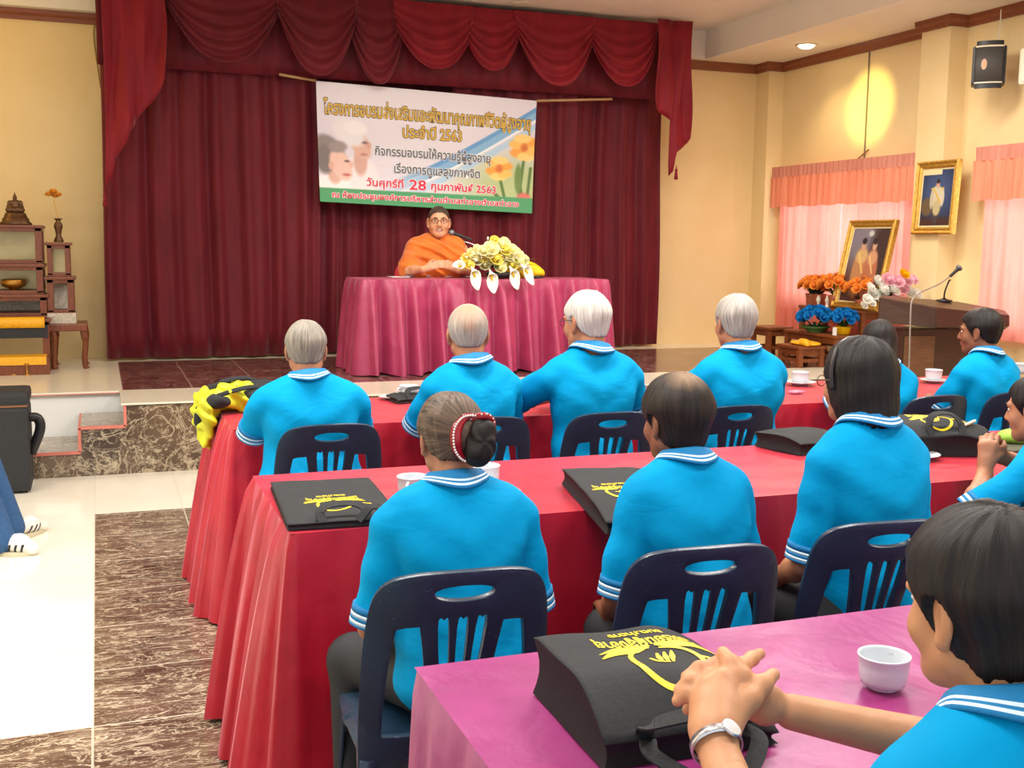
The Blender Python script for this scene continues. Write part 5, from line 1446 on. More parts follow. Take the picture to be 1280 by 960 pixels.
# yellow cloth bundle behind the flowers
yb = np.array(aty(653, 335, 8.86)); yb[2] = ZM
F_ = Field(); F_.ell((0, 0, 0.06), (0.16, 0.11, 0.085), None, 0.03); F_.ell((-0.06, 0, 0.10), (0.10, 0.09, 0.07), None, 0.04); F_.ell((0.09, 0.0, 0.045), (0.11, 0.10, 0.055), None, 0.03)
F_.fn(lambda X, Y, Z: 0.0-Z, np.array((-.5, -.5, -.2)), np.array((.5, .5, .03)), 0.006, 'i')
l2, h2 = F_.bounds(); V, Q = F_.mesh(l2, h2, 0.008); rr_ = 0.006*np.sin(V[:, 0]*60+V[:, 2]*50+2*np.sin(V[:, 0]*25)); V[:, 2] = np.maximum(V[:, 2]+np.where(V[:, 2] > 0.01, rr_, 0), 0.0)
M_YCL = mat('yellow_cloth', rgb(226, 190, 10), 0.7, 0.1, 12, 0.3)
yo = mesh_obj('cloth_bundle', V, Q, M_YCL, None, True); yo.location = tuple(yb); tag(yo, 'yellow cloth bundle behind the flowers on the stage table', 'bundle')
# papers
M_PAPER = mat('paper', rgb(228, 226, 224), 0.7, 0.03, 10, 0.02); M_BOOKC = mat('grey_cover', rgb(150, 130, 140), 0.5)
p = onm(486, 342); pb = MB()
pb.box((0, 0, 0.008), (0.22, 0.15, 0.014), 0.003)
bk = pb.build('booklet', M_BOOKC); bk.location = tuple(p); bk.rotation_euler = (0, 0, 0.1); tag(bk, 'grey booklets lying on the left end of the stage table', 'booklet')
p = onm(550, 343); pp = MB().box((0, 0, 0.002), (0.21, 0.297, 0.003)).build('paper_sheet', M_PAPER); pp.location = tuple(np.array(p)+(0, 0.05, 0)); pp.rotation_euler = (0, 0, 1.3); tag(pp, 'white paper sheet lying before the monk\'s hands', 'paper')
p = onm(468, 342); pp = MB().box((0, 0, 0.002), (0.15, 0.2, 0.003)).build('paper_sheet', M_PAPER); pp.location = tuple(np.array(p)+(-0.02, -0.02, 0)); tag(pp, 'white paper at the left end of the stage table beside the booklets', 'paper')

# ------------------------------------------------------------------ left altar
ya = 9.55
def X_(u, v, y=ya): return float(aty(u, v, y)[0])
def Z_(u, v, y=ya): return float(aty(u, v, y)[2])
M_GLD = mat('gold_fabric', rgb(232, 170, 24), 0.55, 0.12, 40, 0.15); M_MIRR = mat('altar_mirror', rgb(206, 186, 130), 0.2, 0.12, 5, 0.02, metal=0.25)
M_LACE = mat('carved_mother_of_pearl', rgb(196, 188, 170), 0.4, 0.3, 60, 0.4)
def altar_tier(parent, name, x0, x1, y0, y1, z0, z1, back=None, thick=0.05):
    """one tier of an altar set: framed box stand with corner legs, rails and overhanging top"""
    cx, cy = (x0+x1)/2, (y0+y1)/2; w_, d_ = x1-x0, y1-y0; b = Vector(parent.location); f = MB(); g = lambda *p: (p[0]-b.x, p[1]-b.y, p[2]-b.z)
    f.box(g(cx, cy, z1-0.012), (w_+0.03, d_+0.03, 0.024), 0.006); f.box(g(cx, cy, z1-0.035), (w_, d_, 0.03), 0.004)
    f.box(g(cx, cy, z0+0.015), (w_, d_, 0.03), 0.004)
    for sx in (x0+thick/2, x1-thick/2):
        for sy in (y0+thick/2, y1-thick/2): f.box(g(sx, sy, (z0+z1)/2), (thick, thick, z1-z0-0.02), 0.004)
    o = f.build(name, M_WOOD, parent)
    if back: MB().box(g(cx, y1-thick-0.004, (z0+z1)/2), (w_-thick*1.2, 0.008, z1-z0-0.06)).build('back_panel', back, o)
    return o
zt = STG
xr_ = X_(52, 300)
al = empty('altar_set', (xr_-0.4, ya, STG), 0, 'tiered dark wooden altar set with gold cloths on the left of the stage', 'altar')
z1, z2, z3, z4, z5 = Z_(20, 281), Z_(20, 330), Z_(20, 368), Z_(20, 396), Z_(20, 440)
altar_tier(al, 'upper_tier', xr_-0.80, xr_, ya, ya+0.42, z2, z1, M_MIRR)
altar_tier(al, 'middle_tier', xr_-0.80, xr_, ya-0.02, ya+0.42, z3, z2, M_MIRR)
altar_tier(al, 'middle_tier', xr_-0.82, xr_+0.02, ya-0.04, ya+0.42, z4, z3, M_LACE)
lowx = X_(62, 420, ya-0.2)
altar_tier(al, 'lower_tier', lowx-0.95, lowx, ya-0.22, ya+0.40, STG, z4-0.005)
MB().box((lowx-0.475-al.location.x, ya-0.02-al.location.y, z4-0.10-STG), (0.93, 0.44, 0.10)).build('carved_apron', M_BLACK, al)
gz = Z_(20, 389, ya-0.2)
def gold_cloth(x0, x1, y, ztop, zbot, depth):
    P = []
    for i in range(20):
        x = x0+(x1-x0)*i/19
        P.append([(x-al.location.x, y+depth-al.location.y, ztop-STG), (x-al.location.x, y-al.location.y, ztop-STG+0.004), (x-al.location.x, y-0.016-al.location.y, ztop-0.012-STG), (x-al.location.x, y-0.02+0.004*math.sin(i)-al.location.y, zbot-STG)])
    return MB().grid(P).build('gold_cloth', M_GLD, al, True, solid=0.004)
gold_cloth(lowx-0.93, lowx-0.03, ya-0.235, z4+0.004, z4-0.07, 0.16)
yl = ya-0.42
st = empty('altar_step', (X_(30, 460, yl), yl+0.12, STG), 0, 'low altar step with a gold cloth in front of the altar set', 'altar step')
lx1 = X_(62, 460, yl); zl = Z_(40, 447, yl)
sx0 = lx1-0.75; b = st.location
MB().box(((sx0+lx1)/2-b.x, 0, (zl-STG)/2), (lx1-sx0, 0.24, zl-STG), 0.006).build('step_box', M_WOOD, st)
MB().grid([[(x-b.x, 0.1, zl-STG+0.004), (x-b.x, -0.125, zl-STG+0.005), (x-b.x, -0.128, zl-STG-0.055)] for x in np.linspace(sx0+0.02, lx1-0.02, 12)]).build('gold_cloth', M_GLD, st, False, solid=0.004)
for k, u in enumerate((17, 34)):
    p = np.array(atz(u, 469, STG)); cs = MB().lathe([(0.022, 0), (0.024, 0.006), (0.010, 0.014), (0.007, 0.05), (0.014, 0.075), (0.017, 0.09), (0.012, 0.092), (0.001, 0.085)], 16).build('candle_holder', M_BRASS, None, True)
    cs.location = tuple(p); tag(cs, 'small brass candle holder before the low altar step, ' + ('nearer the left edge' if k == 0 else 'the right one of the two'), 'candle holder', 'candle holders')
M_LOTUS = mat('bright_gold', rgb(240, 176, 70), 0.3, 0.15, 40, 0.1, metal=0.15)
# seated statue: body, base tiers
ps = np.array((X_(18, 281), ya+0.18, z1+0.002)); su = empty('buddha_statue', ps, 0, 'small dark bronze seated statue on a stepped base on top of the altar set', 'statue')
M_BRONZE = mat('dark_bronze', rgb(96, 66, 40), 0.4, 0.2, 40, 0.2, metal=0.5)
q = 1/150
MB().lathe([(0.118, 0), (0.122, 0.01), (0.10, 0.03), (0.10, 0.05), (0.088, 0.055), (0.085, 0.075), (0.075, 0.08), (0.08, 0.092), (0.062, 0.095), (0.001, 0.096)], 24, None, 0, 1.0, 0.7).build('base', M_BRONZE, su, True)
SF = Field(); SF.cap((-0.05, -0.02, 0.115), (0.05, -0.02, 0.115), 0.022, 0.022, 0.02); SF.ell((0, 0.005, 0.15), (0.034, 0.026, 0.045), None, 0.015); SF.cap((-0.036, 0, 0.178), (0.036, 0, 0.178), 0.014, 0.014, 0.015)
for q_ in (-1, 1): SF.chain([(q_*0.044, 0, 0.176), (q_*0.052, -0.01, 0.142), (q_*0.022, -0.034, 0.128)], [0.012, 0.01, 0.008], 0.01)
SF.ell((0, 0, 0.212), (0.016, 0.017, 0.02), None, 0.008); SF.cap((0, 0, 0.19), (0, 0, 0.2), 0.010, 0.009, 0.006); SF.cap((0, 0, 0.228), (0, 0, 0.236), 0.010, 0.007, 0.005); SF.cap((0, 0, 0.24), (0, 0, 0.262), 0.005, 0.0015, 0.004)
l2, h2 = SF.bounds(); V, Q = SF.mesh(l2, h2, 0.0035); mesh_obj('figure', V, Q, M_BRONZE, su, True)
# incense bowl standing in the middle tier
pb_ = np.array((X_(17, 362, ya+0.08), ya+0.10, z3+0.003)); ib = MB().lathe([(0.045, 0), (0.05, 0.008), (0.022, 0.02), (0.03, 0.035), (0.085, 0.06), (0.098, 0.085), (0.09, 0.1), (0.094, 0.112), (0.08, 0.11), (0.07, 0.09), (0.001, 0.085)], 24).build('incense_bowl', M_BRASS, None, True)
ib.location = tuple(pb_); tag(ib, 'round brass incense bowl in the middle tier of the altar set', 'bowl')
# side altar with vase
sxa, sxb = X_(59, 330), X_(88, 330)
sa = empty('side_altar', ((sxa+sxb)/2, ya+0.1, STG), 0, 'narrow dark wooden side altar standing right of the big altar set', 'altar')
s1, s2, s3, s4 = Z_(75, 303), Z_(75, 346), Z_(75, 392), Z_(75, 404)
altar_tier(sa, 'upper_tier', sxa, sxb, ya, ya+0.24, s2, s1, M_MIRR, 0.04)
altar_tier(sa, 'middle_tier', sxa-0.01, sxb+0.02, ya-0.02, ya+0.25, s3, s2, M_LACE, 0.05)
ft = MB(); c_ = sa.location
ft.box((((sxa+sxb)/2+0.03)-c_.x, ya+0.1-c_.y, s4-STG-0.03), (sxb-sxa+0.16, 0.40, 0.06), 0.01)
for qx in (sxa+0.02, sxb+0.08):
    for qy in (ya-0.06, ya+0.26):
        ft.tube(arc([(qx-c_.x, qy-c_.y, s4-STG-0.04), (qx+0.012-c_.x, qy-c_.y, (s4-STG)*0.6), (qx-c_.x, qy-c_.y, 0.06), (qx+0.01-c_.x, qy-c_.y, 0.0)], 4), [0.03]*4+[0.022]*4+[0.02]*4+[0.03], 8)
ft.build('stand', M_WOOD, sa)
MB().box(((sxa+sxb)/2-c_.x, ya+0.1-c_.y, (s3+s4)/2-STG), (sxb-sxa+0.06, 0.26, s3-s4+0.01), 0.006).build('drawer_box', M_LACE, sa)
pv = np.array((X_(73, 303), ya+0.12, s1+0.002)); va = empty('bronze_vase', pv, 0, 'slim bronze vase holding a golden lotus on the side altar', 'vase')
hv = Z_(73, 273)-s1
MB().lathe([(0.036, 0), (0.038, 0.01), (0.02, 0.05), (0.024, 0.09), (0.034, hv*0.65), (0.03, hv*0.78), (0.016, hv*0.88), (0.022, hv*0.95), (0.04, hv), (0.03, hv), (0.012, hv*0.9), (0.001, hv*0.9)], 20).build('body', M_BRONZE, va, True)
lt = MB()
hl = Z_(66, 248)-s1; xo = X_(66, 246)-pv[0]
lt.tube(arc([(0, 0, hv*0.9), (xo*0.3, 0, hv*1.2), (xo, 0, hl)], 5), 0.003, 6)
lt.build('stem', M_GOLD, va)
for k, (dx_, dz_) in enumerate(((0, 0.055), (-0.032, 0.03), (0.034, 0.03), (0.012, 0.02))):
    b = MB(); rose(b, (xo+dx_, -0.01, hl+dz_), 0.033, (dx_*6, -0.4, 1), k+40); b.build('lotus', M_LOTUS, va, True)
# ------------------------------------------------------------------ black wheeled case near the steps
M_CASE = mat('black_fabric_case', rgb(34, 36, 38), 0.7, 0.2, 90, 0.25)
cp = np.array(atz(12, 612, 0.0)); ch_ = 0.60
cs = empty('loudspeaker_case', (float(atz(42, 607, 0)[0])-0.20, 7.16, 0), 0, 'black padded case standing on the floor before the stage steps', 'case')
MB().box((0, 0, 0.265), (0.40, 0.34, 0.51), 0.03).build('body', M_CASE, cs)
MB().box((0.0, 0, 0.565), (0.41, 0.35, 0.085), 0.03).build('lid', M_CASE, cs)
MB().box((0, -0.005, 0.522), (0.392, 0.335, 0.012)).build('zip', mat('orange_brown_zip', rgb(120, 80, 50), 0.5), cs)
MB().tube(arc([(0.195, -0.06, 0.44), (0.245, -0.06, 0.43), (0.255, -0.06, 0.36), (0.20, -0.06, 0.22)], 5), 0.024, 8, flat=1.4).build('carry_handle', M_BLACK, cs, True)
for sx in (-0.16, 0.16): MB().lathe([(0.001, -0.015), (0.015, -0.015), (0.015, 0.015), (0.001, 0.015)], 14, Matrix.Translation((sx, -0.12, 0.015)) @ Matrix.Rotation(math.pi/2, 4, 'Y')).build('wheel', M_BLACK, cs, True)
# ------------------------------------------------------------------ right wall: window curtains with gathered pelmets
def m_sheer(name, c, c2, tr):
    t = NT(name); v = t.coord('Object', (1, 1, 0.3)); col = t.ramp(t.noise(v, 8, 3), [(0.3, c), (0.7, c2)])
    d = t.n('BsdfDiffuse', {0: col}); tl_ = t.n('BsdfTranslucent', {0: col}); mx_ = t.n('MixShader', {0: tr, 1: d.outputs[0], 2: tl_.outputs[0]})
    t.t.links.new(mx_.outputs[0], t.out.inputs[0]); return t.m
M_SHEER = m_sheer('pink_curtain', rgb(246, 158, 142), rgb(252, 172, 158), 0.55); M_PELM = m_sheer('salmon_pelmet', rgb(234, 156, 124), rgb(240, 168, 138), 0.25); M_HEAD = m_sheer('pelmet_heading', rgb(208, 140, 122), rgb(216, 150, 132), 0.1)
def wall_drape(y0, y1, z0, z1, x, seed, amp, per, name, m, parent, gather=None, n=None, hem_=0.0, org_=(0, 0, 0)):
    n = n or int(abs(y1-y0)/0.012); P = []
    for i in range(n+1):
        y = y0+(y1-y0)*i/n; row = []
        for j in range(11):
            t = j/10; row.append((x-0.02-folds(y, seed, amp*(0.3+0.7*t), per)-org_[0], y-org_[1], z1+(z0-z1)*t+hem_*math.sin(y*per*200)*t-org_[2]))
        P.append(row)
    return MB().grid(P).build(name, m, parent, True)
def window_set(y0, y1, zt_, zv, zb, label_p, label_c, seed, split):
    xx = XR-0.10
    pl = empty('window_pelmet', (xx, (y0+y1)/2, zt_), 0, label_p, 'curtain', 'gathered window pelmets'); og = tuple(pl.location)
    wall_drape(y0, y1, zt_-0.11, zt_, xx-0.03, seed, 0.012, 0.07, 'heading', M_HEAD, pl, org_=og)
    wall_drape(y0-0.02, y1+0.02, zv, zt_-0.105, xx-0.03, seed+1, 0.03, 0.10, 'frill', M_PELM, pl, hem_=0.006, org_=og)
    for k, (a, b) in enumerate(split):
        c = wall_drape(a, b, zb, zt_-0.06, xx+0.05, seed+5+k, 0.024, 0.13, 'window_curtain', M_SHEER, None)
        tag(c, label_c[k], 'curtain', 'pink window curtains')
zvt = 2.31
window_set(7.86, 10.03, zvt, 1.90, 0.62, 'salmon gathered pelmet over the window behind the leaning portrait', ['pink curtain left of the leaning portrait', 'pink curtain right of the leaning portrait'], 31, [(8.95, 9.98), (7.88, 8.93)])
y2 = float(atx(1222, 190, XR-0.13)[1])
window_set(5.0, y2, 2.30, 1.88, 0.78, 'salmon gathered pelmet over the window at the right edge under the loudspeaker', ['pink curtain at the right edge behind the lectern microphone', 'pink curtain beyond the right edge of the photo'], 51, [(6.1, y2-0.05), (5.0, 6.08)])
# ------------------------------------------------------------------ loudspeaker on the wall
sp = np.array(atx(1236, 83, 6.47)); ws = empty('wall_loudspeaker', sp, D(-42), 'dark grey loudspeaker mounted high on the right wall', 'loudspeaker'); ws.scale = (0.80, 0.9, 0.96)
M_GRILL = mat('grey_grille', rgb(70, 66, 62), 0.6, 0.25, 180, 0.4)
MB().box((0, 0.02, 0), (0.30, 0.20, 0.30), 0.02).build('cabinet', M_BLACK, ws)
fr = MB()
P = [[(0.145*math.sin(a)*1.0, -0.08-0.045*math.cos(a*1.2), z) for z in (-0.13, 0.13)] for a in np.linspace(-1, 1, 15)]
fr.grid(P); fr.build('grille', M_GRILL, ws, True, solid=0.01)
for z in (-0.14, 0.14): MB().tube([(0.145*math.sin(a), -0.085-0.045*math.cos(a*1.2), z) for a in np.linspace(-1, 1, 15)], 0.006, 6).build('trim_strip', M_CREAM, ws)
for z, h in ((-0.165, 0.04), (0.165, 0.03)):
    MB().grid([[(0.14*math.sin(a), -0.085-0.042*math.cos(a*1.2), z-h/2), (0.14*math.sin(a), -0.085-0.042*math.cos(a*1.2), z+h/2), (0, 0.05, z+h/2)] for a in np.linspace(-1, 1, 13)]).build('end_cap', M_BLACK, ws, False, solid=0.008)
V, Fs = cdt_sheet(ellipse(-0.045, 0.0, 0.026, 0.042, 20), [], 0.02)
a_ = np.arcsin(np.clip(V[:, 0]/0.145, -1, 1)); mesh_obj('emblem', np.stack([V[:, 0], -0.092-0.045*np.cos(a_*1.2), V[:, 1]], 1), Fs, mat('copper_emblem', rgb(200, 150, 110), 0.4), ws)
MB().box((0.0, 0.17, 0.0), (0.06, 0.12, 0.08), 0.006).build('bracket', M_BLACK, ws)
MB().tube(arc([(0.05, 0.12, 0.15), (0.08, 0.16, 0.3), (0.08, 0.19, CEIL-0.02-sp[2])], 4), 0.006, 6).build('cable', M_CREAM, ws, True)
# air conditioner edge
ac = empty('air_conditioner', (XR-0.12, 6.0, 3.02), 0, 'cream air conditioner on the right wall at the edge of the photo', 'air conditioner')
ay = float(atx(1270, 90, XR-0.2)[1])
ac.location = (XR-0.13, ay-0.56, float(atx(1278, 84, XR-0.2)[2]))
MB().box((0, 0, 0), (0.22, 1.0, 0.27), 0.03).build('casing', M_CREAM, ac); MB().box((-0.09, 0, -0.10), (0.05, 0.9, 0.03), 0.004).build('air_flap', M_CREAM, ac)
# conduit on the right wall, with the crossed stick
cy_ = float(atx(1086, 100, XR)[1]); zc0, zc1 = float(atx(1077, 198, XR)[2]), CEIL-0.09
cn = MB().tube([(XR-0.008, cy_, zc0), (XR-0.008, cy_, zc1)], 0.007, 8).build('wall_conduit', mat('conduit_grey', rgb(120, 110, 90), 0.5)); tag(cn, 'thin grey conduit running down the right wall through the yellow light patch', 'conduit')
ck = MB().tube([atx(1066, 204, XR-0.03), atx(1086, 187, XR-0.03)], 0.007, 8).build('wooden_stick', mat('stick_wood', rgb(140, 100, 50), 0.6)); tag(ck, 'short slanting stick above the salmon pelmet', 'stick')
c2 = MB().tube(arc([aty(122, 16, YB-0.012), aty(117, 40, YB-0.012), aty(120, 70, YB-0.012), aty(126, 110, YB-0.012)], 6), 0.005, 6).build('wall_cable', mat('cable_tan', rgb(150, 120, 70), 0.6)); tag(c2, 'thin cable running down the back wall left of the stage curtain', 'cable')
# ------------------------------------------------------------------ framed portraits
def frame(name, w_, h_, loc, rot, label, paint, bw=0.06):
    o = empty(name, loc, 0, label, 'framed picture'); o.rotation_euler = rot
    f = MB()
    # moulding section swept round the rectangle
    sec = [(0.0, 0.0), (0.0, 0.035), (0.012, 0.045), (0.03, 0.03), (0.045, 0.034), (bw, 0.018), (bw, 0.0)]
    cor = [(-1, -1), (1, -1), (1, 1), (-1, 1)]; P = []
    for sx, sz in cor: P.append([(sx*(w_/2-a), -b, sz*(h_/2-a)) for a, b in sec])
    f.grid(P, 0, True); f.box((0, 0.006, 0), (w_-0.02, 0.012, h_-0.02)); fo = f.build('gilt_frame', M_GOLD, o)
    MB().grid([[(sx*(w_/2-a), -b, sz*(h_/2-a)) for a, b in ((bw-0.004, 0.016), (bw+0.012, 0.012))] for sx, sz in cor], 0, True).build('inner_slip', mat('cream_slip', rgb(226, 208, 160), 0.5), o)
    W2_, H2_ = w_/2-bw-0.01, h_/2-bw-0.01
    picture('painting', lambda U, V: np.stack([(U*2-1)*W2_, 0*U-0.010, (V*2-1)*H2_], -1), 70, 100, paint, o, M_GLOSSP); return o
M_GLOSSP = m_print('varnished_picture', 0.22)
def one(U, V):
    p = Paint(U, V, (34, 44, 74)); p.blob(0.5, 0.62, 0.5, 0.4, (60, 78, 116), 0.9); p.blend(np.clip((0.2-V)*9, 0, 1), (70, 34, 26)); p.blob(0.2, 0.34, 0.2, 0.16, (104, 84, 56), 0.3)
    p.blob(0.5, 0.30, 0.15, 0.26, (64, 56, 60), 0.3); p.blob(0.5, 0.52, 0.2, 0.2, (206, 196, 168), 0.25); p.blob(0.34, 0.47, 0.06, 0.17, (196, 184, 156), 0.35); p.blob(0.68, 0.5, 0.07, 0.16, (210, 200, 172), 0.35)
    p.blob(0.52, 0.32, 0.13, 0.14, (190, 176, 130), 0.3); p.line((0.4, 0.64), (0.62, 0.42), 0.02, (214, 176, 70), 0.5); p.blob(0.35, 0.66, 0.06, 0.02, (220, 190, 90), 0.5); p.blob(0.67, 0.66, 0.06, 0.02, (220, 190, 90), 0.5)
    p.blob(0.51, 0.74, 0.055, 0.07, (206, 160, 128), 0.3); p.blob(0.51, 0.79, 0.058, 0.04, (40, 30, 28), 0.4); return p.c
def two(U, V):
    p = Paint(U, V, (92, 60, 46)); p.blob(0.3, 0.85, 0.5, 0.4, (128, 118, 130), 0.8); p.blob(0.85, 0.7, 0.3, 0.5, (60, 38, 32), 0.8); p.blend(np.clip((0.12-V)*9, 0, 1), (80, 36, 28))
    p.blob(0.36, 0.4, 0.2, 0.36, (186, 130, 84), 0.25); p.blob(0.66, 0.36, 0.19, 0.36, (178, 108, 74), 0.25); p.blob(0.36, 0.62, 0.16, 0.1, (206, 168, 110), 0.4); p.blob(0.66, 0.6, 0.13, 0.1, (204, 150, 110), 0.4)
    p.line((0.27, 0.66), (0.45, 0.4), 0.02, (228, 190, 110), 0.5); p.line((0.58, 0.62), (0.72, 0.4), 0.018, (226, 186, 120), 0.5)
    for cx in (0.36, 0.66): p.blob(cx, 0.77, 0.058, 0.07, (204, 158, 128), 0.3); p.blob(cx, 0.825, 0.066, 0.045, (38, 26, 24), 0.4)
    p.blob(0.5, 0.93, 0.07, 0.04, (200, 200, 190), 0.6); return p.c
xf = XR-0.20; a = atx(1146, 292, xf); b = atx(1197, 205, xf)
ya_, yb_ = float(atx(1144, 250, xf)[1]), float(atx(1196, 250, xf)[1]); za_, zb_ = float(atx(1170, 293, xf)[2]), float(atx(1172, 201, xf)[2])
frame('framed_portrait', abs(ya_-yb_), zb_-za_, (xf+0.02, (ya_+yb_)/2, (za_+zb_)/2), (D(-3), 0, D(-90)), 'gilt framed portrait of a standing figure in a pale uniform on the wall pilaster', one)
# ------------------------------------------------------------------ altar tables along the right wall, on the stage
def little_table(name, x0, x1, y0, y1, ztop, label, curved=True):
    o = empty(name, ((x0+x1)/2, (y0+y1)/2, STG), 0, label, 'table'); w_, d_, h_ = x1-x0, y1-y0, ztop-STG
    MB().box((0, 0, h_-0.013), (w_, d_, 0.026), 0.006).build('tabletop', M_TEAK, o)
    ap = MB()
    for sy in (-1, 1): ap.box((0, sy*(d_/2-0.035), h_-0.055), (w_-0.08, 0.018, 0.06), 0.004); ap.box((0, sy*(d_/2-0.035), h_*0.32), (w_-0.08, 0.018, 0.03), 0.004)
    for sx in (-1, 1): ap.box((sx*(w_/2-0.035), 0, h_-0.055), (0.018, d_-0.08, 0.06), 0.004); ap.box((sx*(w_/2-0.035), 0, h_*0.32), (0.018, d_-0.08, 0.03), 0.004)
    ap.build('apron', M_TEAK, o)
    for sx in (-1, 1):
        for sy in (-1, 1): MB().box((sx*(w_/2-0.032), sy*(d_/2-0.032), (h_-0.02)/2), (0.045, 0.045, h_-0.02), 0.006).build('leg', M_TEAK, o)
    return o
M_TEAK = mat('teak', rgb(124, 66, 34), 0.4, 0.25, 14, 0.1, (1, 1, 5))
T1z = 0.95
y1a = float(atx(1000, 381, 6.24)[1])
little_table('altar_table', 6.22, 6.54, 7.98, y1a, T1z, 'long upper altar table by the window holding the orange flowers')
T2z = 0.74
little_table('altar_table', 5.94, 6.20, 7.94, 8.74, T2z, 'middle altar table in front of the long one, holding the blue flowers')
little_table('altar_table', 5.84, 6.12, 8.84, 9.16, 0.745, 'small altar stool at the left end of the altar tables')
little_table('altar_table', 5.62, 5.90, 8.02, 8.36, 0.645, 'lowest altar stool in front of the blue flowers')
# portrait leaning on the upper table
fx_ = 6.40; py0, py1 = float(atx(1060, 320, fx_)[1]), float(atx(1117, 310, fx_)[1]); pz = float(atx(1092, 276, fx_+0.04)[2])
hh_ = (pz-T1z)/math.cos(D(12))
frame('framed_portrait', py0-py1+0.02, hh_, (fx_-0.04, (py0+py1)/2, (pz+T1z)/2), (D(-12), 0, D(-90)), 'gilt framed picture of two figures leaning on the upper altar table before the pink curtain', two)
# orange flower pots
M_POT = mat('clay_pot', rgb(176, 96, 66), 0.5, 0.15, 20, 0.1); M_CELLO = None
def posy(kind, c, n, rad, fr_, m, label, cat, group, pot=True, hgt=0.10, seed=1, pm=None):
    o = empty(kind, c, 0, label, cat, group); rg = random.Random(seed)
    if pot: MB().lathe([(0.05, 0), (0.055, 0.005), (0.062, hgt*0.7), (0.07, hgt), (0.062, hgt), (0.05, hgt*0.85), (0.001, hgt*0.85)], 18).build('pot', pm or M_POT, o, True)
    else: MB().lathe([(rad*0.45, 0.0), (rad*0.40, 0.006), (rad*0.62, 0.03), (rad*0.85, 0.05), (rad*0.8, 0.055), (0.001, 0.03)], 18).build('wrapping', M_STEM, o, True)
    z0 = hgt if pot else 0.03
    lf = MB()
    for k in range(14):
        a = rg.uniform(0, 6.28); leaf(lf, (0, 0, z0*0.8), (rad*1.0*math.cos(a), rad*1.0*math.sin(a), z0+rg.uniform(0.0, rad*0.9)), 0.016, 0.02)
    lf.build('foliage', M_LEAF, o, True)
    for k in range(n):
        a = k*2.399; t = math.sqrt((k+0.5)/n); el = t*1.35
        d = np.array((math.sin(el)*math.cos(a), math.sin(el)*math.sin(a), math.cos(el)))
        b = MB(); rose(b, np.array((0, 0, z0+rad*0.35))+d*rad*np.array((1, 1, 0.85)), fr_*rg.uniform(0.85, 1.1), d, seed*50+k); b.build('flower', m, o, True)
    return o
OG = 'orange flowers on the upper altar table'
for k, (u, v, lab) in enumerate(((1006, 376, 'leftmost pot of orange flowers on the upper altar table'), (1024, 376, 'second pot of orange flowers from the left on the upper altar table'), (1046, 377, 'full pot of orange flowers below the leaning picture'), (1078, 380, 'orange flowers half hidden by the pink and white bouquet'))):
    p = atz(u, v, T1z+0.003) ; yk = float(atx(u, v, 6.32)[1])
    posy('flower_pot', (6.32 if k != 2 else 6.30, min(max(yk, 8.06), y1a-0.08), T1z+0.002), 16, 0.125 if k < 2 else 0.15, 0.046, M_OFL, lab, 'flowers', OG, True, 0.11 if k != 3 else 0.09, 60+k)
bp = [(atx(1018, 425, 5.99), 0.085, 'blue flower bunch at the left, with a white tag'), (atx(1057, 410, 6.06), 0.08, 'blue flower bunch standing higher at the right')]
bA = np.array(atx(1016, 424, 5.98)); posy('flower_bunch', (6.0, min(8.66, float(bA[1])), T2z+0.002), 20, 0.16, 0.046, M_BFL, 'blue flower bunch with a white tag at the left of the middle altar table', 'flowers', 'blue flower bunches', False, 0.1, 71)
bB = np.array(atx(1056, 408, 6.06)); posy('flower_bunch', (6.08, max(8.04, float(bB[1])), T2z+0.002), 16, 0.12, 0.042, M_BFL, 'blue flower bunch standing higher at the right, nearer the lectern', 'flowers', 'blue flower bunches', True, 0.07, 72, M_YELL)
tgp = np.array(atx(1038, 413, 5.90)); tg = MB().box((0, 0, 0), (0.006, 0.05, 0.07), 0.001).build('paper_tag', M_PAPER); tg.location = (5.945, float(tgp[1]), T2z+0.036); tag(tg, 'white paper tag propped by the blue flower bunch', 'tag')
# white vases / candle pieces on the upper table
for k, (u, lab) in enumerate(((1023, 'small white candle holder left on the upper altar table edge'), (1034, 'small white candle holder right of its twin on the upper altar table edge'))):
    yk = float(atx(u, 378, 6.245)[1]); o = MB().lathe([(0.022, 0), (0.012, 0.012), (0.010, 0.03), (0.02, 0.05), (0.022, 0.07), (0.014, 0.085), (0.012, 0.10), (0.001, 0.10)], 16).build('candle_holder', M_CREAM, None, True); o.location = (6.245, yk, T1z+0.001); tag(o, lab, 'candle holder', 'white candle holders')
yk = float(atx(1042, 385, 6.24)[1]); o = MB().lathe([(0.02, 0), (0.03, 0.01), (0.032, 0.03), (0.02, 0.05), (0.012, 0.06), (0.001, 0.062)], 16).build('offering_bowl', M_YELL, None, True); o.location = (6.12, min(8.6, yk), T2z+0.002); tag(o, 'small yellow offering bowl under the upper altar table edge', 'bowl')
# folded yellow cloth
F_ = Field()
for k in range(4): F_.cap((-0.08, -0.14+0.02*k, 0.018+0.012*(k % 2)), (0.08, 0.10+0.03*k, 0.02), 0.022, 0.018, 0.02)
F_.ell((0, 0, 0.015), (0.11, 0.17, 0.022), None, 0.02); F_.fn(lambda X, Y, Z: -Z, np.array((-1, -1, -1.)), np.array((1, 1, 0.02)), 0.004, 'i')
l2, h2 = F_.bounds(); V, Q = F_.mesh(l2, h2, 0.007); V[:, 2] = np.maximum(V[:, 2], 0)
o = mesh_obj('folded_cloth', V, Q, M_GLD, None, True); o.location = (5.78, 8.16, 0.647); tag(o, 'folded yellow cloth on the lowest altar stool', 'cloth')
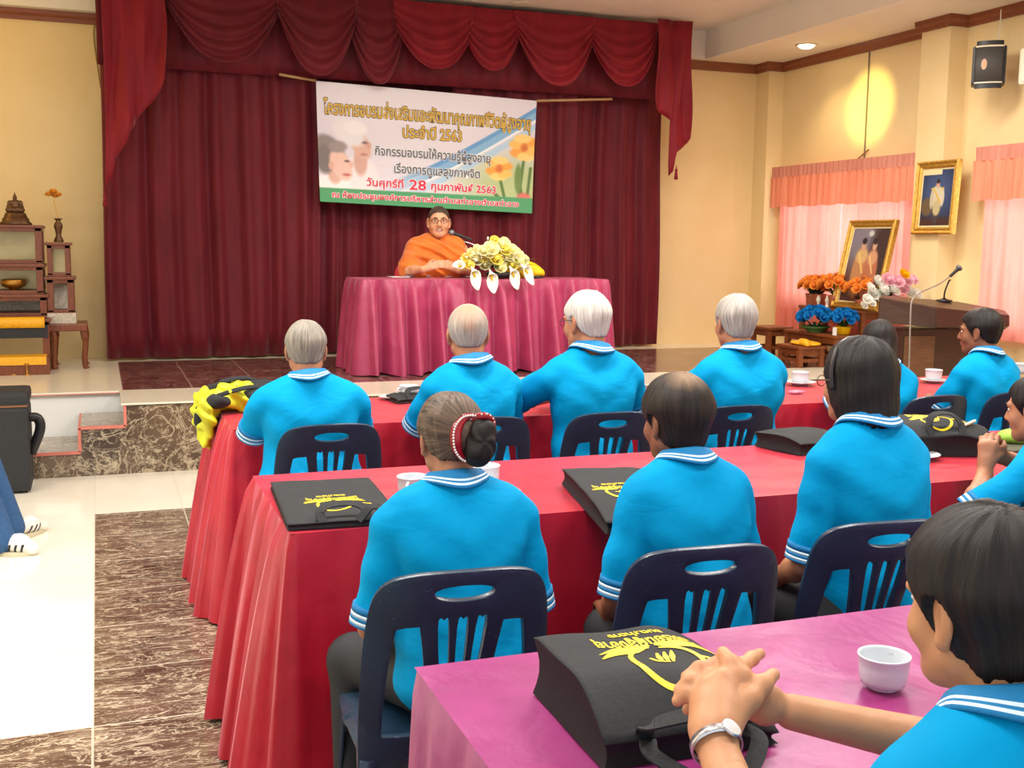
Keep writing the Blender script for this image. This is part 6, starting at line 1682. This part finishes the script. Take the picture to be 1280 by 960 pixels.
# ------------------------------------------------------------------ bouquet and lectern
bq = np.array(aty(1108, 372, 7.62)); bo = empty('bouquet_stand', (float(bq[0]), 7.62, STG), 0, 'tall bouquet of pink and white flowers behind the left corner of the lectern', 'flowers')
zb0 = float(bq[2])-STG
MB().lathe([(0.10, 0), (0.10, 0.02), (0.02, 0.04), (0.018, zb0*0.6), (0.05, zb0*0.75), (0.08, zb0-0.03), (0.06, zb0-0.03), (0.001, zb0-0.06)], 20).build('vase', M_GOLD, bo, True)
rg = random.Random(9)
lf = MB()
for k in range(22):
    a = rg.uniform(0, 6.28); leaf(lf, (0, 0, zb0-0.04), (0.2*math.cos(a), 0.2*math.sin(a), zb0+rg.uniform(-0.08, 0.1)), 0.03, 0.03)
lf.build('foliage', M_LEAF, bo, True)
for k, (u, v, r, mi) in enumerate(((1088, 360, .035, 1), (1098, 352, .04, 1), (1110, 350, .045, 0), (1122, 352, .042, 0), (1133, 350, .045, 0), (1141, 350, .035, 0), (1104, 362, .042, 1), (1116, 361, .05, 1), (1128, 361, .042, 0), (1092, 368, .04, 1), (1084, 374, .032, 1), (1080, 382, .026, 1), (1137, 366, .045, 1), (1147, 368, .035, 1), (1130, 343, .034, 2), (1102, 372, .04, 1), (1118, 371, .04, 0), (1090, 379, .025, 1))):
    p = np.array(aty(u, v, 7.55+0.05*math.sin(k*1.7)))-np.array(bo.location); b = MB(); rose(b, p, r*1.35, (0.3*math.cos(k), -0.9, 0.6), 90+k); b.build('flower', (M_PFL, M_WFL, M_YELL)[mi], bo, True)
# lectern with a bow-fronted top
lz = lambda u, v, y: float(aty(u, v, y)[2]); lxp = lambda u, v, y: float(aty(u, v, y)[0])
A = np.array(aty(1099, 371, 6.75)); Mm = np.array(aty(1170, 410, 6.38)); Rr = np.array(aty(1262, 394, 6.42))
lec = empty('lectern', (6.05, 7.05, 0), 0, 'dark brown wooden lectern with a bow-fronted top by the right wall', 'lectern')
g = np.array((6.05, 7.05, 0))
zt_L = A[2]; zb_L = float(aty(1099, 403, 6.75)[2])
MT = np.array(aty(1170, 384, 6.38)); RB_ = np.array(aty(1262, 408, 6.42))
front_top = [A, MT, Rr]; front_bot = [np.array((A[0], A[1], zb_L)), Mm, RB_]
ap_ = np.array(aty(1198, 377, 6.78))
back_top = [np.array(aty(1103, 369, 6.98)), ap_, np.array(aty(1256, 388, 6.72))]
back_bot = [p-np.array((0, 0, 0.16)) for p in back_top]
vs = [p-g for p in front_top+back_top+front_bot+back_bot]
fs = [(0, 1, 4, 3), (1, 2, 5, 4), (6, 9, 10, 7), (7, 10, 11, 8), (0, 6, 7, 1), (1, 7, 8, 2), (2, 8, 11, 5), (5, 11, 10, 4), (4, 10, 9, 3), (3, 9, 6, 0)]
lt_ = recalc(mesh_obj('desk_top', vs, fs, M_BROWN, lec)); md = lt_.modifiers.new('bevel', 'BEVEL'); md.width = 0.008; md.segments = 2
bx0, bx1 = lxp(1124, 430, 6.66), lxp(1220, 430, 6.66)
MB().box(((bx0+bx1)/2-g[0], 6.74-g[1], (zb_L-0.04)/2), (bx1-bx0, 0.22, zb_L-0.04), 0.01).build('body', M_BROWN, lec)
MB().box(((bx0+lxp(1170, 430, 6.62))/2-g[0], 6.622-g[1], zb_L*0.5), (lxp(1170, 430, 6.62)-bx0-0.03, 0.014, zb_L*0.8), 0.004).build('front_panel', mat('lighter_panel', rgb(112, 76, 52), 0.4, 0.2, 10, 0.1, (1, 1, 5)), lec)
MB().box(((bx0+bx1)/2-g[0], 6.74-g[1], 0.03), (bx1-bx0+0.08, 0.32, 0.06), 0.01).build('plinth', M_BROWN, lec)
mb_ = np.array(aty(1180, 377, 6.72)); 
microphone([mb_, np.array(aty(1181, 365, 6.70)), np.array(aty(1186, 352, 6.68)), np.array(aty(1188, 350, 6.66))], np.array(aty(1200, 334, 6.66)), np.array(aty(1187, 346, 6.66)), 'black microphone on the lectern', 'microphone', M_BLACK)
cbl = MB().tube(arc([aty(1187, 346, 6.64), aty(1172, 356, 6.55), aty(1150, 366, 6.48), aty(1140, 376, 6.42), aty(1138, 400, 6.40), aty(1137, 440, 6.40), aty(1136, 462, 6.41), (float(aty(1136, 462, 6.41)[0]), 6.41, 0.008)], 6), 0.006, 6).build('microphone_cable', mat('pale_cable', rgb(150, 140, 130), 0.5), None, True)
tag(cbl, 'pale microphone cable hanging in front of the lectern', 'cable')
# ------------------------------------------------------------------ black tote bags with the yellow school emblem
M_BAG = mat('black_nonwoven', rgb(34, 36, 38), 0.75, 0.18, 120, 0.25, spec=0.35)
M_BAGSIDE = mat('black_gusset', rgb(26, 22, 24), 0.75, 0.18, 120, 0.25, spec=0.3)
M_INK = mat('yellow_ink', rgb(236, 208, 24), 0.5, 0.05, 60, 0.05)
def ribbon(mb, pts, wd, f):
    P = arc(pts, 6); n = len(P); rows = []
    for i, p in enumerate(P):
        t = i/(n-1); d = np.array(P[min(i+1, n-1)])-np.array(P[max(i-1, 0)]); d = d/max(np.linalg.norm(d), 1e-6)
        w_ = np.interp(t, np.linspace(0, 1, len(wd)), wd); nn = np.array((-d[1], d[0]))
        rows.append([f(*(p-nn*w_/2)), f(*(p)), f(*(p+nn*w_/2))])
    mb.grid(rows)
def tote(loc, rz, w_, d_, h, label, front=0.45, right=0.25, left=0.0, handles=('over', 'front'), emblem=True, wrinkle=0.003, es=1.0, eoff=(0, 0), seed=0):
    o = empty('tote_bag', loc, rz, label, 'bag', 'black bags with a yellow emblem')
    rg = random.Random(seed); ph = [rg.uniform(0, 6.28) for _ in range(4)]
    def top(x, y):
        u = x/(w_/2); v = y/(d_/2)
        f = front*np.clip((-v-0.25)/0.75, 0, 1)**1.6+right*np.clip((u-0.35)/0.65, 0, 1)**1.8+left*np.clip((-u-0.4)/0.6, 0, 1)**1.8+0.06*abs(v)**4
        return h*(1-min(f, 0.85))+wrinkle*(math.sin(x*38+ph[0]+2*math.sin(y*17))+math.sin(y*44+ph[1]+x*20))*0.5
    nx, ny = 30, 26; T = []
    for i in range(nx+1):
        x = -w_/2+w_*i/nx; T.append([(x, -d_/2+d_*j/ny, max(top(x, -d_/2+d_*j/ny), 0.004)) for j in range(ny+1)])
    MB().grid(T).build('front_panel', M_BAG, o, True, solid=0.002)
    sd = MB()
    def wall(L):
        P = []
        for k, p in enumerate(L):
            out = np.array((0, 0, 0.0)); row = []
            for q in range(6):
                t = q/5; z = p[2]*(1-t); fold = 0.008*min(1, h/0.05)*math.sin(t*math.pi)*(1 if len(L) else 0)
                cx, cy = p[0], p[1]; row.append((cx*(1-fold/abs(w_/2)*1.0), cy*(1-fold/(d_/2)), z+0.001))
            P.append(row)
        sd.grid(P)
    wall([T[0][j] for j in range(ny, -1, -1)]); wall([T[i][0] for i in range(nx+1)]); wall([T[nx][j] for j in range(ny+1)]); wall([T[i][ny] for i in range(nx, -1, -1)])
    sd.grid([[(sx*w_/2*0.98, sy*d_/2*0.98, 0.001) for sy in (-1, 1)] for sx in (-1, 1)])
    sd.build('gusset', M_BAGSIDE, o, True)
    F = lambda x, y, e=0.0022: (x, y, top(x, y)+e)
    if emblem:
        # drawn for a reader on the far side: turned half round
        E = lambda x, y, e=0.0022: F(-(x*es+eoff[0]), -(y*es+eoff[1]), e)
        m = MB(); s_ = 1.0
        ring = [(0.050*math.cos(a)+0.010*math.sin(a)**2, 0.064+0.055*math.sin(a)-0.004*math.cos(2*a)) for a in np.linspace(-1.3, 4.4, 22)]
        ribbon(m, ring, [0.004, 0.009, 0.010, 0.010, 0.009, 0.004], E)
        ribbon(m, [(-0.045, 0.05), (-0.085, 0.068), (-0.112, 0.085)], [0.005, 0.008, 0.007], E)
        for q in (-1, 1):
            ribbon(m, [(q*0.004, 0.004), (q*0.030, 0.012), (q*0.062, 0.018), (q*0.088, 0.036)], [0.006, 0.020, 0.016, 0.003], E)
            ribbon(m, [(q*0.024, 0.004), (q*0.055, 0.004), (q*0.085, 0.018)], [0.003, 0.010, 0.002], E)
        for k in range(3): ribbon(m, [(-0.018+0.011*k, 0.030), (-0.012+0.010*k, 0.046), (-0.004+0.007*k, 0.066)], [0.003, 0.0085, 0.003], E)
        ribbon(m, [(0.0, 0.066), (0.016, 0.060), (0.022, 0.046)], [0.003, 0.007, 0.005], E)
        m.build('emblem', M_INK, o)
        for body, wd, y0, hg in (('โรงเรียนผู้สูงอายุ', 0.15, -0.014, 0.022), ('อบต.ท่าฉาง', 0.085, -0.042, 0.016)):
            V, Fs = text_mesh(body, 1.0, 0.03); mn, mxx = V.min(0), V.max(0); x = (V[:, 0]-mn[0])/(mxx[0]-mn[0])-0.5
            arch = 0.012*(1-(2*x)**2) if wd > 0.1 else 0*x
            mesh_obj('lettering', [E(a*wd, y0+b*hg/0.6+c-0.006) for a, b, c in zip(x, V[:, 1], arch)], Fs, M_INK, o)
    yf = -d_/2
    for k, hnd in enumerate(handles):
        xa = 0.055
        if hnd == 'over': pts = [(-xa, yf+0.004, top(-xa, yf)), (-xa-0.004, yf+0.030, top(-xa, yf+0.03)+0.020), (-0.03, yf+0.050, h+0.028), (0.03, yf+0.052, h+0.028), (xa+0.004, yf+0.03, top(xa, yf+0.03)+0.02), (xa, yf+0.004, top(xa, yf))]
        elif hnd == 'front': pts = [(-xa-0.02, yf, top(-xa, yf)), (-xa-0.03, yf-0.045, 0.035), (-0.03, yf-0.085, 0.010), (0.035, yf-0.080, 0.010), (xa+0.03, yf-0.035, 0.03), (xa+0.02, yf, top(xa, yf))]
        elif hnd == 'loop': pts = [(-xa-0.02, yf+0.01, top(-xa, yf)), (-xa-0.03, yf-0.03, h*0.75), (-0.03, yf-0.055, h*0.95), (0.03, yf-0.05, h*0.95), (xa+0.02, yf-0.02, h*0.6), (xa+0.02, yf, top(xa, yf))]
        else: pts = [(xa-0.02, yf, top(xa, yf)), (xa+0.02, yf+0.002, 0.05), (xa+0.07, yf-0.01, 0.022), (xa+0.10, yf+0.02, 0.012), (xa+0.06, yf+0.03, 0.03)]
        P = arc(pts, 7); rows = []
        for i, p in enumerate(P):
            d = P[min(i+1, len(P)-1)]-P[max(i-1, 0)]; s_ = np.cross(d, (0, -0.35, 1.0)); s_ /= max(np.linalg.norm(s_), 1e-6); rows.append([p-s_*0.0125, p+s_*0.0125])
        MB().grid(rows).build('handle', M_BAG, o, False, solid=0.0035)
    return o
def bag_px(TL, TR, BL, z, **kw):
    a, b, c = (np.array(atz(u, v, z)) for u, v in (TL, TR, BL)); ex = b-a; ey = a-c; w_ = np.linalg.norm(ex[:2]); d_ = np.linalg.norm(ey[:2]); ce = (b+c)/2
    return dict(loc=(ce[0], ce[1], kw.pop('ground', TZT+0.003)), rz=math.atan2(ex[1], ex[0]), w_=w_, d_=d_)
g1 = bag_px((344, 604), (466, 597), (352, 656), TZT+0.02)
tote(g1['loc'], g1['rz']-0.03, g1['w_'], g1['d_'], 0.020, 'flat black bag with yellow emblem on the left end of the middle row table', 0.2, 0.0, 0, ('over', 'side'), True, 0.0012, 0.95, (0.0, 0.028), 1)
g2 = bag_px((697, 588), (806, 586), (764, 648), TZT+0.045)
tote(g2['loc'], g2['rz'], g2['w_'], g2['d_'], 0.050, 'half-open black bag with yellow emblem beside the person with hair thinning at the crown', 0.35, 0.2, 0.0, ('front',), True, 0.002, 0.95, (0.030, -0.005), 2)
tote((float(atz(1003, 562, TZT)[0])+0.02, float(atz(1000, 560, TZT)[1]), TZT+0.003), D(14), 0.27, 0.22, 0.055, 'black bag lying left of the woman with the headband, mostly hidden by the shoulder', 0.3, 0.1, 0, (), False, 0.002, 1, (0, 0), 3)
b4 = atz(1178, 570, TZT); tote((float(b4[0])+0.03, float(b4[1])+0.10, TZT+0.003), D(-14), 0.36, 0.26, 0.115, 'bulging black bag with a yellow emblem beside the raised fist', 0.35, 0.25, 0.35, ('over',), True, 0.005, 1.0, (0.0, -0.02), 4)
g5 = bag_px((678, 802), (852, 782), (768, 878), TZT+0.095)
tote(g5['loc'], g5['rz'], g5['w_']*1.12, g5['d_']*1.12, 0.098, 'thick black bag with large yellow emblem under the clasped hands', 0.55, 0.30, 0.0, ('loop', 'front'), True, 0.003, 1.12, (-0.020, -0.046), 5)
b6 = atz(868, 478, TZT); tote((float(b6[0])+0.04, R1B-0.16, TZT+0.003), D(4), 0.28, 0.22, 0.05, 'black bag on the front table half hidden by the person with cropped white hair', 0.2, 0.1, 0, (), False, 0.002, 1, (0, 0), 6)
b7 = atz(492, 487, TZT); tote((float(b7[0]), R1B-0.15, TZT+0.003), D(10), 0.24, 0.14, 0.03, 'small black bag lying behind the cup left of the balding person', 0.4, 0.4, 0.3, ('over',), False, 0.004, 1, (0, 0), 7)
# pen on the bulging bag
pn = MB().tube([(float(b4[0])+0.07, float(b4[1])-0.01, TZT+0.105), (float(b4[0])+0.15, float(b4[1])+0.015, TZT+0.118)], 0.005, 8).build('pen', M_CREAM, None, True); tag(pn, 'pale pen lying on the bulging black bag', 'pen')
# yellow and black crumpled bag at the left end of the front table
yb0 = np.array((0.55, 4.80, TZT+0.003)); yo = empty('crumpled_bag', yb0, 0, 'crumpled yellow and black bag spilling over the left end of the front table', 'bag')
M_YBAG = mat('yellow_bag_fabric', rgb(196, 200, 30), 0.5, 0.12, 14, 0.3)
def lump(prims, name, m, par, res=0.007, wr=0.008, fr=55, ph=0.0, zmin=None):
    F_ = Field()
    for p in prims: F_.ell(*p)
    l2, h2 = F_.bounds(); V, Q = F_.mesh(l2, h2, res)
    n = wr*(np.sin(V[:, 0]*fr+ph+2*np.sin(V[:, 2]*fr*0.5))*np.cos(V[:, 1]*fr*0.8+ph)+0.5*np.sin(V[:, 2]*fr*1.7+V[:, 0]*fr))
    c = V.mean(0); d = V-c; d /= np.linalg.norm(d, axis=1)[:, None]; V = V+d*n[:, None]
    if zmin is not None: V[:, 2] = np.maximum(V[:, 2], zmin)
    return mesh_obj(name, V, Q, m, par, True)
lump([((-0.02, 0.03, 0.06), (0.11, 0.11, 0.062), None, 0.03), ((0.06, 0.05, 0.055), (0.09, 0.10, 0.05), None, 0.03)], 'yellow_fabric', M_YBAG, yo, 0.005, 0.015, 62, 0.5, 0.0)
lump([((-0.145, 0.0, 0.01), (0.05, 0.12, 0.085), None, 0.03), ((-0.150, -0.04, -0.07), (0.030, 0.06, 0.08), None, 0.03), ((-0.150, 0.04, -0.04), (0.030, 0.06, 0.06), None, 0.03)], 'yellow_fabric', M_YBAG, yo, 0.005, 0.014, 66, 1.5)
lump([((-0.165, -0.055, 0.0), (0.03, 0.025, 0.06), None, 0.02), ((-0.10, -0.08, 0.055), (0.05, 0.03, 0.03), None, 0.02)], 'black_fabric', M_BAG, yo, 0.005, 0.006, 70, 0.7)
lump([((0.0, 0.06, 0.095), (0.14, 0.05, 0.030), None, 0.03), ((0.06, -0.02, 0.07), (0.06, 0.09, 0.035), None, 0.03), ((0.16, 0.10, 0.07), (0.12, 0.10, 0.045), None, 0.04)], 'black_fabric', M_BAG, yo, 0.007, 0.006, 45, 2.2, 0.0)
MB().tube(arc([(-0.10, -0.05, 0.075), (-0.03, -0.075, 0.10), (0.04, -0.06, 0.11), (0.10, -0.02, 0.10)], 6), 0.012, 8, flat=0.4).build('strap', M_BAG, yo, True)
MB().tube(arc([(-0.11, 0.03, 0.10), (-0.06, 0.02, 0.13), (0.02, 0.06, 0.135), (0.08, 0.10, 0.12)], 6), 0.012, 8, flat=0.4).build('strap', M_BAG, yo, True)

# ------------------------------------------------------------------ cups and saucers
M_CHINA = mat('white_china', rgb(204, 209, 214), 0.18, 0.02, 20, 0.0)
def cup_proto():
    o = empty('cup', (0, 0, 0), 0)
    MB().lathe([(0.024, 0.0), (0.027, 0.002), (0.027, 0.006), (0.0385, 0.011), (0.0415, 0.020), (0.0435, 0.040), (0.0445, 0.058), (0.0462, 0.060), (0.0462, 0.063), (0.0435, 0.063), (0.0420, 0.058), (0.0395, 0.022), (0.030, 0.012), (0.001, 0.010)], 36).build('body', M_CHINA, o, True)
    MB().tube(arc([(0.041, 0, 0.050), (0.058, 0, 0.052), (0.066, 0, 0.040), (0.060, 0, 0.026), (0.040, 0, 0.020)], 6), 0.0045, 8).build('handle', M_CHINA, o, True); return o
cp0 = cup_proto(); used = []
def cup(p, rz, label, z=TZT+0.003, s=1.0):
    o = cp0 if not used else copy_tree(cp0); used.append(o); o.location = (float(p[0]), float(p[1]), z); o.rotation_euler = (0, 0, rz); o.scale = (s, s, s); return tag(o, label, 'cup', 'white china cups')
sc0 = []
def saucer(p, label, z=TZT+0.003, s=1.0):
    if not sc0: o = MB().lathe([(0.035, 0.0), (0.038, 0.004), (0.062, 0.012), (0.072, 0.016), (0.071, 0.018), (0.045, 0.010), (0.03, 0.007), (0.001, 0.007)], 36).build('saucer', M_CHINA, None, True); sc0.append(o)
    else: o = sc0[0].copy(); COL.objects.link(o)
    o.location = (float(p[0]), float(p[1]), z); o.scale = (s, s, s); return tag(o, label, 'saucer', 'white saucers')
A_ = lambda u, v, z=TZT: atz(u, v, z)
cup(A_(516, 623), D(-120), 'white cup on the middle row table left of the pinned-up hair')
cup(A_(606, 608), D(60), 'white cup on the middle row table partly hidden by the pinned-up hair')
sq = A_(627, 618); sq_o = MB().box((0, 0, 0.008), (0.12, 0.12, 0.012), 0.005).build('napkin_dish', M_CHINA); sq_o.location = (float(sq[0])-0.01, float(sq[1])+0.03, TZT+0.003); tag(sq_o, 'flat white dish beside the cup right of the pinned-up hair', 'dish')
cup(A_(1103, 862), D(35), 'white cup on the magenta cloth near the face of the foreground person', s=0.93)
cup(A_(511, 499), D(200), 'white cup on the front table between the grey-haired and the balding person')
p = A_(1000, 482); saucer(p, 'white saucer under the cup right of the person with cropped white hair', s=1.15); cup(p, D(20), 'white cup on a saucer right of the person with cropped white hair', TZT+0.011)
p = A_(1158, 478); saucer((p[0]+0.02, p[1]-0.03), 'white saucer on the front table right of the black ponytail'); cup((p[0]+0.02, p[1]-0.03), D(30), 'white cup on a saucer right of the black ponytail', TZT+0.011)
cup(A_(1274, 468), D(30), 'white cup at the right edge beyond the person in profile')
pl = A_(1147, 574); saucer(pl, 'white saucer in front of the bulging black bag', s=1.05)
for (u, v, lab, s) in ((462, 484, 'white saucer beside the small black bag on the front table', 0.9), (655, 488, 'white saucer between the balding person and the white-haired one', 1.0)):
    q_ = A_(u, v); saucer((q_[0], min(q_[1], R1B-0.09)), lab, s=s)
M_PINKP = mat('pink_sachet', rgb(216, 130, 160), 0.45, 0.25, 60, 0.2)
for (u, v, lab, a) in ((995, 492, 'pink sachet by the saucer right of the person with cropped white hair', 0.3), (650, 498, 'pink sachet near the saucer between the balding person and the white-haired one', 1.0)):
    o = MB().box((0, 0, 0.006), (0.07, 0.05, 0.01), 0.004).build('sachet', M_PINKP); p = A_(u, v); o.location = (float(p[0]), float(p[1]), TZT+0.003); o.rotation_euler = (0, 0, a); tag(o, lab, 'sachet')
# things by the right edge
p = A_(1262, 560); o = lump([((0, 0, 0.02), (0.07, 0.05, 0.03), None, 0.02), ((0.05, 0.01, 0.012), (0.06, 0.05, 0.016), None, 0.02)], 'green_pouch', mat('lime_fabric', rgb(150, 190, 60), 0.6, 0.1, 20, 0.2), None, 0.005, 0.003, 60, 0.3, 0.0); o.location = (float(p[0])+0.02, float(p[1]), TZT+0.022); tag(o, 'lime green pouch behind the raised forearm', 'pouch')
o = MB().box((0, 0, 0.009), (0.26, 0.19, 0.018), 0.004).build('notebook', mat('dark_cover', rgb(74, 72, 60), 0.5)); o.location = (float(p[0])-0.01, float(p[1])-0.02, TZT+0.003); o.rotation_euler = (0, 0, 0.2); tag(o, 'dark notebook under the lime green pouch', 'notebook')
# second cloth edge laid over the table join in the middle row
